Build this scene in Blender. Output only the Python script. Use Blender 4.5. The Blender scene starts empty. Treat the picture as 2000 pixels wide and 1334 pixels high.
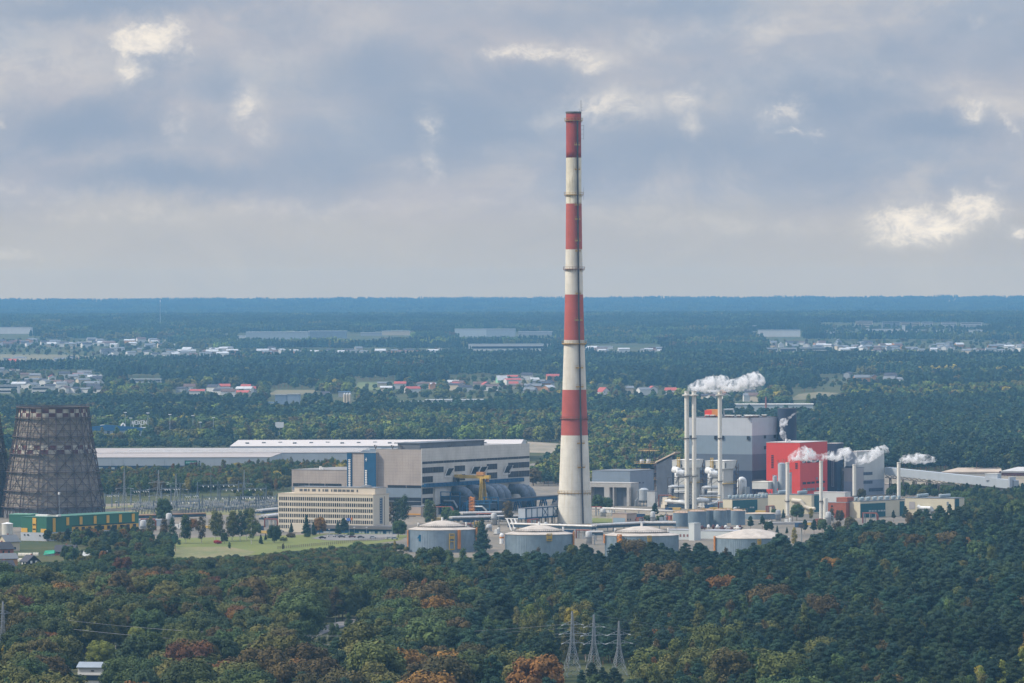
HAZE_D = 3.3e-5; HAZE_C = (0.26, 0.60, 1.0); HAZE_S = (0.19, 0.45, 0.82)
import bpy, bmesh, math, random
import numpy as np
from mathutils import Matrix, Vector, Euler
S = bpy.context.scene
COL = S.collection
R = math.radians
# ------------------------------------------------------------------ camera
F = 11563.0            # focal length in pixels of the 2000 px wide photograph
H = 139.2              # height of the viewpoint over the plant
cd = bpy.data.cameras.new('camera'); cam = bpy.data.objects.new('camera', cd); COL.objects.link(cam)
cd.sensor_width = 36.0; cd.lens = F/2000*36.0; cd.clip_start = 5; cd.clip_end = 90000
PITCH = math.atan(92/F); ROLL = R(-0.17)
CM = Euler((math.pi/2-PITCH, 0, 0)).to_matrix() @ Matrix.Rotation(ROLL, 3, 'Z')
cam.matrix_world = Matrix.Translation((0, 0, H)) @ CM.to_4x4()
S.camera = cam
S.render.engine = 'CYCLES'
S.view_settings.view_transform = 'Standard'; S.view_settings.look = 'None'
S.view_settings.exposure = 0.0; S.view_settings.gamma = 1.0; S.view_settings.use_curve_mapping = False
cy = S.cycles
cy.max_bounces = 6; cy.diffuse_bounces = 2; cy.glossy_bounces = 2; cy.transmission_bounces = 3; cy.volume_bounces = 3
cy.transparent_max_bounces = 12; cy.use_denoising = True; cy.caustics_reflective = False; cy.caustics_refractive = False
cy.use_adaptive_sampling = True; cy.adaptive_threshold = 0.02
cy.volume_step_rate = 1.0; cy.volume_max_steps = 256

# ------------------------------------------------------------------ node helpers
class N:
    def __init__(s, nt): s.nt = nt
    def new(s, t, **kw):
        n = s.nt.nodes.new(t)
        for k, v in kw.items(): setattr(n, k, v)
        return n
    def put(s, sock, v):
        if isinstance(v, bpy.types.NodeSocket): s.nt.links.new(v, sock)
        elif v is not None: sock.default_value = v
    def m(s, op, a, b=None, c=None, clamp=False):
        n = s.new('ShaderNodeMath', operation=op, use_clamp=clamp)
        s.put(n.inputs[0], a); s.put(n.inputs[1], b)
        if c is not None: s.put(n.inputs[2], c)
        return n.outputs[0]
    def vm(s, op, a, b=None):
        n = s.new('ShaderNodeVectorMath', operation=op)
        s.put(n.inputs[0], a)
        if b is not None: s.put(n.inputs[1], b)
        return n.outputs['Value'] if op in ('LENGTH', 'DOT_PRODUCT') else n.outputs[0]
    def rng(s, v, a, b, c=0.0, d=1.0, smooth=False):
        n = s.new('ShaderNodeMapRange'); n.interpolation_type = 'SMOOTHSTEP' if smooth else 'LINEAR'
        s.put(n.inputs[0], v); s.put(n.inputs[1], a); s.put(n.inputs[2], b); s.put(n.inputs[3], c); s.put(n.inputs[4], d)
        return n.outputs[0]
    def noise(s, vec, scale, detail=2.0, rough=0.5, dist=0.0):
        n = s.new('ShaderNodeTexNoise'); s.put(n.inputs['Vector'], vec)
        n.inputs['Scale'].default_value = scale; n.inputs['Detail'].default_value = detail
        n.inputs['Roughness'].default_value = rough; n.inputs['Distortion'].default_value = dist
        return n.outputs['Fac']
    def mix(s, f, a, b, mode='MIX'):
        n = s.new('ShaderNodeMix', data_type='RGBA', blend_type=mode)
        s.put(n.inputs[0], f)
        for i, v in ((6, a), (7, b)):
            s.put(n.inputs[i], v if isinstance(v, bpy.types.NodeSocket) else (*v, 1.0))
        return n.outputs[2]
    def scale(s, vec, xyz, loc=(0, 0, 0)):
        n = s.new('ShaderNodeMapping'); s.put(n.inputs[0], vec)
        n.inputs[1].default_value = loc; n.inputs[3].default_value = xyz
        return n.outputs[0]

# ------------------------------------------------------------------ world: hazy broken cloud
SUN_EL, SUN_AZ = R(44), R(-98)       # azimuth measured from +Y towards +X : behind left shoulder
w = bpy.data.worlds.new('World'); S.world = w; w.use_nodes = True
nt = w.node_tree; nt.nodes.clear(); n = N(nt)
sky = n.new('ShaderNodeTexSky', sky_type='NISHITA', sun_disc=False)
sky.sun_elevation = SUN_EL; sky.sun_rotation = SUN_AZ; sky.altitude = 200; sky.air_density = 1.0; sky.dust_density = 2.0
tc = n.new('ShaderNodeTexCoord'); sp = n.new('ShaderNodeSeparateXYZ'); nt.links.new(tc.outputs['Generated'], sp.inputs[0])
az = n.m('ARCTAN2', sp.outputs[0], sp.outputs[1]); el = sp.outputs[2]
cb = n.new('ShaderNodeCombineXYZ')
nt.links.new(n.m('MULTIPLY', az, F/1000), cb.inputs[0]); nt.links.new(n.m('MULTIPLY', el, F/1000), cb.inputs[1])
P = cb.outputs[0]                      # 1 unit = 4.95 degrees
elu = n.m('MULTIPLY', el, F/1000)
Pw = n.vm('ADD', P, n.vm('SCALE', n.new('ShaderNodeTexNoise').outputs['Color']) if False else (0, 0, 0))
big = n.noise(n.scale(P, (0.75, 1.9, 1), (3.1, 0.4, 0)), 1.35, 5.0, 0.52, 0.25)
det = n.noise(n.scale(P, (1.0, 1.7, 1), (7.3, 2.2, 1)), 6.5, 7.0, 0.62, 0.3)
big2 = n.noise(n.scale(P, (0.6, 1.6, 1), (-5.0, 1.0, 4)), 3.1, 6.0, 0.55, 0.35)
greys = n.mix(n.rng(n.m('ADD', n.m('MULTIPLY', big, 0.7), n.m('MULTIPLY', big2, 0.3)), 0.38, 0.63, smooth=True), (0.365, 0.445, 0.58), (0.50, 0.512, 0.59))
med = n.noise(n.scale(P, (0.8, 1.35, 1), (11.0, 3.2, 7)), 3.4, 9.0, 0.60, 0.55)
greys = n.mix(n.rng(det, 0.42, 0.72, 0.0, 0.30, smooth=True), greys, (0.60, 0.60, 0.63))
greys = n.mix(n.rng(med, 0.50, 0.66, 0.0, 0.50, smooth=True), greys, (0.64, 0.625, 0.64))
greys = n.mix(n.rng(med, 0.47, 0.33, 0.0, 0.55, smooth=True), greys, (0.32, 0.405, 0.55))
# even pale band that lies over the horizon
hb = n.rng(n.m('ADD', elu, n.m('MULTIPLY', n.m('SUBTRACT', big2, 0.5), 0.16)), 0.22, 0.13, 0, 1, smooth=True)
greys = n.mix(n.m('MULTIPLY', hb, 0.75), greys, (0.505, 0.52, 0.562))
# sunlit cumulus heads: (x, y, half width, half height, gain) in thousandths of the pixel frame
BL = [(300, 82, 92, 46, 1.1), (265, 128, 42, 54, .7), (75, 125, 200, 66, .30), (490, 205, 46, 54, .66), (505, 250, 40, 40, .34), (345, 240, 26, 44, .5), (428, 200, 34, 20, .25), (512, 90, 130, 60, .18),
      (845, 250, 34, 52, .5), (850, 330, 26, 50, .46), (800, 328, 30, 14, .22), (950, 305, 20, 14, .2), (855, 168, 34, 28, .2), (0, 245, 14, 12, .5),
      (1075, 106, 130, 22, .78), (975, 112, 40, 18, .6), (1160, 122, 64, 22, .55), (1190, 205, 96, 36, .62), (1320, 195, 50, 28, .58), (1352, 240, 24, 36, .52), (1085, 235, 50, 20, .34),
      (1530, 225, 50, 30, .66), (1568, 268, 36, 9, .6), (1480, 130, 40, 24, .25), (1480, 62, 130, 26, .32), (1296, 80, 70, 22, .26), (1915, 222, 84, 32, .62), (1978, 250, 20, 34, .6), (1720, 190, 130, 50, .18), (1840, 180, 80, 40, .2),
      (1800, 438, 125, 46, 1.0), (1895, 415, 100, 38, .9), (1722, 455, 44, 26, .6), (1995, 455, 34, 18, .8), (1965, 408, 44, 20, .4), (1945, 364, 20, 10, .4), (1912, 36, 24, 18, .3),
      (940, 392, 70, 16, .28), (1220, 405, 230, 46, .20), (1430, 445, 200, 30, .22), (80, 375, 190, 28, .30), (250, 425, 200, 20, .26), (130, 378, 60, 14, .28), (560, 412, 320, 16, .18), (30, 500, 50, 12, .28), (1600, 150, 200, 60, .14), (660, 60, 160, 50, .14)]
wob = n.new('ShaderNodeTexNoise'); n.put(wob.inputs['Vector'], P); wob.inputs['Scale'].default_value = 9.0; wob.inputs['Detail'].default_value = 9.0; wob.inputs['Roughness'].default_value = 0.66
Pd = n.vm('ADD', P, n.vm('MULTIPLY', n.vm('SUBTRACT', wob.outputs['Color'], (0.5, 0.5, 0.5)), (0.15, 0.10, 0)))
fine = n.noise(n.scale(P, (1.0, 1.5, 1), (1.3, 5.2, 2)), 16.0, 8.0, 0.68, 0.5)
acc = hard = None
for (bx, by, bw, bh, g) in BL:
    v = n.vm('MULTIPLY', n.vm('SUBTRACT', Pd, ((bx-1000)/1000, (578-by)/1000, 0)), (1000/bw, 1000/bh, 0)); L_ = n.vm('LENGTH', v)
    m_ = n.rng(L_, 1.45, 0.1, 0, min(.5, g*.7), smooth=True); acc = m_ if acc is None else n.m('MAXIMUM', acc, m_)
    if g >= .42:
        h_ = n.rng(L_, 1.3, 0.3, 0, g); hard = h_ if hard is None else n.m('MAXIMUM', hard, h_)
soft = n.m('MULTIPLY', acc, n.rng(n.m('ADD', n.m('MULTIPLY', det, 0.5), n.m('MULTIPLY', fine, 0.5)), 0.38, 0.58, 0.3, 1.0, smooth=True), clamp=True)
crisp = n.m('MULTIPLY', n.rng(n.m('ADD', hard, n.m('MULTIPLY', n.m('SUBTRACT', fine, 0.5), 1.5)), 0.14, 0.95, 0, 1, smooth=True), n.rng(hard, 0.1, 1.0, 0.35, 1.0))
lit = n.m('MAXIMUM', soft, crisp)
lc = n.mix(n.rng(n.m('ADD', n.m('MULTIPLY', fine, 0.6), n.m('MULTIPLY', det, 0.4)), 0.40, 0.60, smooth=True), (0.72, 0.70, 0.71), (1.0, 0.92, 0.83))
col = n.mix(lit, greys, lc)
# darker blue-grey folds
DK = [(560, 60, 120, 60, .5), (1100, 40, 200, 40, .5), (430, 160, 60, 60, .5), (180, 250, 230, 60, .95), (330, 345, 300, 52, .9), (620, 330, 200, 80, .6), (1050, 165, 150, 50, .75), (880, 240, 190, 130, .7), (1650, 205, 210, 50, .85), (1830, 250, 190, 42, .95), (200, 12, 330, 40, .85), (700, 130, 150, 80, .6), (1330, 290, 260, 80, .65), (1300, 20, 260, 30, .6), (1750, 120, 150, 50, .4), (1950, 130, 80, 60, .4), (1600, 330, 200, 40, .4)]
ad = None
for (bx, by, bw, bh, g) in DK:
    v = n.vm('MULTIPLY', n.vm('SUBTRACT', Pd, ((bx-1000)/1000, (578-by)/1000, 0)), (1000/bw, 1000/bh, 0))
    m_ = n.rng(n.vm('LENGTH', v), 1.3, 0.1, 0, g, smooth=True)
    ad = m_ if ad is None else n.m('MAXIMUM', ad, m_)
col = n.mix(n.m('MULTIPLY', ad, n.m('SUBTRACT', 1.0, lit)), col, (0.305, 0.395, 0.545))
# brighter towards the zenith
zen = n.rng(el, 0.10, 0.75, 1.0, 3.0)
# low sky: colour warmed and brightened in advance to cancel the haze layer's tint
ele = n.m('MAXIMUM', el, 0.0045); path = n.m('DIVIDE', 129.0, ele); Tr = n.m('EXPONENT', n.m('MULTIPLY', path, -HAZE_D))
rear = n.rng(sp.outputs[1], -0.5, 0.3, 0.78, 1.0)
zen = n.m('MULTIPLY', zen, rear)
g3 = n.new('ShaderNodeCombineXYZ')
for i in range(3): n.put(g3.inputs[i], zen)
col = n.vm('MULTIPLY', col, g3.outputs[0])
t3 = n.new('ShaderNodeCombineXYZ'); om = n.m('SUBTRACT', 1.0, Tr)
for i, c_ in enumerate(HAZE_S): n.put(t3.inputs[i], n.m('MULTIPLY', om, c_))
i3 = n.new('ShaderNodeCombineXYZ'); iv = n.m('DIVIDE', 1.0, Tr)
for i in range(3): n.put(i3.inputs[i], iv)
col = n.vm('MAXIMUM', n.vm('MULTIPLY', n.vm('SUBTRACT', col, t3.outputs[0]), i3.outputs[0]), (0.05, 0.05, 0.05))
skys = n.vm('MULTIPLY', sky.outputs[0], (0.10, 0.10, 0.10))
fin = n.mix(0.9, skys, col)
bg = n.new('ShaderNodeBackground'); n.put(bg.inputs[0], fin); bg.inputs[1].default_value = 1.0
out = n.new('ShaderNodeOutputWorld'); nt.links.new(bg.outputs[0], out.inputs[0])
w.cycles.sampling_method = 'MANUAL'; w.cycles.sample_map_resolution = 512

sl = bpy.data.lights.new('sun', 'SUN'); sl.energy = 4.2; sl.angle = R(4); sl.color = (1.0, 0.90, 0.76)
sun = bpy.data.objects.new('sun', sl); COL.objects.link(sun)
sd = Vector((math.sin(SUN_AZ)*math.cos(SUN_EL), math.cos(SUN_AZ)*math.cos(SUN_EL), math.sin(SUN_EL)))
sun.rotation_euler = sd.to_track_quat('Z', 'Y').to_euler(); sun.location = (0, 0, 900)

# ------------------------------------------------------------------ geometry of view and terrain
ZT = [(-500, 0), (5853, 0)] + [(D, H-(y-575)*D/F) for y, D in ((800, 6900), (750, 8400), (700, 10500), (670, 12200), (650, 13500), (630, 15500), (620, 17600))] + [(19000, 62), (22000, 66), (26000, H-13.0*26000/F), (28500, 50)]
ZD = [a for a, b in ZT]; ZZ = [b for a, b in ZT]
def tz(D): return float(np.interp(D, ZD, ZZ))
def ray(px, py):
    d = CM @ Vector(((px-1000)/F, -(py-667)/F, -1.0))
    return d/d.y
def G(px, py):
    """ground point seen at pixel (px, py)"""
    d = ray(px, py); lo, hi = 300.0, 26000.0
    if H+d.z*hi > tz(hi): return Vector((d.x*hi, hi, tz(hi)))
    for _ in range(44):
        mid = (lo+hi)/2
        if H+d.z*mid > tz(mid): lo = mid
        else: hi = mid
    return Vector((d.x*lo, lo, tz(lo)))
def PD(px, py, D):
    d = ray(px, py); return Vector((d.x*D, D, H+d.z*D))
def sc(D): return F/D

# ------------------------------------------------------------------ materials
MATS = {}
def mat(name, col, rough=0.8, metal=0.0, var=0.12, nscale=0.15, streak=0.0, spec=0.3, lines=None, stain=None, linec=0.6):
    """painted or weathered surface: base colour, cloudy variation, vertical streaks, joint lines (dx, dz) in metres"""
    if name in MATS: return MATS[name]
    m = bpy.data.materials.new(name); m.use_nodes = True; nt = m.node_tree; n = N(nt)
    b = nt.nodes['Principled BSDF']
    tc = n.new('ShaderNodeTexCoord'); V = tc.outputs['Object']
    c = (*col, 1) if var == 0 and not streak and not lines and not stain else None
    if c is None:
        f = n.noise(V, nscale, 5.0, 0.6)
        c = n.mix(n.rng(f, 0.3, 0.7), tuple(x*(1-var) for x in col), tuple(min(1, x*(1+var)) for x in col))
        if streak:
            s_ = n.noise(n.scale(V, (1.0, 1.0, 0.06)), 0.9, 4.0, 0.65)
            c = n.mix(n.rng(s_, 0.50, 0.75, 0, streak), c, stain or tuple(x*0.55 for x in col))
        if lines:
            dx, dz = lines
            spx = n.new('ShaderNodeSeparateXYZ'); nt.links.new(V, spx.inputs[0])
            l = None
            for ax, d in ((0, dx), (1, dx), (2, dz)):
                if not d: continue
                fr = n.m('FRACT', n.m('DIVIDE', n.m('ADD', spx.outputs[ax], 500.13), d))
                k = n.m('LESS_THAN', fr, min(0.25, 0.22/d))
                if ax < 2:  # a joint drawn on this axis only where the face runs along it
                    nm = n.new('ShaderNodeNewGeometry'); tr = n.new('ShaderNodeVectorTransform', vector_type='NORMAL', convert_from='WORLD', convert_to='OBJECT')
                    nt.links.new(nm.outputs['Normal'], tr.inputs[0]); sn = n.new('ShaderNodeSeparateXYZ'); nt.links.new(tr.outputs[0], sn.inputs[0])
                    k = n.m('MULTIPLY', k, n.m('LESS_THAN', n.m('ABSOLUTE', sn.outputs[ax]), 0.7))
                l = k if l is None else n.m('MAXIMUM', l, k)
            c = n.mix(n.m('MULTIPLY', l, linec), c, tuple(x*0.45 for x in col))
    n.put(b.inputs['Base Color'], c)
    b.inputs['Roughness'].default_value = rough; b.inputs['Metallic'].default_value = metal
    b.inputs['Specular IOR Level'].default_value = spec
    MATS[name] = m; return m
def glass(name='window_glass', col=(0.03, 0.045, 0.06)):
    return mat(name, col, 0.25, 0.0, 0.35, 0.6, spec=0.5)

# ------------------------------------------------------------------ mesh builder
class MB:
    def __init__(s, mats=None): s.v = []; s.f = []; s.m = []; s.cur = 0; s.mats = list(mats or [])
    def use(s, m):
        if m not in s.mats: s.mats.append(m)
        s.cur = s.mats.index(m); return s
    def add(s, vs, fs):
        o = len(s.v); s.v += [tuple(v) for v in vs]; s.f += [tuple(i+o for i in f) for f in fs]; s.m += [s.cur]*len(fs); return s
    def box(s, x0, x1, y0, y1, z0, z1):
        return s.add([(x0, y0, z0), (x1, y0, z0), (x1, y1, z0), (x0, y1, z0), (x0, y0, z1), (x1, y0, z1), (x1, y1, z1), (x0, y1, z1)],
                     [(0, 3, 2, 1), (4, 5, 6, 7), (0, 1, 5, 4), (1, 2, 6, 5), (2, 3, 7, 6), (3, 0, 4, 7)])
    def quad(s, a, b, c, d): return s.add([a, b, c, d], [(0, 1, 2, 3)])
    def bar(s, p, q, w, h=None, k=4):
        """straight member from p to q, w thick"""
        p, q = Vector(p), Vector(q); d = q-p
        if d.length < 1e-6: return s
        d.normalize(); u = d.cross(Vector((0, 0, 1))) if abs(d.z) < 0.95 else d.cross(Vector((0, 1, 0)))
        u.normalize(); v = d.cross(u); h = h or w; vs = []
        for c in (p, q):
            for i in range(k):
                a = 2*math.pi*(i+0.5)/k; r = 1.414 if k == 4 else 1.0
                vs.append(c+u*(math.cos(a)*w/2*r)+v*(math.sin(a)*h/2*r))
        fs = [(i, (i+1) % k, k+(i+1) % k, k+i) for i in range(k)]+[tuple(range(k))[::-1], tuple(range(k, 2*k))]
        return s.add(vs, fs)
    def lathe(s, prof, k=32, cx=0, cy=0, cap=True, a0=0.0):
        """profile of (radius, z)"""
        vs = []
        for r, z in prof:
            for i in range(k):
                a = a0+2*math.pi*i/k; vs.append((cx+r*math.cos(a), cy+r*math.sin(a), z))
        fs = []
        for j in range(len(prof)-1):
            for i in range(k): fs.append((j*k+i, j*k+(i+1) % k, (j+1)*k+(i+1) % k, (j+1)*k+i))
        if cap: fs += [tuple(range(k))[::-1], tuple((len(prof)-1)*k+i for i in range(k))]
        return s.add(vs, fs)
    def tube(s, pts, r, k=10, r1=None):
        pts = [Vector(p) for p in pts]; vs = []; up = None
        for j, p in enumerate(pts):
            d = (pts[min(j+1, len(pts)-1)]-pts[max(j-1, 0)]).normalized()
            if up is None: up = d.orthogonal().normalized()
            up = (up-d*up.dot(d)).normalized(); v = d.cross(up)
            rr = r if r1 is None else r+(r1-r)*j/(len(pts)-1)
            for i in range(k):
                a = 2*math.pi*i/k; vs.append(p+up*(math.cos(a)*rr)+v*(math.sin(a)*rr))
        fs = [(j*k+i, j*k+(i+1) % k, (j+1)*k+(i+1) % k, (j+1)*k+i) for j in range(len(pts)-1) for i in range(k)]
        fs += [tuple(range(k))[::-1], tuple((len(pts)-1)*k+i for i in range(k))]
        return s.add(vs, fs)
    def prism(s, poly, z0, z1):
        k = len(poly)
        return s.add([(x, y, z0) for x, y in poly]+[(x, y, z1) for x, y in poly],
                     [(i, (i+1) % k, k+(i+1) % k, k+i) for i in range(k)]+[tuple(range(k))[::-1], tuple(range(k, 2*k))])
    def mesh(s, name):
        me = bpy.data.meshes.new(name); me.from_pydata(s.v, [], s.f)
        for m in s.mats: me.materials.append(m)
        if s.mats: me.polygons.foreach_set('material_index', s.m)
        me.update(); return me
    def build(s, name, m=None, parent=None, smooth=False, label=None):
        if m is not None: s.mats = [m] + s.mats if not s.mats else s.mats
        me = s.mesh(name)
        if smooth: me.shade_smooth()
        o = bpy.data.objects.new(name, me); COL.objects.link(o)
        if parent is not None: o.parent = parent
        if label: o['label'] = label
        return o
def tag(o, label=None, cat=None, group=None, kind=None):
    if label: o['label'] = label
    if cat: o['category'] = cat
    if group: o['group'] = group
    if kind: o['kind'] = kind
    return o
def empty(name, loc, rz=0.0, label=None, cat=None, group=None):
    o = bpy.data.objects.new(name, None); COL.objects.link(o); o.location = loc; o.rotation_euler = (0, 0, rz)
    o.empty_display_size = 1; return tag(o, label, cat, group)
def copy_tree(o, parent=None):
    c = o.copy(); COL.objects.link(c); c.parent = parent
    for ch in list(o.children): copy_tree(ch, c)
    return c
# ------------------------------------------------------------------ ground
def ground():
    rows = [100, 600, 1200] + list(np.arange(1600, 6000, 200)) + list(np.arange(6000, 18000, 350)) + list(np.arange(18000, 28501, 700))
    us = np.linspace(-1, 1, 41); vs = []; fs = []
    for D in rows:
        for u in us:
            x = u*(400+0.2*D); z = tz(D)
            if D > 24500: z += 5*math.sin(x/900.0+1.3)+3*math.sin(x/330.0)+2*math.sin(x/170.)
            vs.append((x, float(D), z))
    k = len(us)
    for j in range(len(rows)-1):
        for i in range(k-1): fs.append((j*k+i, j*k+i+1, (j+1)*k+i+1, (j+1)*k+i))
    m = bpy.data.materials.new('ground_cover'); m.use_nodes = True; n = N(m.node_tree); b = m.node_tree.nodes['Principled BSDF']
    V = n.new('ShaderNodeTexCoord').outputs['Object']
    a = n.noise(V, 0.012, 5, 0.6); c = n.noise(V, 0.12, 4, 0.6)
    col = n.mix(n.rng(a, 0.35, 0.65), (0.040, 0.062, 0.026), (0.085, 0.085, 0.038))
    col = n.mix(n.rng(c, 0.4, 0.75, 0, 0.5), col, (0.12, 0.10, 0.055))
    n.put(b.inputs['Base Color'], col); b.inputs['Roughness'].default_value = 1.0; b.inputs['Specular IOR Level'].default_value = 0.05
    me = bpy.data.meshes.new('ground'); me.from_pydata(vs, [], fs); me.materials.append(m)
    o = bpy.data.objects.new('ground', me); COL.objects.link(o)
    tag(o, 'dark green rolling ground reaching the wooded horizon', None, None, 'structure')
ground()

def wpoly(px):
    return [(G(x, y).x, G(x, y).y) for x, y in px]
def row_spans(poly, D):
    xs = []
    for (x0, y0), (x1, y1) in zip(poly, poly[1:]+poly[:1]):
        if (y0 <= D) != (y1 <= D): xs.append(x0+(x1-x0)*(D-y0)/(y1-y0))
    xs.sort(); return [(xs[i], xs[i+1]) for i in range(0, len(xs)-1, 2)]
def inside(poly, x, y):
    c = False
    for (x0, y0), (x1, y1) in zip(poly, poly[1:]+poly[:1]):
        if (y0 <= y) != (y1 <= y) and x < x0+(x1-x0)*(y-y0)/(y1-y0): c = not c
    return c
def sheet(name, px, m, lift=0.06, label=None, rows=14):
    """a ground sheet laid over the terrain inside an outline"""
    P_ = wpoly(px); y0 = min(p[1] for p in P_); y1 = max(p[1] for p in P_); e = (y1-y0)*1e-4
    ys = sorted(set([y0+e+(y1-y0-2*e)*i/rows for i in range(rows+1)]+[min(max(p[1], y0+e), y1-e) for p in P_])); b = MB([m])
    prev = None
    for y in ys:
        sp_ = row_spans(P_, y)
        if not sp_: prev = None; continue
        a, c = sp_[0][0], sp_[-1][1]
        if prev: b.quad((prev[0], prev[2], tz(prev[2])+lift), (prev[1], prev[2], tz(prev[2])+lift), (c, y, tz(y)+lift), (a, y, tz(y)+lift))
        prev = (a, c, y)
    o = b.build(name); tag(o, label, None, None, 'structure'); return o
def gmat(name, c1, c2, s=0.05, c3=None):
    if name in MATS: return MATS[name]
    m = bpy.data.materials.new(name); m.use_nodes = True; n = N(m.node_tree); b = m.node_tree.nodes['Principled BSDF']
    V = n.new('ShaderNodeTexCoord').outputs['Object']
    col = n.mix(n.rng(n.noise(n.scale(V, (1, .3, 1)), s, 6, 0.62), 0.35, 0.65), c1, c2)
    if c3: col = n.mix(n.rng(n.noise(V, s*6, 4, 0.6), 0.5, 0.7, 0, .7), col, c3)
    n.put(b.inputs['Base Color'], col); b.inputs['Roughness'].default_value = 0.95; b.inputs['Specular IOR Level'].default_value = 0.1
    MATS[name] = m; return m
YARD = gmat('yard_gravel', (0.13, 0.12, 0.105), (0.24, 0.20, 0.155), 0.03, (0.10, 0.11, 0.07))
LAWN = gmat('lawn_grass', (0.12, 0.145, 0.040), (0.16, 0.175, 0.055), 0.03, (0.18, 0.165, 0.07))
DRYG = gmat('dry_grass', (0.21, 0.18, 0.095), (0.13, 0.15, 0.06), 0.035, (0.28, 0.23, 0.14))
SAND = gmat('sand_bare', (0.30, 0.25, 0.19), (0.19, 0.17, 0.12), 0.03)
ASPH = gmat('asphalt', (0.16, 0.155, 0.15), (0.22, 0.205, 0.19), 0.05)
sheet('industrial_yard', [(780, 1092), (1560, 1072), (1960, 1030), (2060, 985), (2060, 930), (1520, 905), (1040, 905), (800, 960), (560, 975), (180, 985), (-60, 990), (-60, 1052), (250, 1052), (560, 1048), (760, 1062)], YARD, 0.05, 'grey gravel yard under the power plant')
sheet('meadow', [(330, 1064), (335, 1094), (480, 1086), (560, 1078), (700, 1066), (780, 1056), (800, 1046), (700, 1040), (560, 1046), (330, 1052)], LAWN, 0.12, 'green lawn before the beige office block')
sheet('dry_meadow', [(335, 1070), (345, 1096), (480, 1088), (500, 1078), (440, 1068)], DRYG, 0.18, 'dry yellow grass at the edge of the lawn')
sheet('car_park', [(608, 1052), (640, 1056), (740, 1056), (775, 1049), (775, 1044), (640, 1044)], ASPH, 0.22, 'grey car park in front of the office block')
sheet('substation_yard', [(190, 1006), (540, 1006), (545, 972), (195, 990)], DRYG, 0.13, 'yellowed grass beneath the switchyard')
sheet('bare_field', [(1030, 884), (1120, 886), (1110, 868), (1030, 862)], SAND, 0.1, 'bare tan field behind the concrete plant building')
sheet('sand_yard', [(1150, 1014), (1340, 1018), (1345, 996), (1150, 996)], SAND, 0.14, 'tan sandy yard beside the striped chimney')
sheet('grass_strip', [(1150, 1022), (1210, 1024), (1220, 1014), (1150, 1012)], LAWN, 0.2, 'small green lawn at the chimney foot')
sheet('woodyard', [(1735, 960), (2060, 965), (2060, 930), (1735, 938)], SAND, 0.12, 'pale yard beneath the long conveyor')
sheet('far_field', [(0, 706), (190, 710), (205, 700), (150, 693), (0, 692)], gmat('far_stubble', (.20, .17, .10), (.15, .14, .08), .01), 0.3, 'pale brown field before the far suburb')
sheet('far_field', [(1540, 782), (1600, 780), (1640, 768), (1600, 766), (1560, 770)], MATS['far_stubble'], 0.3, 'brown field behind the right hand woods')
sheet('far_field', [(955, 750), (1035, 750), (1030, 742), (965, 744)], MATS['far_stubble'], 0.3, 'pale field before the pale green cottage')
sheet('far_field', [(690, 762), (760, 764), (770, 748), (700, 747)], gmat('far_grass', (.12, .15, .06), (.16, .17, .07), .01), 0.3, 'light green clearing in the woods left of the chimney')
sheet('road', [(590, 1244), (640, 1222), (712, 1200), (712, 1212), (650, 1232), (600, 1252)], ASPH, 0.3, 'pale road showing between the foreground trees')
sheet('clearing', [(200, 1290), (330, 1284), (320, 1268), (210, 1272)], DRYG, 0.2, 'grassy clearing in the foreground wood')
sheet('far_field', [(520, 772), (610, 771), (625, 762), (540, 762)], MATS['far_stubble'], 0.3, 'small tan field left of the far green clearing')
sheet('far_field', [(1240, 732), (1330, 731), (1340, 725), (1250, 725)], MATS['far_grass'], 0.3, 'pale green meadow right of the chimney')
# ------------------------------------------------------------------ trees
def leaf_mat(name, tintvar=0.25, base=None):
    m = bpy.data.materials.new(name); m.use_nodes = True; nt = m.node_tree; n = N(nt); b = nt.nodes['Principled BSDF']
    at = n.new('ShaderNodeAttribute', attribute_type='INSTANCER', attribute_name='tint')
    V = n.new('ShaderNodeTexCoord').outputs['Object']
    f = n.noise(V, 0.30, 2, 0.5)
    c = n.mix(n.rng(f, 0.32, 0.68), (0.72, 0.76, 0.80), (1.28, 1.24, 1.16))
    c = n.mix(1.0, at.outputs['Color'], c, 'MULTIPLY'); c = n.vm('MULTIPLY', c, (1.10, 1.10, 1.05))
    n.put(b.inputs['Base Color'], c); b.inputs['Roughness'].default_value = 0.85; b.inputs['Specular IOR Level'].default_value = 0.12
    return m
LEAF = leaf_mat('foliage'); BARK = mat('bark', (0.13, 0.095, 0.07), 0.95, var=0.3, nscale=1.5); BARKW = mat('birch_bark', (0.5, 0.48, 0.44), 0.9, var=0.3, nscale=2.0)
BARKP = mat('pine_bark', (0.22, 0.11, 0.06), 0.95, var=0.3, nscale=1.5)
ICO_V = [Vector(v).normalized() for v in [(-1, 1.618, 0), (1, 1.618, 0), (-1, -1.618, 0), (1, -1.618, 0), (0, -1, 1.618), (0, 1, 1.618), (0, -1, -1.618), (0, 1, -1.618), (1.618, 0, -1), (1.618, 0, 1), (-1.618, 0, -1), (-1.618, 0, 1)]]
ICO_F = [(0, 11, 5), (0, 5, 1), (0, 1, 7), (0, 7, 10), (0, 10, 11), (1, 5, 9), (5, 11, 4), (11, 10, 2), (10, 7, 6), (7, 1, 8), (3, 9, 4), (3, 4, 2), (3, 2, 6), (3, 6, 8), (3, 8, 9), (4, 9, 5), (2, 4, 11), (6, 2, 10), (8, 6, 7), (9, 8, 1)]
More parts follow.
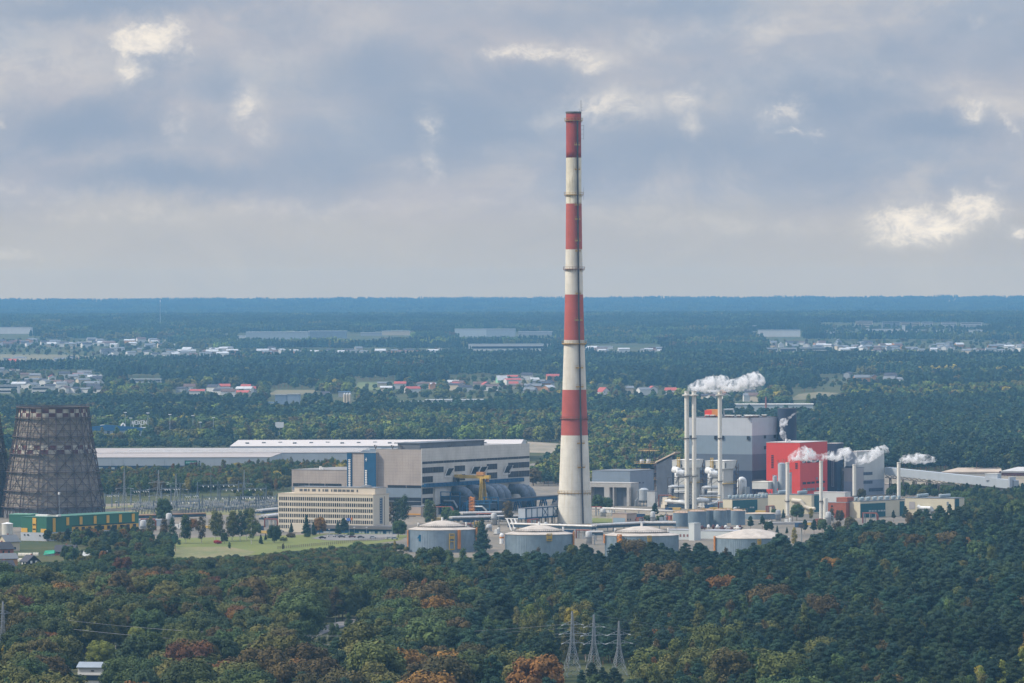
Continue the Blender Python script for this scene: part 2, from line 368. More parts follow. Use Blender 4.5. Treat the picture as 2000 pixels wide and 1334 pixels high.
def clump(b, rnd, c, rad, nq, q, core=0.72):
    """one bough: leaf-sized faces scattered in the shell of an ellipsoid over a dark core"""
    c = Vector(c); rx, ry, rz = rad
    if core: b.add([c+Vector((v.x*rx*core*rnd.uniform(.8, 1.1), v.y*ry*core*rnd.uniform(.8, 1.1), v.z*rz*core*rnd.uniform(.8, 1.1))) for v in ICO_V], ICO_F)
    for _ in range(nq):
        z = rnd.uniform(-0.75, 1); a = rnd.uniform(0, 6.283); s_ = math.sqrt(1-z*z); k = rnd.uniform(0.72, 1.10)
        d = Vector((s_*math.cos(a), s_*math.sin(a), z)); p = c+Vector((d.x*rx*k, d.y*ry*k, d.z*rz*k))
        nn = (d+Vector((rnd.gauss(0, .38), rnd.gauss(0, .38), rnd.gauss(0.2, .35)))).normalized()
        u = nn.orthogonal().normalized(); u = (Matrix.Rotation(rnd.uniform(0, 6.28), 3, nn) @ u); v = nn.cross(u)
        h1, h2 = q*rnd.uniform(.45, 1.0), q*rnd.uniform(.3, .8)
        b.add([p-u*h1-v*h2*.5, p+u*h1*.4-v*h2, p+u*h1+v*h2*.4, p-u*h1*.3+v*h2], [(0, 1, 2, 3)])
def limbs(b, rnd, H_, r, top, n_, spread, lean=0.0):
    pts = [(0, 0, -0.5)]
    for i in range(1, 5): pts.append((rnd.gauss(0, .15)*i+lean*i, rnd.gauss(0, .15)*i, H_*top*i/4))
    b.tube(pts, r, 6, r*0.35)
    for i in range(n_):
        z = H_*(0.3+0.5*i/n_)*min(1, top+.1); a = rnd.uniform(0, 6.28); L = spread*rnd.uniform(.6, 1)
        b.tube([(0, 0, z), (math.cos(a)*L*.5, math.sin(a)*L*.5, z+L*.35), (math.cos(a)*L, math.sin(a)*L, z+L*.8)], r*.35, 4, r*.12)
def broad(seed, H_, W, dens, q):
    rnd = random.Random(seed); c = MB([LEAF]); t = MB([BARK]); limbs(t, rnd, H_, 0.32, .72, 5, W*.33)
    nl = rnd.randint(24, 28) if q < 1 else 14; sq = 1.0 if q < 1 else 1.3; asy = rnd.uniform(0, 6.28)
    for i in range(nl):
        k = (i+.5)/nl; z = H_*(0.24+0.66*k**.85); e = math.sqrt(max(0.05, 1-((z/H_-0.50)/0.47)**2)); a = i*2.4+rnd.uniform(-.4, .4)
        rr = W/2*e*rnd.uniform(.62, .76)*(1+.16*math.cos(a-asy)); s_ = W*rnd.uniform(.13, .19)*sq
        clump(c, rnd, (math.cos(a)*rr, math.sin(a)*rr, z+rnd.uniform(-.5, .5)), (s_, s_, s_*rnd.uniform(.75, 1.0)), int(dens*s_*s_*3.2), q)
    clump(c, rnd, (0, 0, H_*.55), (W*.34, W*.34, H_*.33), int(dens*W*.6), q, .85); clump(c, rnd, (0, 0, H_*.9), (W*.15, W*.15, H_*.08), int(dens*W*.5), q)
    return c, t, 0
def pine(seed, H_, W, dens, q):
    rnd = random.Random(seed); c = MB([LEAF]); t = MB([BARKP]); limbs(t, rnd, H_, 0.24, .92, 6, W*.3)
    nl = rnd.randint(24, 30) if q < 1 else 16; sq = .82 if q < 1 else 1.0; low = rnd.uniform(.30, .42)
    for i in range(nl):
        k = (i+.5)/nl; z = H_*(low+(0.97-low)*k); e = (1-k)**.62*.95+.12; a = i*2.4+rnd.uniform(-.6, .6)
        rr = W/2*e*rnd.uniform(.35, .85) if k < .93 else 0; s_ = W*(0.12+0.13*e)*rnd.uniform(.75, 1.2)*sq
        clump(c, rnd, (math.cos(a)*rr, math.sin(a)*rr, z), (s_, s_, s_*rnd.uniform(.38, .58)), int(dens*s_*s_*4.2), q*.8, .62)
    clump(c, rnd, (0, 0, H_*.66), (W*.17, W*.17, H_*.27), int(dens*W*.5), q*.8)
    return c, t, 0
def birch(seed, H_, W, dens, q):
    rnd = random.Random(seed); c = MB([LEAF]); t = MB([BARKW]); limbs(t, rnd, H_, 0.16, .93, 5, W*.3)
    nl = rnd.randint(12, 15)
    for i in range(nl):
        k = (i+.5)/nl; z = H_*(0.2+0.74*k); e = math.sin(math.pi*(0.18+.74*k))**.8; a = i*2.4+rnd.uniform(-.5, .5)
        rr = W/2*e*rnd.uniform(.25, .62); s_ = W*rnd.uniform(.2, .27)*(.6+.4*e)
        clump(c, rnd, (math.cos(a)*rr, math.sin(a)*rr, z), (s_, s_, s_*rnd.uniform(1.0, 1.5)), int(dens*s_*s_*3.6), q*.85, .55)
    return c, t, 0
def spruce(seed, H_, W, dens, q):
    rnd = random.Random(seed); c = MB([LEAF]); t = MB([BARK]); limbs(t, rnd, H_, 0.2, .9, 0, 1)
    nl = 26
    for i in range(nl):
        k = (i+.5)/nl; z = H_*(0.08+0.86*k); e = (1-k)**.85; a = i*2.4; rr = W/2*e*.55; s_ = W*(.05+.22*e)
        clump(c, rnd, (math.cos(a)*rr, math.sin(a)*rr, z), (s_, s_, s_*.5+.3), int(dens*s_*s_*3+20), q*.7, .7)
    c.add([(math.cos(i)*W*.22, math.sin(i)*W*.22, H_*.12) for i in range(6)]+[(0, 0, H_*.97)], [(i, (i+1) % 6, 6) for i in range(6)])
    return c, t, 0
def bush(seed, H_, W, dens, q):
    rnd = random.Random(seed); c = MB([LEAF]); t = MB([BARK]); limbs(t, rnd, H_, 0.1, .5, 3, W*.3)
    for i in range(6):
        a = i*1.05+rnd.uniform(-.3, .3); r_ = W*.26; s_ = W*rnd.uniform(.2, .28)
        clump(c, rnd, (math.cos(a)*r_, math.sin(a)*r_, H_*rnd.uniform(.35, .6)), (s_, s_, H_*.35), int(dens*s_*s_*3), q)
    clump(c, rnd, (0, 0, H_*.5), (W*.25, W*.25, H_*.45), int(dens*W), q)
    return c, t, 0
# near (index, builder, height, width) and the coarser set for the distance
SPEC = dict(broad=[(broad, 11+i, 14, w_) for i, w_ in enumerate((12.5, 14, 11, 13.5, 12, 10.5, 15))],
            pine=[(pine, 31+i, 17.5, w_) for i, w_ in enumerate((9.5, 11, 9, 12, 10.5, 8.5))],
            birch=[(birch, 51+i, 17, w_) for i, w_ in enumerate((6, 6.8, 5.5, 7.4))],
            spruce=[(spruce, 61+i, 13, w_) for i, w_ in enumerate((6.5, 5.8))],
            bush=[(bush, 71+i, 4.5, w_) for i, w_ in enumerate((5.5, 6.5))])
CROWN = {}; TRUNK = {}
tree_kinds = bpy.data.collections.new('tree_kinds'); INDEX = {}; idx = 0
def joined(name, c, t):
    b = MB([c.mats[0], t.mats[0]]); b.use(c.mats[0]); b.add(c.v, c.f); b.use(t.mats[0]); b.add(t.v, t.f)
    o = bpy.data.objects.new(name, b.mesh(name)); tree_kinds.objects.link(o)
for lod, (dens, q) in enumerate(((19.0, 0.42), (2.8, 1.2))):
    for kind in ('broad', 'pine', 'birch', 'spruce', 'bush'):
        for fn, seed, h_, w_ in SPEC[kind]:
            c, t, _ = fn(seed, h_, w_, dens, q)
            if lod == 0:
                CROWN.setdefault(kind, []).append(c.mesh('crown')); TRUNK.setdefault(kind, []).append(t.mesh('trunk'))
            INDEX.setdefault((kind, lod), []).append(idx); joined('kind_%03d' % idx, c, t); idx += 1
# woods beyond 9 km: patches of whole crowns
def patch(seed, kind, ext, cnt):
    rnd = random.Random(seed); c = MB([LEAF]); t = MB([BARK])
    for _ in range(cnt):
        x, y = rnd.uniform(-ext, ext), rnd.uniform(-ext*.8, ext*.8); h_ = rnd.uniform(11, 18) if kind == 'broad' else rnd.uniform(14, 19); W = rnd.uniform(7, 11) if kind == 'broad' else rnd.uniform(5, 8)
        if kind == 'broad':
            for j in range(3): clump(c, rnd, (x+rnd.uniform(-2, 2), y, h_*(.35+.2*j)), (W*.42*(1-.15*j), W*.42*(1-.15*j), h_*.24), 14, 1.9, .8)
        else:
            for j in range(3): clump(c, rnd, (x, y, h_*(.4+.2*j)), (W*.42*(1-.28*j), W*.42*(1-.28*j), h_*.17), 12, 1.7, .8)
    t.box(-.1, .1, -.1, .1, 0, 1); return c, t
for kind in ('broad', 'pine'):
    for s_ in range(4):
        c, t = patch(90+s_, kind, 26, 22); INDEX.setdefault((kind, 2), []).append(idx); joined('kind_%03d' % idx, c, t); idx += 1

PAL = dict(
 pine=[(.026, .050, .033), (.031, .058, .034), (.037, .064, .036), (.030, .052, .038)],
 dark=[(.036, .058, .024), (.044, .064, .024), (.050, .066, .026), (.040, .062, .032)],
 brown=[(.078, .058, .027), (.088, .066, .029), (.068, .060, .027), (.085, .073, .030)],
 orange=[(.17, .085, .028), (.14, .07, .03), (.19, .105, .03)],
 rust=[(.095, .045, .026), (.085, .04, .026)],
 olive=[(.090, .095, .032), (.105, .10, .034), (.078, .092, .030)],
 light=[(.105, .150, .036), (.13, .16, .035), (.15, .17, .04)],
 yellow=[(.26, .21, .04), (.22, .18, .04)],
 green=[(.055, .088, .034), (.062, .098, .036), (.070, .10, .038)])
def colour(rnd, mixd):
    r = rnd.random()*sum(mixd.values())
    for k, v in mixd.items():
        r -= v
        if r <= 0: break
    c = rnd.choice(PAL[k]); f = rnd.uniform(.82, 1.2); return k, tuple(min(1, x*f) for x in c)
# woods described by what stands in each part of the picture: (outline, {species: weight}, {colour: weight})
ZONES = [
 ([(-260, 1100), (560, 1100), (620, 1200), (520, 1480), (-260, 1600)], dict(broad=.88, pine=.02, bush=.10), dict(dark=.42, brown=.20, olive=.27, orange=.045, rust=.012, green=.08)),
 ([(180, 1262), (560, 1245), (600, 1330), (480, 1385), (160, 1360)], dict(broad=.45, bush=.55), dict(light=.35, olive=.3, green=.2, yellow=.08, dark=.1)),
 ([(560, 1080), (820, 1095), (900, 1200), (900, 1290), (760, 1340), (560, 1300)], dict(broad=.7, pine=.12, birch=.18), dict(dark=.35, green=.3, olive=.2, brown=.12, orange=.03)),
 ([(700, 1210), (840, 1210), (850, 1330), (700, 1330)], dict(birch=.75, pine=.25), dict(olive=.6, green=.25, brown=.15)),
 ([(580, 1235), (720, 1225), (720, 1320), (600, 1320)], dict(birch=.4, broad=.6), dict(brown=.55, olive=.35, dark=.1)),
 ([(500, 1350), (1060, 1350), (1060, 1620), (450, 1620)], dict(broad=.75, birch=.1, pine=.15), dict(olive=.34, brown=.32, dark=.26, orange=.08)),
 ([(1000, 1240), (1150, 1240), (1150, 1330), (1000, 1330)], dict(birch=.8, pine=.2), dict(olive=.55, light=.1, yellow=.08, green=.25)),
 ([(1230, 1330), (1450, 1320), (1450, 1420), (1230, 1420)], dict(birch=.35, broad=.4, pine=.25), dict(olive=.5, brown=.25, orange=.02, dark=.25)),
 ([(1440, 1340), (1620, 1340), (1620, 1430), (1440, 1430)], dict(broad=.5, pine=.5), dict(olive=.5, green=.3, dark=.2)),
 ([(1900, 1360), (2260, 1360), (2260, 1430), (1900, 1430)], dict(birch=.6, pine=.4), dict(yellow=.3, light=.4, olive=.3)),
 ([(860, 1060), (2260, 980), (2260, 1650), (860, 1650)], dict(pine=.88, broad=.05, birch=.07), dict(olive=.3, brown=.22, green=.35, orange=.03, dark=.1)),
]
ZW = [(wpoly(z[0]), z[1], z[2]) for z in ZONES]
def zone(x, y):
    for p, sp_, cl in ZW:
        if inside(p, x, y): return sp_, cl
    return dict(pine=.6, broad=.4), dict(dark=.4, green=.3, olive=.3)
PTS = []      # (x, y, kind, scale, tint, colour word, size in px)
def choose(rnd, d):
    r = rnd.random()*sum(d.values())
    for k, v in d.items():
        r -= v
        if r <= 0: return k
    return k
def put(rnd, x, y, kind, cl, smin=.72, smax=1.12, lod=0):
    if kind in ('pine', 'spruce'):
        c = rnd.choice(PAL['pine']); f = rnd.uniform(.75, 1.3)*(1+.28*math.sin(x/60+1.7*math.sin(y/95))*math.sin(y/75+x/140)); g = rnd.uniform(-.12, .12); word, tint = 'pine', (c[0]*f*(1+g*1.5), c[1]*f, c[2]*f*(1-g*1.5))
    else: word, tint = colour(rnd, cl)
    if lod: tint = tuple(v*1.2 for v in tint)
    PTS.append((x, y, kind, rnd.uniform(smin, smax), tint, word, lod))
NOGO = []     # outlines kept free of the scattered woods (world coordinates), filled before woods() runs
def free(x, y):
    return not any(b[0] <= x <= b[1] and b[2] <= y <= b[3] and inside(p, x, y) for p, b in NOGO)
def keep_clear(px):
    p = wpoly(px); xs = [a for a, b in p]; ys = [b for a, b in p]; NOGO.append((p, (min(xs), max(xs), min(ys), max(ys))))
def wood(outline, dx, dy, sp_=None, cl=None, lod=0, seed=1, smin=.72, smax=1.12, gap=0.0, patchy=0, front=False, anyway=False):
    rnd = random.Random(seed); p = wpoly(outline); ys = [b for a, b in p]; y = min(ys)
    while y < max(ys):
        for a, c in row_spans(p, y):
            x = a+rnd.uniform(0, dx)
            while x < c:
                X = x+rnd.uniform(-.4, .4)*dx; Y = y+rnd.uniform(-.5, .5)*dy; x += dx
                if rnd.random() < gap or not (anyway or free(X, Y)): continue
                s2, c2 = (sp_, cl) if sp_ else zone(X, Y)
                if patchy:
                    q = math.sin(X/patchy+1.7*math.sin(Y/patchy/1.9))+math.sin(Y/patchy/1.3+2.1*math.sin(X/patchy/2.3+1))
                    s2 = dict(pine=.92, broad=.08) if q > .35 else s2
                kd = choose(rnd, s2); a_, b_ = smin, smax
                if front:
                    if kd == 'broad' and rnd.random() < .70: continue
                    if kd != 'broad' and rnd.random() < .42: continue
                    f_ = 1+.20*math.sin(X/47+1.3*math.sin(Y/80))*math.sin(Y/66+X/110+1)+.10*math.sin(X/17+Y/23); a_, b_ = (.66*f_, 1.04*f_)
                    if kd == 'broad': a_, b_ = .78*f_, 1.42*f_
                    if kd == 'birch': a_, b_ = .7, 1.15
                    if kd == 'bush': a_, b_ = .8, 1.7
                    if Y > 2650 and 1000+F*X/Y < 800: b_ = min(b_, .95); a_ = min(a_, .6)
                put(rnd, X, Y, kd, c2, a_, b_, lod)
        y += dy
TOPS = [(-260, 1166), (30, 1162), (80, 1158), (230, 1152), (300, 1150), (345, 1160), (470, 1160), (560, 1154), (700, 1146), (790, 1150), (800, 1156), (935, 1150), (960, 1136), (1000, 1132), (1100, 1130), (1180, 1128), (1350, 1126), (1400, 1134), (1545, 1132), (1560, 1126), (1600, 1104), (1640, 1084), (1700, 1068), (1800, 1056), (1900, 1050), (2000, 1046), (2260, 1040)]
keep_clear([(585, 1262), (640, 1226), (718, 1200), (735, 1225), (728, 1310), (600, 1345)])
keep_clear([(515, 790), (630, 790), (625, 760), (525, 760)])
keep_clear([(190, 1350), (335, 1345), (330, 1266), (200, 1268)])
keep_clear([(120, 1600), (250, 1600), (226, 1290), (140, 1290)])
keep_clear([(1062, 1432), (1270, 1432), (1258, 1302), (1078, 1302)])
keep_clear([(-60, 1385), (34, 1385), (34, 1280), (-60, 1280)])
def woods():
    global NOGO
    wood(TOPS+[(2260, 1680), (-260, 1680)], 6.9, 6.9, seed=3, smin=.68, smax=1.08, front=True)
    hedge = dict(broad=.25, bush=.75)
    HD = dict(dark=.36, green=.26, olive=.22, brown=.16)
    wood([(330, 1102), (335, 1097), (480, 1092), (560, 1084), (700, 1070), (780, 1066), (800, 1098), (790, 1112), (700, 1112), (560, 1118), (345, 1124)], 5.0, 8, dict(bush=1), HD, 0, 31, .35, .75)
    wood([(345, 1124), (560, 1118), (700, 1112), (790, 1112), (790, 1150), (700, 1148), (560, 1156), (345, 1164)], 6.0, 8, dict(broad=.4, bush=.6), HD, 0, 311, .4, .72)
    wood([(105, 1100), (240, 1112), (335, 1104), (333, 1068), (270, 1056), (190, 1052), (120, 1062), (160, 1070), (160, 1090)], 6.5, 12, dict(broad=.6, bush=.3, pine=.1), dict(dark=.4, green=.3, olive=.12, brown=.12, orange=.06), 0, 32, .32, .58, .25)
    wood([(-60, 1150), (60, 1140), (180, 1122), (330, 1118), (330, 1128), (-60, 1162)], 6, 9, dict(broad=.7, bush=.3), dict(dark=.5, green=.3, olive=.2), 0, 33, .5, .8)
    wood([(92, 1062), (150, 1064), (270, 1058), (260, 1046), (150, 1054), (95, 1056)], 6, 12, dict(broad=.8, bush=.2), dict(brown=.5, dark=.3, olive=.2), 0, 34, .3, .5, .35)
    wood([(1880, 1022), (2260, 1016), (2260, 972), (1985, 968), (1840, 974), (1888, 990)], 7, 12, dict(broad=.5, pine=.35, birch=.15), dict(green=.5, olive=.3, dark=.2), 0, 35, .38, .62)
    wood([(1740, 972), (1990, 974), (1985, 966), (1740, 962)], 6, 14, dict(broad=.8, birch=.2), dict(green=.6, olive=.2, dark=.2), 0, 36, .35, .6, .1)
    for o_, sd, g_ in (([(-60, 790), (205, 784), (205, 730), (-60, 730)], 41, .35), ([(-60, 692), (500, 704), (500, 666), (-60, 664)], 42, .3), ([(460, 702), (880, 702), (880, 686), (460, 686)], 43, .3), ([(870, 785), (1095, 785), (1095, 737), (870, 740)], 44, .35), ([(1480, 700), (2060, 700), (2060, 668), (1480, 668)], 45, .3), ([(1340, 800), (1490, 800), (1490, 764), (1340, 764)], 46, .3), ([(335, 794), (508, 794), (505, 764), (335, 764)], 47, .3), ([(700, 782), (855, 782), (855, 756), (700, 756)], 48, .35), ([(1215, 790), (1325, 790), (1325, 764), (1215, 764)], 49, .3), ([(1600, 762), (1765, 762), (1765, 738), (1600, 738)], 50, .3)):
        keep = NOGO; NOGO = []; wood(o_, 13, 60 if sd in (41, 44, 46, 47, 48, 49, 50) else 110, dict(broad=.7, bush=.3), dict(dark=.35, green=.3, olive=.25, brown=.1), 1, sd, .35, .62, g_); NOGO = keep
    # between the cooling tower and the warehouse
    wood([(190, 972), (300, 970), (420, 962), (560, 960), (545, 935), (690, 940), (690, 922), (540, 922), (450, 930), (190, 940)], 7, 12, dict(broad=.6, birch=.4), dict(dark=.2, green=.28, olive=.34, yellow=.04, orange=.04, brown=.1), 0, 5, .48, .8, .12)
    wood([(170, 876), (470, 876), (470, 866), (170, 866)], 8, 20, dict(broad=.7, pine=.3), dict(dark=.5, green=.3, olive=.2), 1, 51, .42, .62)
    wood([(1600, 662), (1940, 662), (1940, 640), (1600, 640)], 16, 90, dict(broad=.7, pine=.3), dict(dark=.5, green=.3, olive=.2), 1, 52, .45, .75, .2, anyway=True)
    wood([(235, 768), (330, 768), (330, 757), (235, 757)], 12, 50, dict(broad=.7, bush=.3), dict(dark=.4, green=.3, olive=.3), 1, 53, .4, .6, .1, anyway=True)
    wood([(1430, 820), (1600, 820), (1600, 806), (1430, 806)], 11, 40, dict(broad=.5, pine=.5), dict(dark=.5, green=.3), 1, 54, .35, .55, .1, anyway=True)
    wood([(450, 990), (540, 985), (540, 955), (450, 965)], 9, 22, dict(broad=.6, bush=.4), dict(green=.4, olive=.4), 0, 6, .4, .6, .5)
    # behind the plant, stand by stand
    LT = dict(olive=.42, light=.20, green=.24, yellow=.025, brown=.08, dark=.04); MX = dict(dark=.14, green=.38, olive=.32, brown=.08, light=.08, yellow=.005)
    keep_clear([(170, 925), (560, 925), (1050, 905), (1040, 862), (560, 866), (480, 876), (170, 878)])
    keep_clear([(1030, 884), (1120, 886), (1110, 868), (1030, 862)])
    wood([(-260, 905), (170, 905), (170, 872), (560, 868), (1040, 866), (1110, 878), (1340, 905), (1500, 880), (1500, 826), (-260, 826)], 8.5, 22, dict(broad=.62, birch=.26, pine=.12), LT, 1, 7, .75, 1.1, .05, 190)
    wood([(-260, 826), (1420, 826), (1420, 795), (-260, 795)], 8.5, 28, dict(broad=.4, birch=.1, pine=.5), MX, 1, 71, .75, 1.1, .05, 160)
    wood([(1420, 826), (1600, 826), (2260, 840), (2260, 790), (1420, 790)], 8.5, 26, dict(broad=.55, birch=.25, pine=.2), LT, 1, 72, .75, 1.1, .05, 200)
    wood([(1340, 915), (1560, 925), (1800, 922), (2260, 925), (2260, 840), (1500, 830)], 7, 15, dict(pine=.84, broad=.10, birch=.06), MX, 1, 8, .55, 1.2)
    wood([(1040, 950), (1350, 950), (1350, 880), (1110, 884)], 7.5, 14, dict(broad=.55, birch=.35, pine=.10), LT, 1, 9, .6, .95)
    wood([(-260, 795), (2260, 790), (2260, 760), (-260, 762)], 9.5, 40, dict(broad=.68, birch=.2, pine=.12), LT, 1, 10, .75, 1.15, .12, 260)
    wood([(-260, 762), (2260, 760), (2260, 737), (-260, 737)], 10.5, 48, dict(broad=.7, birch=.1, pine=.2), MX, 1, 101, .8, 1.25, .08, 330)
    FM = dict(pine=.45, broad=.55)
    wood([(-260, 737), (2260, 737), (2260, 702), (-260, 702)], 42, 80, dict(pine=.88, broad=.12), MX, 2, 11, .95, 1.2, .04)
    wood([(-260, 702), (2260, 702), (2260, 655), (-260, 655)], 44, 95, FM, MX, 2, 111, .8, 1.1, .08, 420)
    wood([(-260, 655), (2260, 655), (2260, 611), (-260, 611)], 47, 120, FM, dict(dark=.6, green=.3, olive=.1), 2, 12, .85, 1.1, .05, 600)
    wood([(190, 1350), (335, 1345), (330, 1292), (200, 1294)], 6, 8, dict(bush=.9, broad=.1), dict(light=.4, olive=.3, green=.3), 0, 91, .5, .8, .35, anyway=True)
    wood([(120, 1600), (250, 1600), (246, 1420), (125, 1420)], 6, 9, dict(bush=.9, broad=.1), HD, 0, 94, .4, .8, .2, anyway=True)
    wood([(590, 1345), (728, 1315), (720, 1230), (640, 1250)], 6, 9, dict(bush=.8, birch=.2), dict(dark=.4, olive=.3, green=.3), 0, 92, .4, .7, .25, anyway=True)
    wood([(1062, 1432), (1252, 1432), (1250, 1335), (1070, 1335)], 6, 9, dict(bush=.85, pine=.15), dict(dark=.5, olive=.3, brown=.2), 0, 93, .35, .6, .3, anyway=True)
    C_ = dict(dark=1)
    # the ridge on the horizon
    rnd = random.Random(14)
    for Y in np.arange(21800, 26400, 330):
        x = -0.115*Y
        while x < 0.115*Y:
            put(rnd, x, Y+rnd.uniform(-150, 150), choose(rnd, FM), C_, 1.0, 1.35, 2); x += rnd.uniform(48, 62)
def plant_all(limit=190):
    """the largest trees in the picture become things of their own, the rest of each kind one object"""
    words = dict(pine='dark green', dark='dark green', brown='brown tinged', orange='orange', rust='rust red', olive='olive', light='light green', yellow='yellow', green='green')
    cand = []
    for i, (x, y, kind, s_, tint, word, lod) in enumerate(PTS):
        if lod or kind == 'bush' and False: continue
        h_ = SPEC[kind][0][2]*s_; px = 1000+F*x/y; pt = 575+F*(H-tz(y)-h_)/y
        if -10 < px < 2010 and pt < 1318 and y < 3400: cand.append((h_/y, i))
    cand.sort(reverse=True); taken = set(); cnt = {}
    for _, i in cand:
        x, y, kind, s_, tint, word, lod = PTS[i]; k = 'pine' if kind == 'pine' else 'leafy'
        if cnt.get(k, 0) >= limit: continue
        cnt[k] = cnt.get(k, 0)+1; taken.add(i)
        nm = dict(pine='pine_tree', broad='broadleaf_tree', birch='birch_tree', bush='bush', spruce='spruce_tree')[kind]
        px = 1000+F*x/y; reg = 'left edge' if px < 330 else 'left' if px < 700 else 'middle' if px < 1080 else 'pylon' if px < 1280 else 'right' if px < 1640 else 'right edge'
        cn = dict(pine='pine', broad='broadleaf tree', birch='slender birch', bush='round bush', spruce='spruce')[kind]
        lb = '%s %s in the foreground wood, %s' % (words[word], cn, {'left edge': 'at its left edge', 'left': 'left of the road', 'middle': 'around the middle', 'pylon': 'near the three pylons', 'right': 'right of the pylons', 'right edge': 'at its right edge'}[reg])
        solo_tree(x, y, kind, s_, tint, nm, lb, dict(pine='pine tree', broad='tree', birch='birch', bush='bush', spruce='spruce')[kind], '%s %s trees of the foreground wood, %s' % (words[word], kind, reg), i)
    groups = {}
    for i, p in enumerate(PTS):
        if i in taken: continue
        key = ('distant_forest' if p[6] == 2 else 'pine_forest' if p[2] == 'pine' else 'broadleaf_forest') if p[6] else ('pine_wood' if p[2] == 'pine' else 'broadleaf_wood')
        groups.setdefault(key, []).append(p)
    lab = dict(pine_wood='dark pines of the foreground wood running together', broadleaf_wood='mixed autumn leafy trees of the foreground wood', pine_forest='dark pine woods behind the power plant', broadleaf_forest='olive and green leafy woods behind the power plant', distant_forest='blue wooded distance and ridge on the horizon')
    for key, pts in groups.items(): scatter(key, pts, lab[key])
def solo_tree(x, y, kind, s_, tint, nm, lb, cat, group, i=0, z=None):
    v = i % len(CROWN[kind]); t = empty(nm, (x, y, tz(y) if z is None else z), (i*2.399) % 6.28, lb, cat, group); t.scale = (s_, s_, s_)
    for part, me in (('trunk', TRUNK[kind][v]), ('crown', CROWN[kind][v])):
        o = bpy.data.objects.new(part, me); COL.objects.link(o); o.parent = t
        if part == 'crown': o['tint'] = tint
    return t
def scatter(name, pts, label):
    me = bpy.data.meshes.new(name); me.from_pydata([(p[0], p[1], tz(p[1])) for p in pts], [], [])
    rnd = random.Random(5); n_ = len(pts)
    a = me.attributes.new('pick', 'INT', 'POINT'); a.data.foreach_set('value', [rnd.choice(INDEX[(p[2], p[6])] if (p[2], p[6]) in INDEX else INDEX[('broad', p[6])]) for p in pts])
    a = me.attributes.new('spin', 'FLOAT_VECTOR', 'POINT'); a.data.foreach_set('vector', [c for p in pts for c in (0, 0, rnd.uniform(0, 6.28) if p[6] < 2 else rnd.uniform(-.4, .4))])
    a = me.attributes.new('size', 'FLOAT_VECTOR', 'POINT'); a.data.foreach_set('vector', [c for p in pts for c in (p[3]*rnd.uniform(.85, 1.22), p[3]*rnd.uniform(.85, 1.22), p[3])])
    a = me.attributes.new('tint', 'FLOAT_COLOR', 'POINT'); a.data.foreach_set('color', [c for p in pts for c in (*p[4], 1.0)])
    o = bpy.data.objects.new(name, me); COL.objects.link(o); tag(o, label, None, None, 'stuff')
    g = bpy.data.node_groups.new('tree_scatter', 'GeometryNodeTree'); g.interface.new_socket('Geometry', in_out='INPUT', socket_type='NodeSocketGeometry'); g.interface.new_socket('Geometry', in_out='OUTPUT', socket_type='NodeSocketGeometry')
    nn = g.nodes; gi = nn.new('NodeGroupInput'); go = nn.new('NodeGroupOutput'); ci = nn.new('GeometryNodeCollectionInfo'); ci.inputs['Collection'].default_value = tree_kinds
    ci.inputs['Separate Children'].default_value = True; ci.inputs['Reset Children'].default_value = True
    ip = nn.new('GeometryNodeInstanceOnPoints'); ip.inputs['Pick Instance'].default_value = True
    def attr(nm, ty):
        x = nn.new('GeometryNodeInputNamedAttribute'); x.data_type = ty; x.inputs[0].default_value = nm; return x.outputs[0]
    L = g.links.new; L(gi.outputs[0], ip.inputs['Points']); L(ci.outputs[0], ip.inputs['Instance']); L(attr('pick', 'INT'), ip.inputs['Instance Index'])
    er = nn.new('FunctionNodeEulerToRotation'); L(attr('spin', 'FLOAT_VECTOR'), er.inputs[0]); L(er.outputs[0], ip.inputs['Rotation']); L(attr('size', 'FLOAT_VECTOR'), ip.inputs['Scale'])
    L(ip.outputs[0], go.inputs[0]); md = o.modifiers.new('scatter', 'NODES'); md.node_group = g
    return o
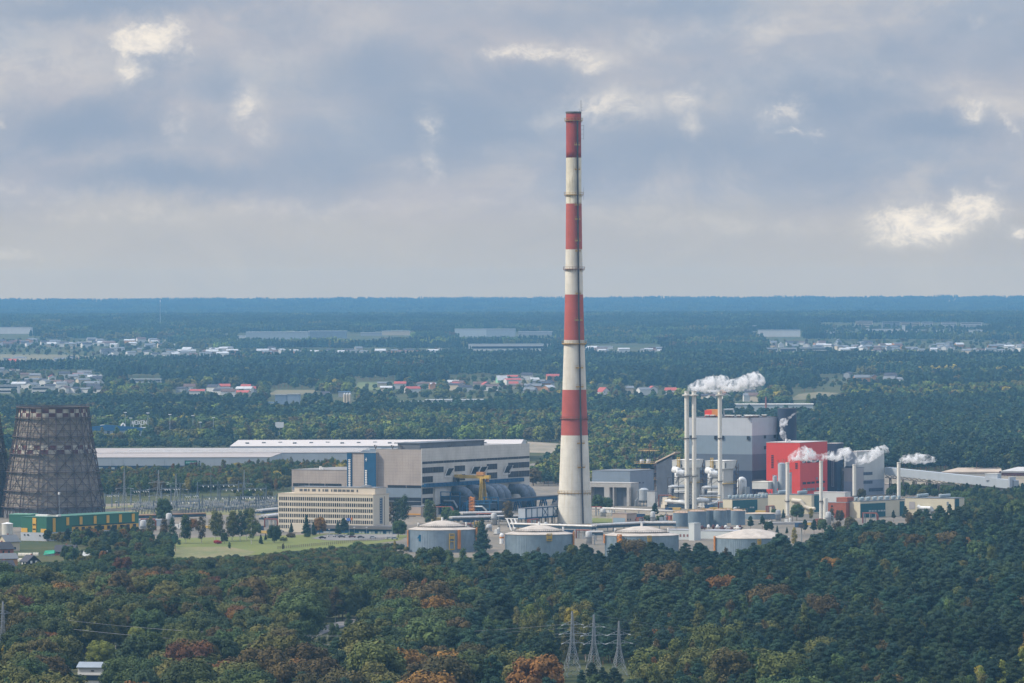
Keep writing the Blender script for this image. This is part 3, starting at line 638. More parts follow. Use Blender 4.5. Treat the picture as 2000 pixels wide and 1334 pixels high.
# ------------------------------------------------------------------ the striped chimney
WHITEC = mat('white_paint_concrete', (0.62, 0.59, 0.51), .85, var=.12, nscale=.12, streak=.4, stain=(.42, .33, .20), lines=(3.1, 5.0), linec=.12)
REDC = mat('red_paint_concrete', (0.37, 0.085, 0.062), .85, var=.12, nscale=.12, streak=.15, stain=(.30, .06, .045), lines=(0, 5.0), linec=.10)
STEEL = mat('dark_steel', (.10, .09, .085), .7, var=.2); RUSTY = mat('rusty_yellow_steel', (.42, .28, .10), .85, var=.3, nscale=.5, streak=.4, stain=(.25, .10, .04))
def chimney():
    base = G(1122.5, 1022); D = base.y; s_ = sc(D)
    root = empty('chimney', (base.x, base.y, 0), 0, 'tall chimney striped in red and white bands with a dark ladder', 'chimney')
    ys = [219, 308, 397.5, 487, 575, 664, 761, 850, 950, 1024]; hw = [14.6, 14.9, 15.3, 16.2, 17.7, 19.9, 23.2, 26.3, 30.4, 34.6]
    Z = lambda y: (1022-y)/s_*1.0
    def rad(y): return float(np.interp(y, ys, hw))/s_
    stained = mat('stained_white_concrete', (0.66, 0.62, 0.50), .85, var=.18, nscale=.15, streak=.75, stain=(.27, .22, .11))
    darkred = mat('sooty_red_concrete', (.30, .055, .045), .9, var=.2, nscale=.1, streak=.5, stain=(.14, .04, .035))
    bands = [(219, 308, darkred), (308, 397.5, stained), (397.5, 487, REDC), (487, 575, WHITEC), (575, 664, REDC), (664, 761, WHITEC), (761, 850, REDC), (850, 1024, WHITEC)]
    for a, b, m_ in bands:
        k = MB([m_]); n_ = max(2, int((b-a)/12)); k.lathe([(rad(b+(a-b)*i/n_), Z(b+(a-b)*i/n_)) for i in range(n_+1)], 48, cap=(a == 219))
        o = k.build('band', None, root, True); o['label'] = ('red' if 'red' in m_.name else 'white')+' painted band of the chimney'
    k = MB([STEEL]); k.lathe([(rad(219)-.6, Z(219)-.1), (rad(219)-.6, Z(219)+.3), (rad(219)+.25, Z(219)+.3), (rad(219)+.25, Z(221.5))], 48); k.build('rim', None, root)
    for y, w_, m_, posts in ((235, 3.2, RUSTY, 16), (380, 3.6, RUSTY, 18), (525, 4.4, mat('rust_steel', (.23, .11, .06), .9, var=.3), 22), (670, 4.2, RUSTY, 26), (817, 2.6, mat('rust_steel', (.23, .11, .06)), 26), (962, 2.0, RUSTY, 28)):
        k = MB([m_]); r0 = rad(y)-.05; r1 = r0+w_/s_; z = Z(y); th = .45 if y != 670 else 1.0
        k.lathe([(r0, z-th), (r1, z-th*.5), (r1, z+.05), (r0, z+.05)], 40, cap=False)
        for i in range(posts):
            a = 2*math.pi*i/posts; c_, s2 = math.cos(a), math.sin(a); k.bar((r1*c_, r1*s2, z), (r1*c_, r1*s2, z+1.3), .16)
            k.bar((r0*c_, r0*s2, z-1.6), (r1*c_, r1*s2, z-.3), .14)
        k.lathe([(r1-.06, z+1.22), (r1+.06, z+1.22), (r1+.06, z+1.36), (r1-.06, z+1.36)], 40, cap=False)
        k.build('platform', None, root)
    # ladder with its cage and the small landings
    A = R(-64); k = MB([mat('soot_steel', (.055, .05, .05), .8, var=.2)]); pr = None
    for y in np.linspace(1040, 236, 60):
        r_ = rad(min(y, 1022))+.75; p = Vector((r_*math.cos(A), r_*math.sin(A), max(0, Z(y))))
        if pr is not None: k.bar(pr, p, 1.0, 1.0)
        pr = p
    k.build('ladder', None, root)
    k = MB([RUSTY])
    for y in (283, 331, 428, 470, 573, 625, 718, 755, 865, 912, 400, 490):
        r_ = rad(y)+.9; p = Vector((r_*math.cos(A), r_*math.sin(A), Z(y))); t = Vector((-math.sin(A), math.cos(A), 0)); w_ = 2.2 if y > 600 else 1.6
        k.bar(p-t*w_*1.3, p+t*w_, .35, .9)
        for q in (-1.3, -.5, .6, 1): k.bar(p+t*w_*q, p+t*w_*q+Vector((0, 0, 1.5)), .14)
        k.bar(p-t*w_*1.3+Vector((0, 0, 1.5)), p+t*w_+Vector((0, 0, 1.5)), .12)
    k.build('landing', None, root)
    k = MB([STEEL]); r_ = rad(219)
    k.bar((r_, -1, Z(235)), (r_, -1, Z(196)), .22); k.bar((r_-1, 0, Z(221)), (r_-1, 0, Z(213)), .15)
    for z in (205, 210, 216): k.bar((r_, -1, Z(z)), (r_+.9, -1, Z(z)), .12)
    k.bar((r_+1.6, 0, Z(244)), (r_+1.6, 0, Z(272)), .15)
    for z in (245, 253, 262, 271): k.bar((r_-.2, 0, Z(z)), (r_+1.8, 0, Z(z)), .12)
    k.bar((r_+1.5, 0, Z(366)), (r_+1.5, 0, Z(390)), .14)
    k.build('antenna', None, root)
chimney()
# ------------------------------------------------------------------ buildings measured on their two visible faces
class Bld:
    """origin at the near bottom corner; local x runs along the front face (negative to the left), local y goes away along the right face"""
    def __init__(s, name, label, cat, xl, xc, xr, yb, yt, m, th=28, D=None, roof=None, group=None, L1=None, L2=None, body='wall', parapet=0.0, z0=0.0):
        C = G(xc, yb) if D is None else PD(xc, yb, D); s.C = C; s.D = C.y; s.s = sc(C.y); s.th = R(th); s.xc = xc; s.yb = yb
        s.base = tz(C.y); s.L1 = L1 if L1 else -s.u(xl, yb); s.L2 = L2 if L2 else s.w(xr, yb); s.h = s.z(xc, yt)
        s.root = empty(name, (C.x, C.y, s.base), -s.th, label, cat, group); s.m = m
        if body:
            b = MB([m]); b.box(-s.L1, 0, 0, s.L2, z0, s.h); b.build(body, None, s.root)
        if roof:
            b = MB([roof]); b.box(-s.L1-.15, .15, -.15, s.L2+.15, s.h+.003, s.h+.35+parapet); b.build('roof', None, s.root)
    def k(s, px, py): return ray(px, py).x
    def u(s, px, py=None):
        k = s.k(px, py or s.yb); return (k*s.C.y-s.C.x)/(math.cos(s.th)+k*math.sin(s.th))
    def w(s, px, py=None):
        k = s.k(px, py or s.yb); return (k*s.C.y-s.C.x)/(math.sin(s.th)-k*math.cos(s.th))
    def z(s, px, py): return PD(px, py, s.C.y).z-s.base
    def zf(s, px, py): return PD(px, py, s.C.y-s.u(px, py)*math.sin(s.th)).z-s.base
    def zr(s, px, py): return PD(px, py, s.C.y+s.w(px, py)*math.cos(s.th)).z-s.base
    def fr(s, x0, x1, y0, y1, m, name='window', out=.12, zx=None, dep=.06, b=None, o2=None):
        """box on the front face between pixel columns and rows"""
        q = MB([m]) if b is None else b.use(m); zx = zx or (x0+x1)/2; ym = (y0+y1)/2
        q.box(s.u(x0, ym), s.u(x1, ym), -out, -out+dep if not o2 else o2, s.zf(zx, y1), s.zf(zx, y0))
        return q.build(name, None, s.root) if b is None else q
    def rt(s, x0, x1, y0, y1, m, name='window', out=.12, zx=None, dep=.06, b=None, o2=None):
        q = MB([m]) if b is None else b.use(m); zx = zx or (x0+x1)/2; ym = (y0+y1)/2
        q.box(out-dep if not o2 else -o2, out, s.w(x0, ym), s.w(x1, ym), s.zr(zx, y1), s.zr(zx, y0))
        return q.build(name, None, s.root) if b is None else q
    def part(s, name, b, **k): return b.build(name, None, s.root, **k)
def stuffpart(o): o['kind'] = 'stuff'; return o
GL = glass(); DKG = mat('dark_glazing', (.016, .02, .026), .5, var=.4, spec=.3); BLUE = mat('blue_cladding', (.008, .072, .155), .6, var=.15)
CONC = mat('pink_grey_panels', (.36, .315, .28), .9, var=.16, nscale=.06, streak=.35, stain=(.20, .155, .13), lines=(6.0, 1.8), linec=.22)
CONW = mat('pale_concrete_panels', (.52, .50, .45), .9, var=.14, nscale=.08, streak=.4, stain=(.30, .24, .18), lines=(6.0, 1.8), linec=.22)
CREAM = mat('cream_render', (.58, .52, .41), .85, var=.06, nscale=.1, streak=.08); ROOFG = mat('grey_roofing', (.16, .17, .18), .85, var=.15)
GBLUE = mat('grey_blue_cladding', (.17, .215, .26), .6, var=.08, lines=(3, 0), linec=.12); OFFW = mat('off_white_cladding', (.55, .55, .51), .7, var=.08, streak=.12, lines=(3, 0), linec=.1)
WHITE = mat('white_paint', (.74, .73, .70), .5, var=.06, streak=.08); YEL = mat('yellow_steel', (.50, .33, .06), .7, var=.2, streak=.25, nscale=.4); NAVY = mat('navy_cladding', (.028, .042, .075), .6, var=.1, lines=(2.5, 0), linec=.1)
PIPE = mat('white_insulated_pipe', (.62, .63, .62), .45, var=.12, nscale=.3); GALV = mat('galvanised_steel', (.30, .33, .35), .5, .4, var=.15); TEAL = mat('teal_cladding', (.01, .085, .10), .6, var=.12, lines=(2.5, 0), linec=.25)
SILV = mat('pale_grey_cladding', (.44, .47, .50), .55, var=.06, lines=(3.0, 0), linec=.10); ORANGE = mat('orange_steel', (.55, .22, .05), .7, var=.25, streak=.3)
TAN = mat('tan_roofing', (.44, .36, .28), .9, var=.18, nscale=.2); BROWNS = mat('brown_rusty_steel', (.12, .085, .07), .9, var=.3, nscale=.5)

def office():
    B = Bld('office_block', 'five storey beige office block with rows of small windows', 'office building', 543.5, 729, 760, 1041.5, 967, CREAM, roof=mat('beige_parapet', (.50, .42, .31), .9))
    rnd = random.Random(3); n_ = 44; xs = np.linspace(546.8, 726.2, n_); cnt = 0; rest = MB()
    gm = [mat('deep_window', (.012, .014, .018), .5, var=.2, spec=.3), mat('curtained_glass', (.10, .10, .095), .5, var=.3), mat('grey_glass', (.035, .04, .045), .5, var=.3)]
    for r_ in range(6):
        for i in range(n_):
            if r_ == 5 and i > 7: continue
            u0 = B.u(xs[i]-1.32, 1000); u1 = B.u(xs[i]+1.32, 1000); z1 = B.h-1.75-r_*3.3; m_ = gm[rnd.choice((0, 0, 1, 2, 2))]
            q = MB([m_]) if cnt < 96 else rest.use(m_); q.box(u0, u1, -.10, .05, z1-2.05, z1)
            if cnt < 96: B.part('window', q)
            cnt += 1
    stuffpart(B.part('window', rest))
    fr_ = mat('blue_glass', (.02, .07, .13), .3, var=.3, spec=.5); q = MB([fr_]); B.rt(741.5, 747, 972, 1023, fr_, b=q); B.part('stair_window', q)
    q = MB([OFFW])
    for i in range(11): z_ = B.h-2-i*1.45; q.box(.0, .2, B.w(742.5), B.w(744.5), z_-.3, z_)
    B.part('mullion', q)
    q = MB([mat('grey_slot', (.25, .22, .17))]); q.box(-.1, .1, B.w(750.3), B.w(751.6), 1.5, B.h-1); B.part('slot', q)
    # upper storey set back on the roof
    q = MB([mat('pale_beige_render', (.55, .49, .40), .9, var=.08)]); u0, u1 = B.u(571.5)-2, B.u(729)+4; q.box(u0+1, -1.0, 4, B.L2-1.5, B.h+.36, B.h+4.0); up = B.part('penthouse', q)
    q = MB([mat('penthouse_glass', (.10, .10, .095), .5)])
    for x0, x1 in ((573, 579), (581.5, 587.5), (589.5, 592.5), (597.5, 604.5), (610, 613), (618, 620.5), (622.5, 629), (634.5, 637), (639.5, 646), (648, 655), (656.5, 663), (664.5, 671), (673, 679), (684.5, 687)):
        q.box(B.u(x0, 960)+1.9, B.u(x1, 960)+1.9, 3.88, 4.05, B.h+1.5, B.h+2.9)
    o = q.build('window', None, up)
    q = MB([ROOFG]); q.box(u0+.8, -.8, 3.7, B.L2-1.3, B.h+4.003, B.h+4.25); q.lathe([(3.5, B.h+4.3), (2.6, B.h+5.3), (.2, B.h+5.7)], 12, B.u(703), 8); q.build('roof', None, up)
    q = MB([STEEL])
    for x in (577, 588, 605, 618, 633, 655, 668): q.bar((B.u(x), 4, B.h+4.2), (B.u(x), 4, B.h+6.6), .12)
    B.part('antenna', q)
    q = MB(); q.use(mat('sign_blue', (.08, .16, .42))).box(B.u(677.5), B.u(684.5), -.3, -.14, 7.0, 8.6); q.use(mat('sign_orange', (.6, .2, .04))).box(B.u(686), B.u(688.5), -.3, -.14, 7.4, 9.0); B.part('sign', q)
    # low entrance wing
    W = Bld('entrance_wing', 'low dark roofed glazed wing in front of the beige office block', 'building', 600, 768, 772, 1047, 1034.5, BLUE, D=B.C.y-14)
    q = MB([mat('dark_grey_fascia', (.13, .125, .125), .85, var=.15)]); q.box(-W.L1-.6, .6, -1.2, W.L2+10, W.h, W.h+1.9); W.part('roof', q)
    for x0, x1 in ((632, 655), (701, 712), (721, 732), (738, 748), (755, 767)):
        W.fr(x0, x1, 1037.5, 1045, mat('pale_window', (.34, .38, .38), .35, var=.2)); W.fr((x0+x1)/2-.4, (x0+x1)/2+.4, 1037.5, 1045, BLUE, 'mullion', .2)
    q = MB([CREAM]); q.box(-W.L1-14, -W.L1-1.5, 3, 10, 0, 5.0); W.part('porch', q)
office()

def main_hall():
    B = Bld('boiler_hall', 'huge weathered concrete boiler hall with dark window ribbons', 'power plant hall', 734.5, 823.6, 1034.5, 1006, 879, CONC, body=None)
    L1, L2, h = B.L1, B.L2, B.h
    q = MB([CONC, CONW]); q.use(CONC); q.box(-L1, -.3, 0, L2, 0, h); B.part('wall', q)
    q = MB([CONW]); z1 = B.zr(1000, 942); q.box(-.3, .05, 0, L2, z1-4, h+.9); q.box(-.3, .05, 0, B.w(868), 0, z1-4); q.box(-.3, .05, B.w(868), L2, 4, z1-4); B.part('side_wall', q)
    q = MB([mat('roof_felt', (.23, .22, .21), .9, var=.2)]); q.box(-L1+.4, -.4, .4, L2-.4, h+.003, h+.4); B.part('roof', q)
    # grey monitor along the roof
    q = MB([mat('grey_roof_cladding', (.115, .125, .14), .7, var=.12)]); q.box(-L1*.55, -2.2, B.w(824)+1.5, B.w(952), h+.4, h+4.3); q.box(-L1*.62, -1.7, B.w(824)+1, B.w(952), h+3.9, h+4.5); B.part('roof_monitor', q)
    q = MB([STEEL])
    for x in (733, 766, 783): q.bar((B.u(x), .8, h+.3), (B.u(x)-.8, .8, h+2.6), .35); q.bar((B.u(x), .8, h+.3), (B.u(x)+.8, .8, h+2.6), .35); q.box(B.u(x)-1.2, B.u(x)-.4, .6, 1.4, h+2.2, h+2.9)
    for x in (881, 911, 943, 878): q.bar((-.4, B.w(x), h+.3), (-.4, B.w(x)+1.5, h+2.6), .35); q.bar((-.4, B.w(x), h+.3), (-.4, B.w(x)-1.2, h+2.4), .3)
    B.part('floodlight', q)
    # ribbons of the long side, bay by bay
    bays = np.linspace(824.5, 1034, 11)
    def rib(i0, i1, ya, xa, yb_, xb, m_=DKG):
        for i in range(i0, i1):
            x0, x1 = bays[i]+.5, bays[i+1]-.1; zt = B.zr(xa, ya); zb = B.zr(xb, yb_)
            q = MB([m_]); q.box(.0, .16, B.w(x0), B.w(x1), zb, zt)
            q.use(mat('window_bars', (.13, .13, .13)));
            for k_ in range(1, 4): y_ = B.w(x0)+(B.w(x1)-B.w(x0))*k_/4; q.box(.16, .2, y_-.12, y_+.12, zb, zt)
            B.part('window', q)
    rib(0, 10, 901.5, 830, 906.2, 830)
    for a, b_ in ((0, 2), (3, 4), (6, 7), (8, 10)): rib(a, b_, 913.2, 830, 924.3, 830)
    for a, b_ in ((0, 1), (3, 4), (6, 7), (8, 10)): rib(a, b_, 930.5, 832, 942.5, 832)
    for ya, yb_ in ((954, 965), (972.5, 983)): rib(0, 1, ya, 832, yb_, 832)
    q = MB([mat('side_wall_pier', (.46, .45, .41), .9, var=.15, streak=.3)]); q.box(.05, 1.4, B.w(846.5), B.w(867), 6, B.zr(850, 954)); B.part('pier', q)
    # open hatches
    for x0, x1 in ((868.5, 880), (918.5, 932), (933.5, 945.5), (983, 994.5)):
        y_ = 919 if x0 < 900 else 916 if x0 < 950 else 914; q = MB(); z_ = B.zr(x0, y_); w0, w1 = B.w(x0), B.w(x1); d_ = w1-w0
        q.use(DKG).add([(.3, w0, z_-3), (.3, w1-d_*.15, z_-3), (2.6, w1, z_+1.2), (2.6, w0+d_*.15, z_+1.2), (.1, w0, z_-3.2), (.1, w1-d_*.15, z_-3.2), (2.4, w1, z_+1.4), (2.4, w0+d_*.15, z_+1.4)], [(0, 1, 2, 3), (4, 7, 6, 5), (0, 4, 5, 1), (1, 5, 6, 2), (2, 6, 7, 3), (3, 7, 4, 0)])
        q.use(WHITE); q.bar((.3, w0-.5, z_-4), (2.2, w0+d_*.1, z_+1.6), .4); q.bar((.3, w1+.4, z_-4), (2.6, w1+.5, z_+1.6), .4); q.bar((.3, w0-.5, z_-4), (.3, w1+.4, z_-4), .4)
        B.part('hatch', q)
    # short side: glazing band, blue-grey band
    zf = B.zf
    q = MB([DKG]); B.fr(757.3, 793, 947.5, 953.2, DKG, b=q); B.fr(794, 823, 948, 953.2, DKG, b=q); B.part('window', q)
    B.fr(734.6, 823.4, 953.6, 972, GBLUE, 'cladding_band', .3, zx=820)
    B.fr(758, 823, 972.4, 989, DKG, 'window', .2, zx=820); B.fr(758, 823, 979, 980, GALV, 'glazing_bar', .3, zx=820)
    # stair towers in blue and concrete
    T = Bld('stair_tower', 'concrete stair tower with two tall blue strips, left of the boiler hall', 'tower', 678.5, 734.7, 736, 1008, 884.8, CONC, D=B.C.y+L1*math.sin(B.th)-3.0, L2=14)
    q = MB([BLUE]); T.fr(678.5, 687.4, 885.2, 1000, BLUE, b=q, out=.5, dep=.5); T.part('blue_strip', q)
    q = MB([BLUE]); T.fr(711.9, 734.7, 885.2, 1000, BLUE, b=q, out=.5, dep=.5, zx=730); T.part('blue_strip', q)
    for xa, xb, y0, ys in ((681.8, 685.8, 898, 17), (714.2, 718, 919, 11)):
        q = MB([WHITE])
        for i in range(ys): zz = T.zf(xa, y0+i*3.4); q.box(T.u(xa), T.u(xb), -.8, -.5, zz-.35, zz+.3)
        q.box(T.u((xa+xb)/2-.3), T.u((xa+xb)/2+.3), -.7, -.5, T.zf(xa, y0+ys*3.4), T.zf(xa, y0)); T.part('window', q)
    q = MB([WHITE]); zz = T.zf(716, 897.5); q.box(T.u(715), T.u(718), -.8, -.5, zz-.3, zz+.3); q.box(T.u(716.2), T.u(716.9), -.8, -.5, zz-1.2, zz+1.2); T.part('window', q)
    q = MB([ROOFG]); q.box(-T.L1-.2, .2, -.6, 14.2, T.h, T.h+.3); T.part('roof', q)
    # low turbine hall
    U = Bld('turbine_hall', 'low concrete turbine hall behind the beige office block', 'power plant hall', 570, 679, 681, 1004, 919, CONC, D=T.C.y+T.L1*math.sin(T.th)+1, L2=60, roof=mat('roof_felt', (.23, .22, .21)))
    for x0, x1 in ((572.5, 603), (604.5, 634), (635.5, 667)): U.fr(x0, x1, 944.5, 950.5, DKG, out=.2, zx=640)
    U.fr(571, 667, 951.2, 957, GBLUE, 'cladding_band', .2, zx=640)
    q = MB([WHITE]); q.lathe([(.8, U.h), (.8, U.h+2.4)], 8, U.u(622), 3); q.lathe([(.7, U.h), (.7, U.h+1.8)], 8, U.u(626), 3); U.part('vent', q)
    # crane runway fixed to the hall and the steel of the flue yard
    q = MB([BLUE]); zr_ = B.zr(830, 947); w0, w1 = B.w(824), B.w(1016.5); q.box(1.4, 2.6, w0, w1, zr_-1.6, zr_+.9)
    for i in range(25): y_ = w0+(w1-w0)*i/24; q.box(2.6, 2.8, y_-.15, y_+.15, zr_-1.6, zr_+.9)
    for i in range(10): y_ = w0+(w1-w0)*i/9; q.box(.1, 1.4, y_-.4, y_+.4, zr_-1.2, zr_)
    B.part('crane_runway', q)
    return B
HALL = main_hall()
def hp(x, y, z): return HALL.root.matrix_world if False else (HALL.C.x+x*math.cos(HALL.th)+y*math.sin(HALL.th), HALL.C.y-x*math.sin(HALL.th)+y*math.cos(HALL.th), z)
def flue_yard():
    B = HALL; DUCT = mat('lagged_duct', (.12, .145, .175), .5, .3, var=.15, lines=(1.7, 0), linec=.5); th = -B.th
    def inv(px, py, x):
        """local y and z on the plane local x = x, through a pixel"""
        k = ray(px, py); c_, s_ = math.cos(B.th), math.sin(B.th)
        # C.x + x c + y s = k.x*(C.y - x s + y c)
        y = (k.x*(B.C.y-x*s_)-B.C.x-x*c_)/(s_-k.x*c_); D = B.C.y-x*s_+y*c_; return y, H+k.z*D
    X = 20.0     # line of the outer crane runway, metres from the wall
    specs = [(925, 950, 15, 3.0), (953, 947, 15, 3.1), (972.5, 946, 16, 3.2), (986, 945, 17, 3.1), (998, 945, 18, 3.2), (1036, 945.5, 15, 3.2), (1047, 946, 17, 3.2)]
    for i, (px, py, reach, r_) in enumerate(specs):
        y, zt = inv(px, py, reach); zt = min(zt, 26)-r_
        t = empty('flue_duct', hp(0, y, 0), th, ['first', 'second', 'third', 'fourth', 'fifth', 'sixth', 'last'][i]+' grey curved flue duct from the left beside the boiler hall', 'duct', 'curved flue ducts beside the boiler hall')
        q = MB([DUCT]); pts = [(.3, 0, zt)]+[(reach-r_-6+6*math.sin(a), 0, zt-6+6*math.cos(a)) for a in np.linspace(0, math.pi/2, 9)]+[(reach-r_, 0, 0)]
        q.tube(pts, r_, 14); q.build('duct', None, t, True)
        q = MB([mat('duct_ring', (.13, .155, .185), .6, var=.1)])
        for j in range(1, len(pts)-1, 2):
            p = Vector(pts[j]); d = (Vector(pts[j+1])-Vector(pts[j-1])).normalized()*.25; q.tube([p-d, p+d], r_+.18, 14)
        for z in (5, 9, 13):
            if z < zt-6: q.tube([(reach-r_, 0, z), (reach-r_, 0, z+.4)], r_+.18, 14)
        q.build('ring', None, t)
    # outer runway on blue trestles
    y0, zr_ = inv(907.5, 979, X); y1, _ = inv(1087, 968, X)
    t = empty('crane_gantry', hp(X, y0, 0), th, 'long blue steel crane runway on trestles in front of the flue ducts', 'gantry'); L_ = y1-y0
    q = MB([mat('dark_walkway', (.10, .10, .11), .8)]); q.box(-1.2, 1.2, 0, L_, zr_-.6, zr_); q.build('walkway', None, t)
    q = MB([BLUE]); q.box(-.8, .8, 0, L_, zr_-2.4, zr_-.6); q.build('girder', None, t)
    for i in range(8):
        y_ = 1+L_*i/7.0*.985; q = MB([BLUE])
        for dx in (-2.4, 2.4): q.bar((dx, y_-1.5, 0), (dx*.4, y_-1.2, zr_-2.2), .7); q.bar((dx, y_+1.5, 0), (dx*.4, y_+1.2, zr_-2.2), .7)
        for z in (4, 9, 14):
            if z < zr_-3: q.bar((-2.2, y_-1.4, z), (2.2, y_-1.4, z), .35); q.bar((-2.2, y_+1.4, z), (2.2, y_+1.4, z), .35); q.bar((2, y_-1.4, z), (2, y_+1.4, z), .35)
        q.build('trestle', None, t)
    # yellow gantry crane
    y2, zb = inv(942, 931, X); ym, zw = inv(877, 931, 2); y2 = ym if False else y2
    t = empty('gantry_crane', hp(X, y2, zr_), th, 'yellow gantry crane spanning the flue ducts', 'crane'); zb = zb-zr_
    q = MB([YEL]); q.box(-X+2, 5.5, -1.2, 1.2, zb-1.2, zb+.9); q.box(-X+1, -X+4, -2.5, 2.5, zb-.6, zb+1.2); q.build('beam', None, t)
    for sy in (-1, 1):
        q = MB([YEL]); q.bar((0, sy*3.6, 0), (-.3, sy*1.4, zb-1.2), 1.1); q.bar((1.2, sy*3.2, 0), (.6, sy*1.3, zb-1.2), .7)
        for k_ in range(1, 5): q.bar((0, sy*3.6*(1-k_*.12), zb*k_/5), (1, sy*3.2*(1-k_*.12), zb*(k_+.5)/5), .35)
        q.build('leg', None, t)
    q = MB([YEL]); q.bar((0, -4.5, .4), (0, 4.5, .4), 1.0); q.bar((0, -2.6, zb*.5), (0, 2.6, zb*.5), .6); q.bar((0, -1.8, zb*.78), (0, 1.8, zb*.78), .6); q.build('cross_beam', None, t)
    q = MB([mat('crane_cab', (.45, .22, .08), .7, var=.3)]); q.box(-3.5, 1.5, -1.6, 1.6, zb+.9, zb+3.0); q.box(2, 3.4, 1.2, 2.8, zb-3.4, zb-1); q.build('trolley', None, t)
    q = MB([STEEL])
    q.box(-X+.2, -X+2.2, -2.8, -2.2, zb-5.5, zb-.6); q.box(-X+.2, -X+2.2, 2.2, 2.8, zb-5.5, zb-.6); q.build('end_carriage', None, t)
    # orange stair
    p = G(922, 1008); t = empty('stair_tower', p, R(-28), 'orange zigzag steel stair left of the yellow gantry crane', 'stair'); q = MB([ORANGE])
    for z in range(6): q.bar((-1.2, 0, z*2), (1.2, 0, z*2+1), .55, .8); q.bar((1.2, 0, z*2+1), (-1.2, 0, z*2+2), .55, .8); q.box(-1.6, 1.6, -.8, .8, z*2-.1, z*2+.1)
    for dx in (-1.6, 1.6): q.bar((dx, .7, 0), (dx, .7, 12), .25); q.bar((dx, -.7, 0), (dx, -.7, 12), .25)
    q.build('flight', None, t)
    # dark machinery under the ducts
    for i, (px, py, w_, h_, lab) in enumerate(((880, 1004, 14, 14, 'dark blue steel fan house left of the flue ducts'), (935, 1006, 16, 9, 'dark blue plant room under the flue ducts'), (960, 1005, 10, 11, 'dark blue steel frame between the flue ducts'))):
        p = G(px, py); t = empty('fan_house', p, th, lab, 'machinery'); q = MB([mat('dark_blue_steel', (.03, .05, .075), .6, var=.3, nscale=.3)]); q.box(-w_/2, w_/2, 0, 12, h_*.45, h_*.8); q.box(-w_*.3, w_*.3, 2, 10, 0, h_*.45); q.build('casing', None, t)
        q = MB([BLUE])
        for a in (-w_/2, 0, w_/2): q.bar((a, -.3, 0), (a, -.3, h_), .7)
        for z in (h_*.45, h_*.8, h_): q.bar((-w_/2, -.4, z), (w_/2, -.4, z), .5)
        q.bar((-w_/2, -.4, 0), (0, -.4, h_*.45), .35); q.bar((w_/2, -.4, 0), (0, -.4, h_*.45), .35); q.build('frame', None, t)
        q = MB([GALV]); q.tube([(-w_*.3, -1, h_*.6), (w_*.2, -1, h_*.6), (w_*.4, -1, h_*.3)], .6, 8); q.build('pipe', None, t)
    # white panelled gallery to the chimney
    g = Bld('flue_gallery', 'white panelled flue gallery in blue framing leading into the chimney', 'gallery', 1012.5, 1026, 1111, 1026, 993.2, GALV, z0=4.4, D=3560)
    zt, zb = g.h, 4.4
    q = MB([mat('panel_grey', (.40, .44, .48), .6, var=.08)]); g.part('end_panel', q.box(-g.L1, -.01, -.12, .0, zb+.02, zt-.02))
    for i in range(8):
        a, b_ = 1+(g.L2-1)*i/8, 1+(g.L2-1)*(i+1)/8; q = MB([mat('panel_white', (.58, .61, .62), .6, var=.08)]); q.box(0, .15, a+.5, b_-.4, zb+.6, zt-.5); g.part('panel', q)
        q = MB([BLUE]); q.box(0, .35, a-.25, a+.3, zb-.4, zt+.1)
        if i in (3, 5): q.bar((.3, a+.4, zb+.6), (.3, b_-.4, zt-.5), .22); q.bar((.3, b_-.4, zb+.6), (.3, a+.4, zt-.5), .22)
        g.part('post', q)
    q = MB([BLUE]); q.box(-.1, .4, -.2, g.L2+.3, zt-.3, zt+.15); q.box(-.1, .4, -.2, g.L2+.3, zb-.5, zb+.3); q.box(-g.L1, .4, -.4, -.12, zb-.5, zb+.1); g.part('frame', q)
    q = MB([mat('dark_roof_sheet', (.10, .105, .115), .8, var=.15)]); L_ = g.L2; q.add([(-g.L1, -.3, zt+.16), (.5, -.3, zt+.16), (.5, L_, zt+.16), (-g.L1, L_, zt+.16), (-g.L1, L_*.72, zt+.5), (.5, L_*.72, zt+.2), (-g.L1-2, L_+6, zt+5.5), (-1, L_+1, zt+4.8)], [(0, 1, 5, 4), (4, 5, 2, 7, 6), (5, 4, 6, 7)]); g.part('roof', q)
    for i in range(7):
        q = MB([mat('concrete_leg', (.30, .28, .25), .9, var=.2)]); y_ = 2+L_*i/6.6
        for dx in (-.8, -g.L1+.8): q.box(dx-.45, dx+.45, y_-.45, y_+.45, 0, zb)
        g.part('leg', q)
    # ground-level pipe racks with pale tops
    for px0, py0, px1, py1, w_, zt, lab in ((900, 1020, 1000, 1018, 6, 5.5, 'pale topped pipe rack beside the second round tank'), (880, 1027, 1010, 1024, 5, 5, 'low silver pipe rack behind the first two round tanks')):
        a, b_ = G(px0, py0), G(px1, py1); rack('pipe_rack', a, b_, w_, zt, lab)
def rack(name, a, b_, w_, zt, lab, top=None, group=None):
    d = b_-a; L_ = d.length; t = empty(name, a, math.atan2(d.y, d.x), lab, 'pipe rack', group)
    q = MB([top or mat('silver_pipe', (.50, .48, .45), .5, .2, var=.2, nscale=.4)])
    for i in range(3): y_ = -w_/2+w_*(i+.5)/3; q.tube([(0, y_, zt), (L_, y_, zt)], w_/7, 8)
    q.build('pipe', None, t); q = MB([mat('dark_rack', (.035, .06, .085), .7, var=.2)]); q.box(0, L_, -w_/2, w_/2, zt-1.9, zt-w_/7-.1); q.build('deck', None, t)
    q = MB([GALV]); n_ = max(2, int(L_/12))
    for i in range(n_+1):
        x = L_*i/n_; q.bar((x, -w_/2+.3, 0), (x, -w_/2+.3, zt-1.9), .5); q.bar((x, w_/2-.3, 0), (x, w_/2-.3, zt-1.9), .5)
    q.build('post', None, t); return t
flue_yard()

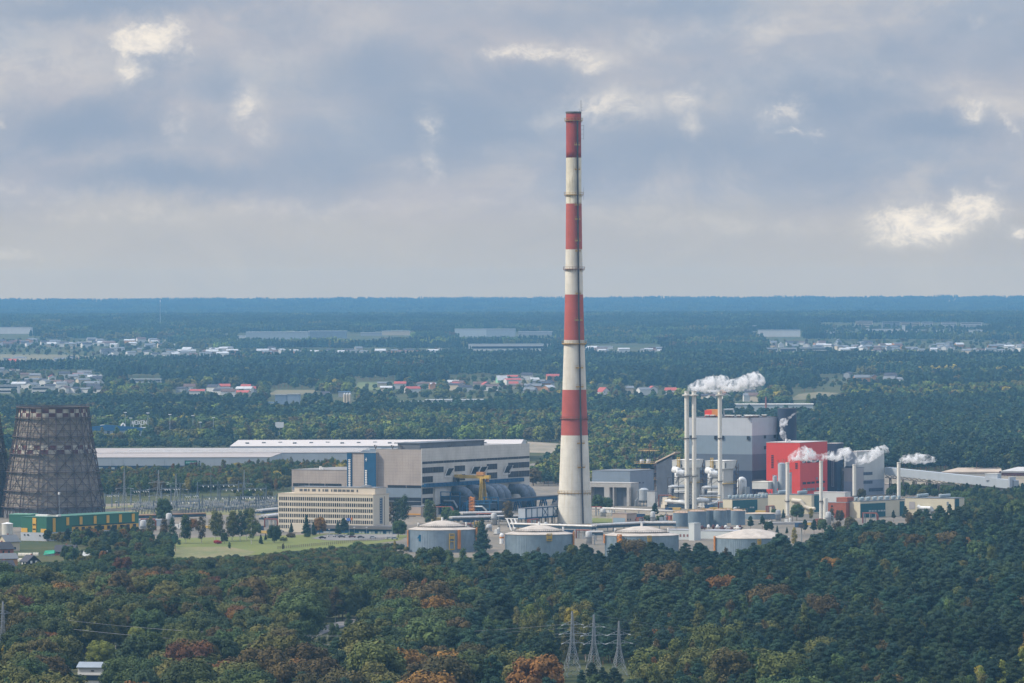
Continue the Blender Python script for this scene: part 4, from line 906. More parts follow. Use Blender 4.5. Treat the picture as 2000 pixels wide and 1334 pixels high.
def tank(name, label, cx, front_y, hw, h_rim, peak, base_D=None, number=None, stairs=(), cone=False, rim_y=None):
    D = (H-h_rim)/(-ray(cx, rim_y).z); s_ = sc(D); r_ = hw/s_; c = PD(cx, rim_y, D); t = empty(name, (c.x, D+r_, 0), 0, label, 'storage tank', 'large round storage tanks in front of the plant')
    ribm = mat('tank_cladding', (.27, .335, .385), .55, .15, var=.14, nscale=.25, streak=.35, stain=(.17, .20, .22))
    q = MB([ribm]); k = 112; q.lathe([(r_, -.5), (r_, h_rim*.5), (r_, h_rim)], k, cap=False)
    # standing ribs
    for i in range(112):
        a = 2*math.pi*i/112
        if math.sin(a) > .3: continue
        q.bar(((r_+.08)*math.cos(a), (r_+.08)*math.sin(a), 0), ((r_+.08)*math.cos(a), (r_+.08)*math.sin(a), h_rim-.1), .22)
    q.build('shell', None, t, False)
    rm = mat('tank_roof_paint', (.43, .385, .335), .9, var=.22, nscale=.22, streak=.5, stain=(.26, .20, .15)); pk = peak
    if cone: prof = [(r_+.25, h_rim+.01), (r_+.25, h_rim+.35), (r_*.75, h_rim+pk*.42), (r_*.5, h_rim+pk*.72), (r_*.25, h_rim+pk*.93), (.3, h_rim+pk)]
    else: prof = [(r_+.25, h_rim+.01), (r_+.25, h_rim+.3), (r_*.70, h_rim+pk*.33)]
    q = MB([rm]); q.lathe(prof, 72, cap=cone); q.build('roof', None, t, False)
    if not cone:
        q = MB([rm]); z0 = h_rim+pk*.33+.15; q.lathe([(r_*.71, z0-.3), (r_*.71, z0+.4), (r_*.5, h_rim+pk*.66), (r_*.25, h_rim+pk*.92), (.3, h_rim+pk)], 64, cap=True); q.build('dome', None, t, False)
        q = MB([mat('dark_rail', (.11, .10, .09), .8)])
        for i in range(72):
            a = 2*math.pi*i/72; q.bar(((r_*.73)*math.cos(a), (r_*.73)*math.sin(a), z0-.2), ((r_*.73)*math.cos(a), (r_*.73)*math.sin(a), z0+1.1), .14)
        q.lathe([(r_*.73-.06, z0+.98), (r_*.73+.06, z0+.98), (r_*.73+.06, z0+1.12), (r_*.73-.06, z0+1.12)], 72, cap=False); q.lathe([(r_*.72, z0-.3), (r_*.75, z0-.3), (r_*.75, z0-.1), (r_*.72, z0-.1)], 64, cap=False); q.build('railing', None, t)
        q = MB([WHITE]); q.lathe([(.6, h_rim+pk-.1), (.6, h_rim+pk+1.7)], 10); q.lathe([(.5, z0), (.5, z0+2.2)], 8, r_*.72, -r_*.2); q.lathe([(.45, z0), (.45, z0+1.8)], 8, -r_*.72, 1); q.build('vent', None, t)
    for (px0, px1, y0, y1, kind) in stairs:
        q = MB([ORANGE if kind != 'frame' else YEL]); xm = ((px0+px1)/2-cx)/s_; a = math.asin(max(-.98, min(.98, xm/(r_+.9)))); rr = r_+.9; zz = lambda y: PD(cx, y, D).z
        ux = Vector((math.cos(a), math.sin(a), 0)); p = Vector((rr*math.sin(a), -rr*math.cos(a), 0)); hwid = (px1-px0)/2/s_; za, zb_ = zz(y1), zz(y0)
        for e in (-1, 1): q.bar(p+ux*hwid*e+Vector((0, 0, za)), p+ux*hwid*e+Vector((0, 0, zb_)), .45 if kind != 'pipe' else .9)
        n_ = max(2, int((zb_-za)/1.6)) if kind == 'stair' else 2
        for i in range(n_+1):
            z = za+(zb_-za)*i/n_; q.bar(p-ux*hwid+Vector((0, 0, z)), p+ux*hwid+Vector((0, 0, z)), .5)
            if kind == 'stair' and i < n_: q.bar(p-ux*hwid+Vector((0, 0, z)), p+ux*hwid+Vector((0, 0, z+(zb_-za)/n_)), .5, .9)
        if kind == 'frame': q.bar(p-ux*hwid+Vector((0, 0, zb_-1.8)), p+ux*hwid+Vector((0, 0, zb_-1.8)), 1.0, 1.6)
        q.build('stair' if kind == 'stair' else 'platform' if kind == 'frame' else 'riser', None, t)
    if number:
        q = MB([mat('tank_number', (.01, .16, .30), .6, var=0)]); px, y0, y1 = number; xm = (px-cx)/s_; a = math.asin(xm/r_); rr = r_+.22; zz = lambda y: PD(cx, y, D).z
        def pt(dx, z): aa = a+dx/rr; return Vector((rr*math.sin(aa), -rr*math.cos(aa), z))
        z0, z1 = zz(y1), zz(y0); q.bar(pt(0, z0), pt(0, z1), 1.3, .25); q.bar(pt(-1.5, z1-1.9), pt(0.1, z1-.3), 1.1, .25)
        q.build('numeral', None, t)
    return t
tank('storage_tank', 'grey blue ribbed round tank marked with a blue 1, leftmost of the four', 863, 0, 65.5, 12, 4.8, rim_y=1036.3, number=(820.5, 1045, 1058), stairs=[(928, 938, 1034, 1073, 'stair'), (877.5, 887.5, 1043, 1073, 'frame'), (895, 898.5, 1036, 1072, 'pipe'), (791, 796, 1038, 1072, 'stair')])
tank('storage_tank', 'grey blue ribbed round tank at the foot of the striped chimney', 1053, 0, 66, 12, 4.8, rim_y=1045.5, stairs=[(1119, 1129, 1042, 1080, 'stair'), (1068, 1078, 1043, 1056, 'frame')])
tank('storage_tank', 'pale ribbed round tank right of the chimney, with a yellow stair on its left', 1255, 0, 72, 12, 4.8, rim_y=1048, stairs=[(1205, 1215, 1045, 1066, 'stair'), (1265, 1272, 1047, 1058, 'frame'), (1174, 1181, 1047, 1062, 'stair')])
tank('storage_tank', 'round tank with a smooth tan conical roof, rightmost of the four', 1472, 0, 73, 12, 4.6, rim_y=1053, cone=True, stairs=[(1394, 1401, 1050, 1080, 'stair'), (1480, 1486, 1054, 1062, 'frame')])
for i, (cx, yb, hw, top, lab) in enumerate(((1333, 1029, 18, 1002, 'leftmost'), (1362, 1031, 18, 999, 'second'), (1385, 1029, 14, 997, 'third'), (1407, 1030, 13, 997, 'fourth'), (1419, 1022, 10, 996, 'rear'), (1442, 1026, 14, 998, 'rightmost'))):
    p = G(cx, yb); s_ = sc(p.y); t = empty('small_tank', (p.x, p.y+hw/s_, 0), 0, lab+' of the plain grey blue tanks under the slender chimneys', 'storage tank', 'plain grey tanks'); r_ = hw/s_; h_ = (yb-top)/s_
    q = MB([mat('plain_tank', (.16, .21, .25), .6, .2, var=.2, nscale=.2, streak=.45)]); q.lathe([(r_, -.5), (r_, h_)], 40, cap=False); q.build('shell', None, t, True)
    q = MB([mat('rust_roof', (.38, .27, .20), .9, var=.3, nscale=.4)]); q.lathe([(r_+.1, h_), (r_*.5, h_+.8), (.2, h_+1.1)], 40, cap=True); q.build('roof', None, t)
    q = MB([YEL])
    for j in range(20): a = 6.283*j/20; q.bar((r_*math.cos(a), r_*math.sin(a), h_), (r_*math.cos(a), r_*math.sin(a), h_+1.1), .12)
    q.lathe([(r_-.05, h_+1), (r_+.05, h_+1), (r_+.05, h_+1.1), (r_-.05, h_+1.1)], 40, cap=False); q.build('railing', None, t)
p = G(1488, 1015); t = empty('low_tank', (p.x, p.y+10, 0), 0, 'low wide round basin with a flat tan roof', 'storage tank'); q = MB([mat('plain_tank', (.16, .21, .25))]); q.lathe([(9.8, 0), (9.8, 3.4)], 48, cap=False); q.build('shell', None, t); q = MB([TAN]); q.lathe([(10, 3.4), (10, 3.7), (.1, 4.2)], 48); q.build('roof', None, t)
p = G(980, 1062); t = empty('white_vessel', (p.x, p.y, 0), 0, 'small upright white vessel with an orange band left of the second tank', 'vessel'); q = MB([WHITE]); q.lathe([(1.2, 0), (1.2, 5.2), (.6, 5.8)], 16); q.build('shell', None, t, False); q = MB([ORANGE]); q.lathe([(1.24, 3), (1.24, 4)], 16, cap=False); q.lathe([(.7, .5), (.7, 5.2)], 10, 2.4, 0); q.build('band', None, t)
# ------------------------------------------------------------------ the newer plant on the right
def slender():
    specs = [(1341.8, 994, 4.4, 764, 'slender white chimney, leftmost of the tall trio'), (1356, 994, 4.4, 764, 'slender white chimney, middle of the tall trio'), (1406.6, 992, 4.1, 764, 'slender white chimney standing alone before the grey block'),
             (1538.3, 1007, 3.6, 903, 'short white chimney before the red building'), (1603.9, 1014, 3.6, 900, 'short white chimney right of the red building'), (1668.7, 980, 3.5, 907, 'short white chimney before the white block'), (1755.5, 979, 3.5, 903, 'short white chimney before the long conveyor')]
    for i, (cx, yb, hw, yt, lab) in enumerate(specs):
        p = G(cx, yb); s_ = sc(p.y); r_ = hw/s_; h_ = (yb-yt)/s_
        t = empty('slender_chimney', p, 0, lab, 'chimney', 'tall slender chimneys' if i < 3 else 'short white chimneys')
        m_ = mat('chimney_paint', (.66, .64, .57), .7, var=.07, nscale=.2, streak=.25, stain=(.42, .36, .27), lines=(0, 9.0), linec=.25)
        q = MB([m_]); q.lathe([(r_, -.5), (r_, h_*.5), (r_, h_)], 24, cap=True); q.build('shaft', None, t, False)
        q = MB([mat('chimney_lip', (.52, .50, .45), .8)])
        if i < 3: q.lathe([(r_, h_-3.2), (r_+1.5, h_-3), (r_+1.5, h_-2.2), (r_, h_-2.0)], 16, cap=False); q.lathe([(r_+.15, h_-.5), (r_+.15, h_+.15)], 16)
        else: q.lathe([(r_+.12, h_-.9), (r_+.12, h_-.2), (r_-.1, h_-.19), (r_-.1, h_+.05)], 16)
        q.build('collar', None, t)
        q = MB([STEEL])
        for y in ((856, 930) if i < 2 else (856, 940) if i == 2 else (979,) if i in (3, 4) else (969,)):
            z = h_-(y-yt)/s_; q.lathe([(r_, z-.25), (r_+.75, z-.1), (r_+.75, z+.2), (r_, z+.2)], 16, cap=False)
            for j in range(10): a = .628*j; q.bar(((r_+.7)*math.cos(a), (r_+.7)*math.sin(a), z), ((r_+.7)*math.cos(a), (r_+.7)*math.sin(a), z+1.1), .1)
        q.build('platform', None, t)
        if i == 4:
            q = MB([m_]); q.lathe([(1.6, 0), (1.6, 13)], 16, 2.6, -.6); q.build('flue', None, t)
    # lattice between the first two
    a, b_ = G(1349, 994), 0; t = empty('stack_lattice', a, 0, 'dark lattice ladder between the two left slender chimneys', 'lattice'); q = MB([STEEL])
    for dx in (-.9, 1.2): q.bar((dx, 0, 0), (dx, 0, 21), .28)
    for z in range(0, 21, 2): q.bar((-.9, 0, z), (1.2, 0, z), .2); q.bar((-.9, 0, z), (1.2, 0, z+2), .14)
    q.build('ladder', None, t); q = MB([STEEL]); q.box(-4.6, 5, -1.5, 1.5, 21, 21.35)
    for x in np.arange(-4.5, 5, .9): q.bar((x, -1.4, 21.3), (x, -1.4, 22.6), .1)
    q.build('platform', None, t)
slender()

def grey_block():
    B = Bld('grey_block', 'tall block clad in bands of pale, mid and dark grey', 'power plant hall', 1346.7, 1469.3, 1519, 970, 816.4, NAVY, roof=mat('dark_parapet', (.09, .095, .10)))
    c1 = SILV; c2 = mat('mid_grey_blue', (.205, .26, .305), .55, var=.05, lines=(3, 0), linec=.08); c3 = mat('dark_grey_blue', (.105, .13, .165), .55, var=.06, lines=(3, 0), linec=.08)
    zs = [B.z(B.xc, y) for y in (919.5, 887.5, 851, 816.4)]
    for i, (m_, nm) in enumerate(((c3, 'dark_band'), (c2, 'middle_band'), (c1, 'pale_band'))):
        q = MB([m_]); q.box(-B.L1-.12, .12, -.12, B.L2+.12, zs[i], zs[i+1]-(.0 if i < 2 else .02)); B.part(nm, q)
    for x in (1351, 1398, 1411.5, 1461.5): B.fr(x-2, x+2.6, 851.8, 858.6, DKG, out=.9, dep=.9, zx=1460)
    for x in (1493.5, 1512.5): B.rt(x-2.2, x+2.2, 851.5, 857.5, DKG, out=.3, zx=1470)
    B.rt(1491.5, 1496, 872, 878.5, DKG, out=.3, zx=1475)
    z = B.h+.36; rnd = random.Random(4)
    q = MB([RED_]); u0, u1 = B.u(1368), B.u(1390); q.box(u0, u1, 7, 16, z, z+4.6); B.part('red_penthouse', q); q = MB([ORANGE]); q.box(u1-3, u1+1.5, 6.8, 7, z+.5, z+4.9); q.box(u0+1, u1+1, 8, 15, z+4.6, z+5.1); B.part('penthouse_roof', q)
    for x in (1374, 1386, 1396, 1414, 1424, 1433, 1441, 1452, 1462, 1471, 1478, 1489, 1503):
        u_ = B.u(min(x, 1463)); w_ = rnd.uniform(3, 14) if x < 1465 else B.w(x)-4; q = MB([WHITE]); q.box(u_-1.7, u_+1.7, w_, w_+2.2, z+1.0, z+1.5); q.use(BROWNS).box(u_-1.3, u_+1.3, w_+.2, w_+2, z-.2, z+1.0); B.part('roof_vent', q)
    q = MB([GALV]); q.tube([(B.u(1400), 12, z), (B.u(1400), 12, z+5), (B.u(1418), 12, z+5.2), (B.u(1419), 12, z+3)], .7, 8); B.part('roof_duct', q)
    p = PD(1537.5, 960, B.C.y+34); s_ = sc(p.y); t = empty('dark_silo', (p.x, p.y, 0), 0, 'black round silo tower behind the red building', 'silo'); q = MB([NAVY]); r_ = 18.5/s_; h_ = PD(1537.5, 798, p.y).z; q.lathe([(r_, 0), (r_, h_)], 40, cap=False); q.build('shell', None, t, True)
    q = MB([mat('dark_parapet', (.09, .095, .10))]); q.lathe([(r_+.1, h_), (r_+.1, h_+.4), (.1, h_+.6)], 40); q.build('roof', None, t)
RED_ = mat('red_cladding', (.62, .055, .030), .5, var=.05, lines=(3, 0), linec=.06)
grey_block()
def letters(B, q, txt, x0, y0, size):
    """a few painted capital letters made of bars on the front face"""
    g = {'V': [((0, 1), (.5, 0)), ((.5, 0), (1, 1))], 'A': [((0, 0), (.5, 1)), ((.5, 1), (1, 0)), ((.25, .4), (.75, .4))], 'T': [((0, 1), (1, 1)), ((.5, 1), (.5, 0))], 'I': [((.5, 1), (.5, 0))], 'N': [((0, 0), (0, 1)), ((0, 1), (1, 0)), ((1, 0), (1, 1))], 'Y': [((0, 1), (.5, .5)), ((1, 1), (.5, .5)), ((.5, .5), (.5, 0))]}
    u = B.u(x0, y0); z = B.zf(x0, y0)
    for ch in txt:
        for (a, b_), (c, d) in g.get(ch, []): q.bar((u+a*size*.8, -.12, z+b_*size), (u+c*size*.8, -.12, z+d*size), .38, .1)
        u += size*1.25
def red_building():
    B = Bld('red_building', 'bright red clad plant building behind the white silo', 'power plant hall', 1497, 1562.8, 1616, 972, 865, RED_, roof=mat('pale_parapet', (.45, .42, .40)), D=4020)
    q = MB([DKG])
    for i in range(8): zz = B.zf(1509, 889+i*3.3); q.box(B.u(1506.6), B.u(1511.2), -.12, 0, zz-.75, zz)
    B.part('window', q)
    q = MB([DKG])
    for i in range(4): zz = B.zf(1556, 904.5+i*3); q.box(B.u(1553.4), B.u(1558), -.12, 0, zz-.7, zz)
    B.part('window', q)
    for (x0, x1, y0, y1) in ((1567, 1573.5, 899.5, 904.5), (1576, 1583, 899, 904), (1585, 1591, 898.5, 903.5), (1593, 1600, 898, 903), (1567.5, 1574, 941.5, 946), (1576, 1583, 941, 945.3), (1584.5, 1591, 940.3, 944.6), (1594, 1600, 939.6, 943.8), (1606, 1611, 939, 943)): B.rt(x0, x1, y0, y1, DKG, out=.15)
    gm = mat('grey_pane', (.19, .22, .24), .35, var=.2)
    for x0, x1 in ((1567.5, 1574), (1576, 1583), (1584.5, 1591), (1594, 1600), (1605, 1610)): B.rt(x0, x1, 953.8-(x0-1567)*.06, 959-(x0-1567)*.06, gm, out=.15)
    for x in (1578, 1586.5): B.rt(x-1.7, x+1.7, 878.5, 884, gm, out=.15)
    B.rt(1593.5, 1597, 932, 936.5, gm, out=.15)
    q = MB([mat('gilt_letter', (.52, .20, .10), .5, var=0)]); letters(B, q, 'V', 1517, 902.5, 1.5); letters(B, q, 'TY', 1526.5, 901.5, 1.7); letters(B, q, 'N', 1542.5, 917.5, 1.3); letters(B, q, 'A', 1543.5, 923, .9); B.part('lettering', q)
    q = MB([WHITE]); q.lathe([(.8, B.h), (.8, B.h+2.6)], 10, B.u(1531), 4); q.lathe([(.8, B.h), (.8, B.h+2)], 10, B.u(1535), 6); B.part('roof_vent', q)
    # navy end
    N_ = Bld('navy_stair_block', 'dark navy stair block with a long light slit, right of the red building', 'building', 1615.6, 1634.5, 1647.5, 976, 866.5, NAVY, D=B.C.y+B.L2*math.cos(B.th)+4, roof=mat('pale_parapet', (.45, .42, .40)))
    q = MB([GALV]); 
    for x in (1624.7, 1628.8): q.box(N_.u(x)-.12, N_.u(x)+.12, -.2, -.03, N_.zf(1627, 950), N_.zf(1627, 880))
    q.box(N_.u(1624.7), N_.u(1628.8), -.2, -.03, N_.zf(1627, 950.6), N_.zf(1627, 949.8)); N_.part('window_frame', q)
    N_.fr(1625.3, 1628.2, 881, 949, mat('slit_glass', (.10, .12, .15), .3, var=.5, nscale=1.5), out=.1)
    # white block
    Wt = mat('grey_white_cladding', (.47, .46, .45), .6, var=.06, lines=(4, 0), linec=.10)
    A = Bld('white_annex', 'lower pinkish grey block left of the white block', 'building', 1634, 1671.5, 1673, 975, 914.3, mat('pinkish_cladding', (.36, .34, .34), .6, var=.06, lines=(4, 0), linec=.1), D=N_.C.y+2, L2=24, roof=ROOFG)
    q = MB([mat('blue_grey_base', (.27, .30, .36), .6, var=.06)]); q.box(-A.L1-.05, .1, -.1, 0, 0, A.z(A.xc, 940.5)); A.part('cladding_band', q)
    q = MB([STEEL]); 
    for x in (1644, 1647.5): q.box(A.u(x)-.3, A.u(x)+.3, -1.6, -.2, 0, A.h-2)
    for i in range(8): q.box(A.u(1643.7), A.u(1647.8), -1.8, -.15, 3+i*2.7, 3.3+i*2.7)
    A.part('stair', q); q = MB([DKG])
    for x in (1651, 1653.5, 1656, 1658.5, 1661, 1664): q.box(A.u(x)-.5, A.u(x)+.5, .5, 1.2, A.h+.36, A.h+1.2)
    A.part('roof_vent', q)
    C = Bld('white_block', 'white clad block with three dark window ribbons, right of the red building', 'building', 1649, 1674, 1727, 986, 882.6, SILV, D=A.C.y+6, th=40, roof=mat('pale_parapet', (.45, .42, .40)))
    q = MB([mat('warm_white_cladding', (.50, .50, .47), .6, var=.05, lines=(4, 0), linec=.1)]); q.box(0, .12, 0, C.L2, C.z(C.xc, 938), C.h-.1); C.part('side_cladding', q)
    q = MB([mat('blue_grey_base', (.27, .30, .36))]); q.box(0, .14, 0, C.L2, 0, C.z(C.xc, 938)-.01); C.part('base_cladding', q)
    bm = mat('ribbon_glass', (.06, .08, .12), .3, var=.4, nscale=.6, spec=.5)
    for x0, x1, y0, y1 in ((1676.5, 1703.5, 922, 928), (1676.5, 1703.5, 939, 945), (1696.5, 1724, 953, 959.5)): C.rt(x0, x1, y0, y1, bm, out=.3)
    q = MB([DKG]); q.box(-C.L1*.95, -C.L1*.3, .4, .8, C.h+.36, C.h+1.6); C.part('louvre', q)
    # conveyor gallery running away to the right
    a = PD(1728, 960, C.C.y+22); b_ = PD(1980, 975, C.C.y-70); a.z = b_.z = 0; d = b_-a; L_ = d.length; g = empty('conveyor_gallery', a, math.atan2(d.y, d.x), 'long pale grey enclosed conveyor sloping down to the right', 'conveyor')
    za0, za1 = PD(1728, 927, a.y).z, PD(1728, 912.5, a.y).z; zb0, zb1 = PD(1975, 955.5, b_.y).z, PD(1975, 938.5, b_.y).z; w_ = 5
    q = MB([mat('gallery_cladding', (.36, .40, .43), .5, var=.06, lines=(6, 0), linec=.12)]); q.add([(0, 0, za0), (L_, 0, zb0), (L_, w_, zb0), (0, w_, za0), (0, 0, za1), (L_, 0, zb1), (L_, w_, zb1), (0, w_, za1)], [(0, 3, 2, 1), (4, 5, 6, 7), (0, 1, 5, 4), (1, 2, 6, 5), (2, 3, 7, 6), (3, 0, 4, 7)]); q.build('casing', None, g)
    q = MB([STEEL])
    for i in range(26):
        x = L_*i/26; x2 = L_*(i+1)/26; z0 = za0+(zb0-za0)*i/26; z1 = za0+(zb0-za0)*(i+1)/26; q.bar((x, .4, z0-.1), (x2, .4, z1-2), .3); q.bar((x, .4, z0-2), (x2, .4, z1-.1), .3); q.bar((x, .4, z0-2), (x2, .4, z1-2), .4)
    q.build('truss', None, g)
    for i, x in enumerate((.04, .14, .24, .33, .42, .52, .56, .66, .76, .90)):
        X = L_*x; z = za0+(zb0-za0)*x-2; q = MB([STEEL]); q.bar((X-1.2, .5, 0), (X-.6, .5, z), .55); q.bar((X+1.2, .5, 0), (X+.6, .5, z), .55)
        for zz in np.arange(0, z-2, 3.0): q.bar((X-1.1, .5, zz), (X+1.0, .5, zz+3), .2)
        q.build('trestle', None, g)
    E = Bld('transfer_house', 'pale grey conveyor head house at the far right end of the conveyor', 'building', 1969, 1972, 1984, 962, 932, SILV, D=b_.y-4)
    E2 = Bld('conveyor_transfer', 'pale sided transfer house on the conveyor roof', 'building', 1924, 1948, 1956, 962, 926, SILV, D=b_.y+14, z0=12, roof=OFFW)
    # woodyard sheds behind
    for (x0, x1, yb, yt, D_, lab, m_) in ((1838, 1957, 948, 921.5, 4560, 'long open shed with a tan roof behind the conveyor', TAN), (1955, 2040, 952, 920, 4500, 'dark open shed with a thin pale roof at the right edge', mat('pale_roof_edge', (.45, .44, .42)))):
        t = empty('open_shed', PD(x0, yb, D_).xy.to_3d(), R(-3), lab, 'shed'); s_ = sc(D_); W_ = (x1-x0)/s_; h_ = PD(x0, yt, D_).z
        q = MB([m_]); q.add([(0, 0, h_-1.2), (W_, 0, h_-1.2), (W_, 40, h_+.6), (0+14, 40, h_+.6), (0, 0, h_), (W_, 0, h_), (W_, 40, h_+2), (14, 40, h_+2)], [(0, 3, 2, 1), (4, 5, 6, 7), (0, 1, 5, 4), (1, 2, 6, 5), (2, 3, 7, 6), (3, 0, 4, 7)]); q.build('roof', None, t)
        q = MB([mat('dark_red_steel', (.12, .05, .045), .8, var=.3)]); q.box(0, W_, .2, .6, h_-3.4, h_-1.3)
        for i in range(14): x = W_*i/13; q.bar((x, .6, 0), (x, .6, h_-1.3), .7); q.bar((x, 34, 0), (x, 34, h_-1.3), .7)
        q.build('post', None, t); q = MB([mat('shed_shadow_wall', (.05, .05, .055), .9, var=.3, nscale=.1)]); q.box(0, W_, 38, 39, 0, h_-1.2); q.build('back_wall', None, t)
    # pale store below the conveyor
    t = Bld('low_store', 'low pale walled store beneath the left end of the conveyor', 'building', 1727, 1760, 1775, 962, 946, mat('pinkish_cladding', (.36, .34, .34)), D=C.C.y+30, roof=TAN)
    # silo and its neighbours
    for cx, hw, yt, yb, lab, dd in ((1527, 7.6, 906, 966, 'tall pale grey silo before the red building', 3960), (1543.2, 3.4, 926, 966, 'narrow pale grey silo beside the tall pale silo', 3965), (1513.5, 4.4, 931, 968, 'small pale grey silo left of the tall silo', 3950)):
        p = PD(cx, yb, dd); s_ = sc(dd); t = empty('silo', (p.x, dd, 0), 0, lab, 'silo', 'pale silos'); z0 = 0; h_ = PD(cx, yt, dd).z; q = MB([mat('silo_sheet', (.38, .41, .43), .5, .2, var=.1, lines=(0, 2.5), linec=.15)]); q.lathe([(hw/s_, 0), (hw/s_, h_)], 28, cap=False); q.build('shell', None, t, True)
        q = MB([GALV]); q.lathe([(hw/s_+.1, h_), (hw/s_*.6, h_+.7), (.1, h_+.9)], 24)
        for j in range(12): a = .5236*j; q.bar((hw/s_*math.cos(a), hw/s_*math.sin(a), h_), (hw/s_*math.cos(a), hw/s_*math.sin(a), h_+1.3), .12)
        q.build('roof', None, t)
    p = PD(1449, 966, 3940); t = empty('bent_pipe', (p.x, p.y, 0), R(20), 'white upturned U shaped pipe beside the grey block', 'pipe'); z1 = PD(1449, 932, 3940).z; q = MB([PIPE]); r_ = 1.75
    q.tube([(-1.6, 0, 0), (-1.6, 0, z1-3)]+[(-1.6*math.cos(a), 0, z1-3+1.6*math.sin(a)) for a in np.linspace(.3, 2.9, 7)]+[(1.6, 0, z1-3), (1.6, 0, 6)], r_, 14); q.build('pipe', None, t, True)
    q = MB([GALV]); q.lathe([(2.2, 0), (2.2, z1-6.5)], 16, 2.8, -1); q.build('sleeve', None, t)
    E = Bld('filter_house', 'off white filter house on steel legs in front of the red building', 'building', 1469, 1500, 1520, 968, 942, OFFW, D=3945, z0=PD(1469, 955.5, 3945).z, roof=mat('cream_roof_sheet', (.60, .56, .47)))
    q = MB([STEEL])
    for x in np.linspace(-E.L1+.5, -.3, 5):
        for y in (.5, E.L2-.5): q.bar((x, y, 0), (x, y, 7.4), .35)
        q.bar((x, .5, 0), (x+2.4, .5, 7), .2)
    E.part('leg', q); q = MB([mat('pale_box', (.42, .43, .43), .6)]); q.box(-6.5, -2.5, -2, 4, 1.5, 6.6); E.part('cabinet', q); q = MB([STEEL]); q.tube([(-E.L1, 1, E.h+1), (-E.L1*.5, 1, E.h+1.4), (0, 1, E.h+.9)], .25, 6); E.part('pipe', q)
    # white hall between the cream buildings
    Bld('white_hall', 'low white hall behind the red brick house', 'building', 1590, 1650, 1661.5, 1004, 962.5, mat('hall_white', (.52, .52, .50), .7, var=.06), D=3780, roof=mat('pale_parapet', (.45, .42, .40)))
    b = Bld('brick_house', 'red brick flat roofed house between the two cream buildings', 'building', 1614.5, 1652, 1661, 1012, 982, mat('red_brick', (.32, .10, .06), .9, var=.15, nscale=.5, lines=(0, .9), linec=.2), roof=mat('grey_flat_roof', (.30, .31, .33)))
    q = MB([mat('red_brick', (.32, .10, .06))]); q.box(b.u(1631), b.u(1652), 2, 12, b.h+.36, b.h+3.2); b.part('upper_storey', q); b.fr(1623, 1627, 987, 990, DKG); b.fr(1634, 1637.5, 996, 999, DKG)
red_building()

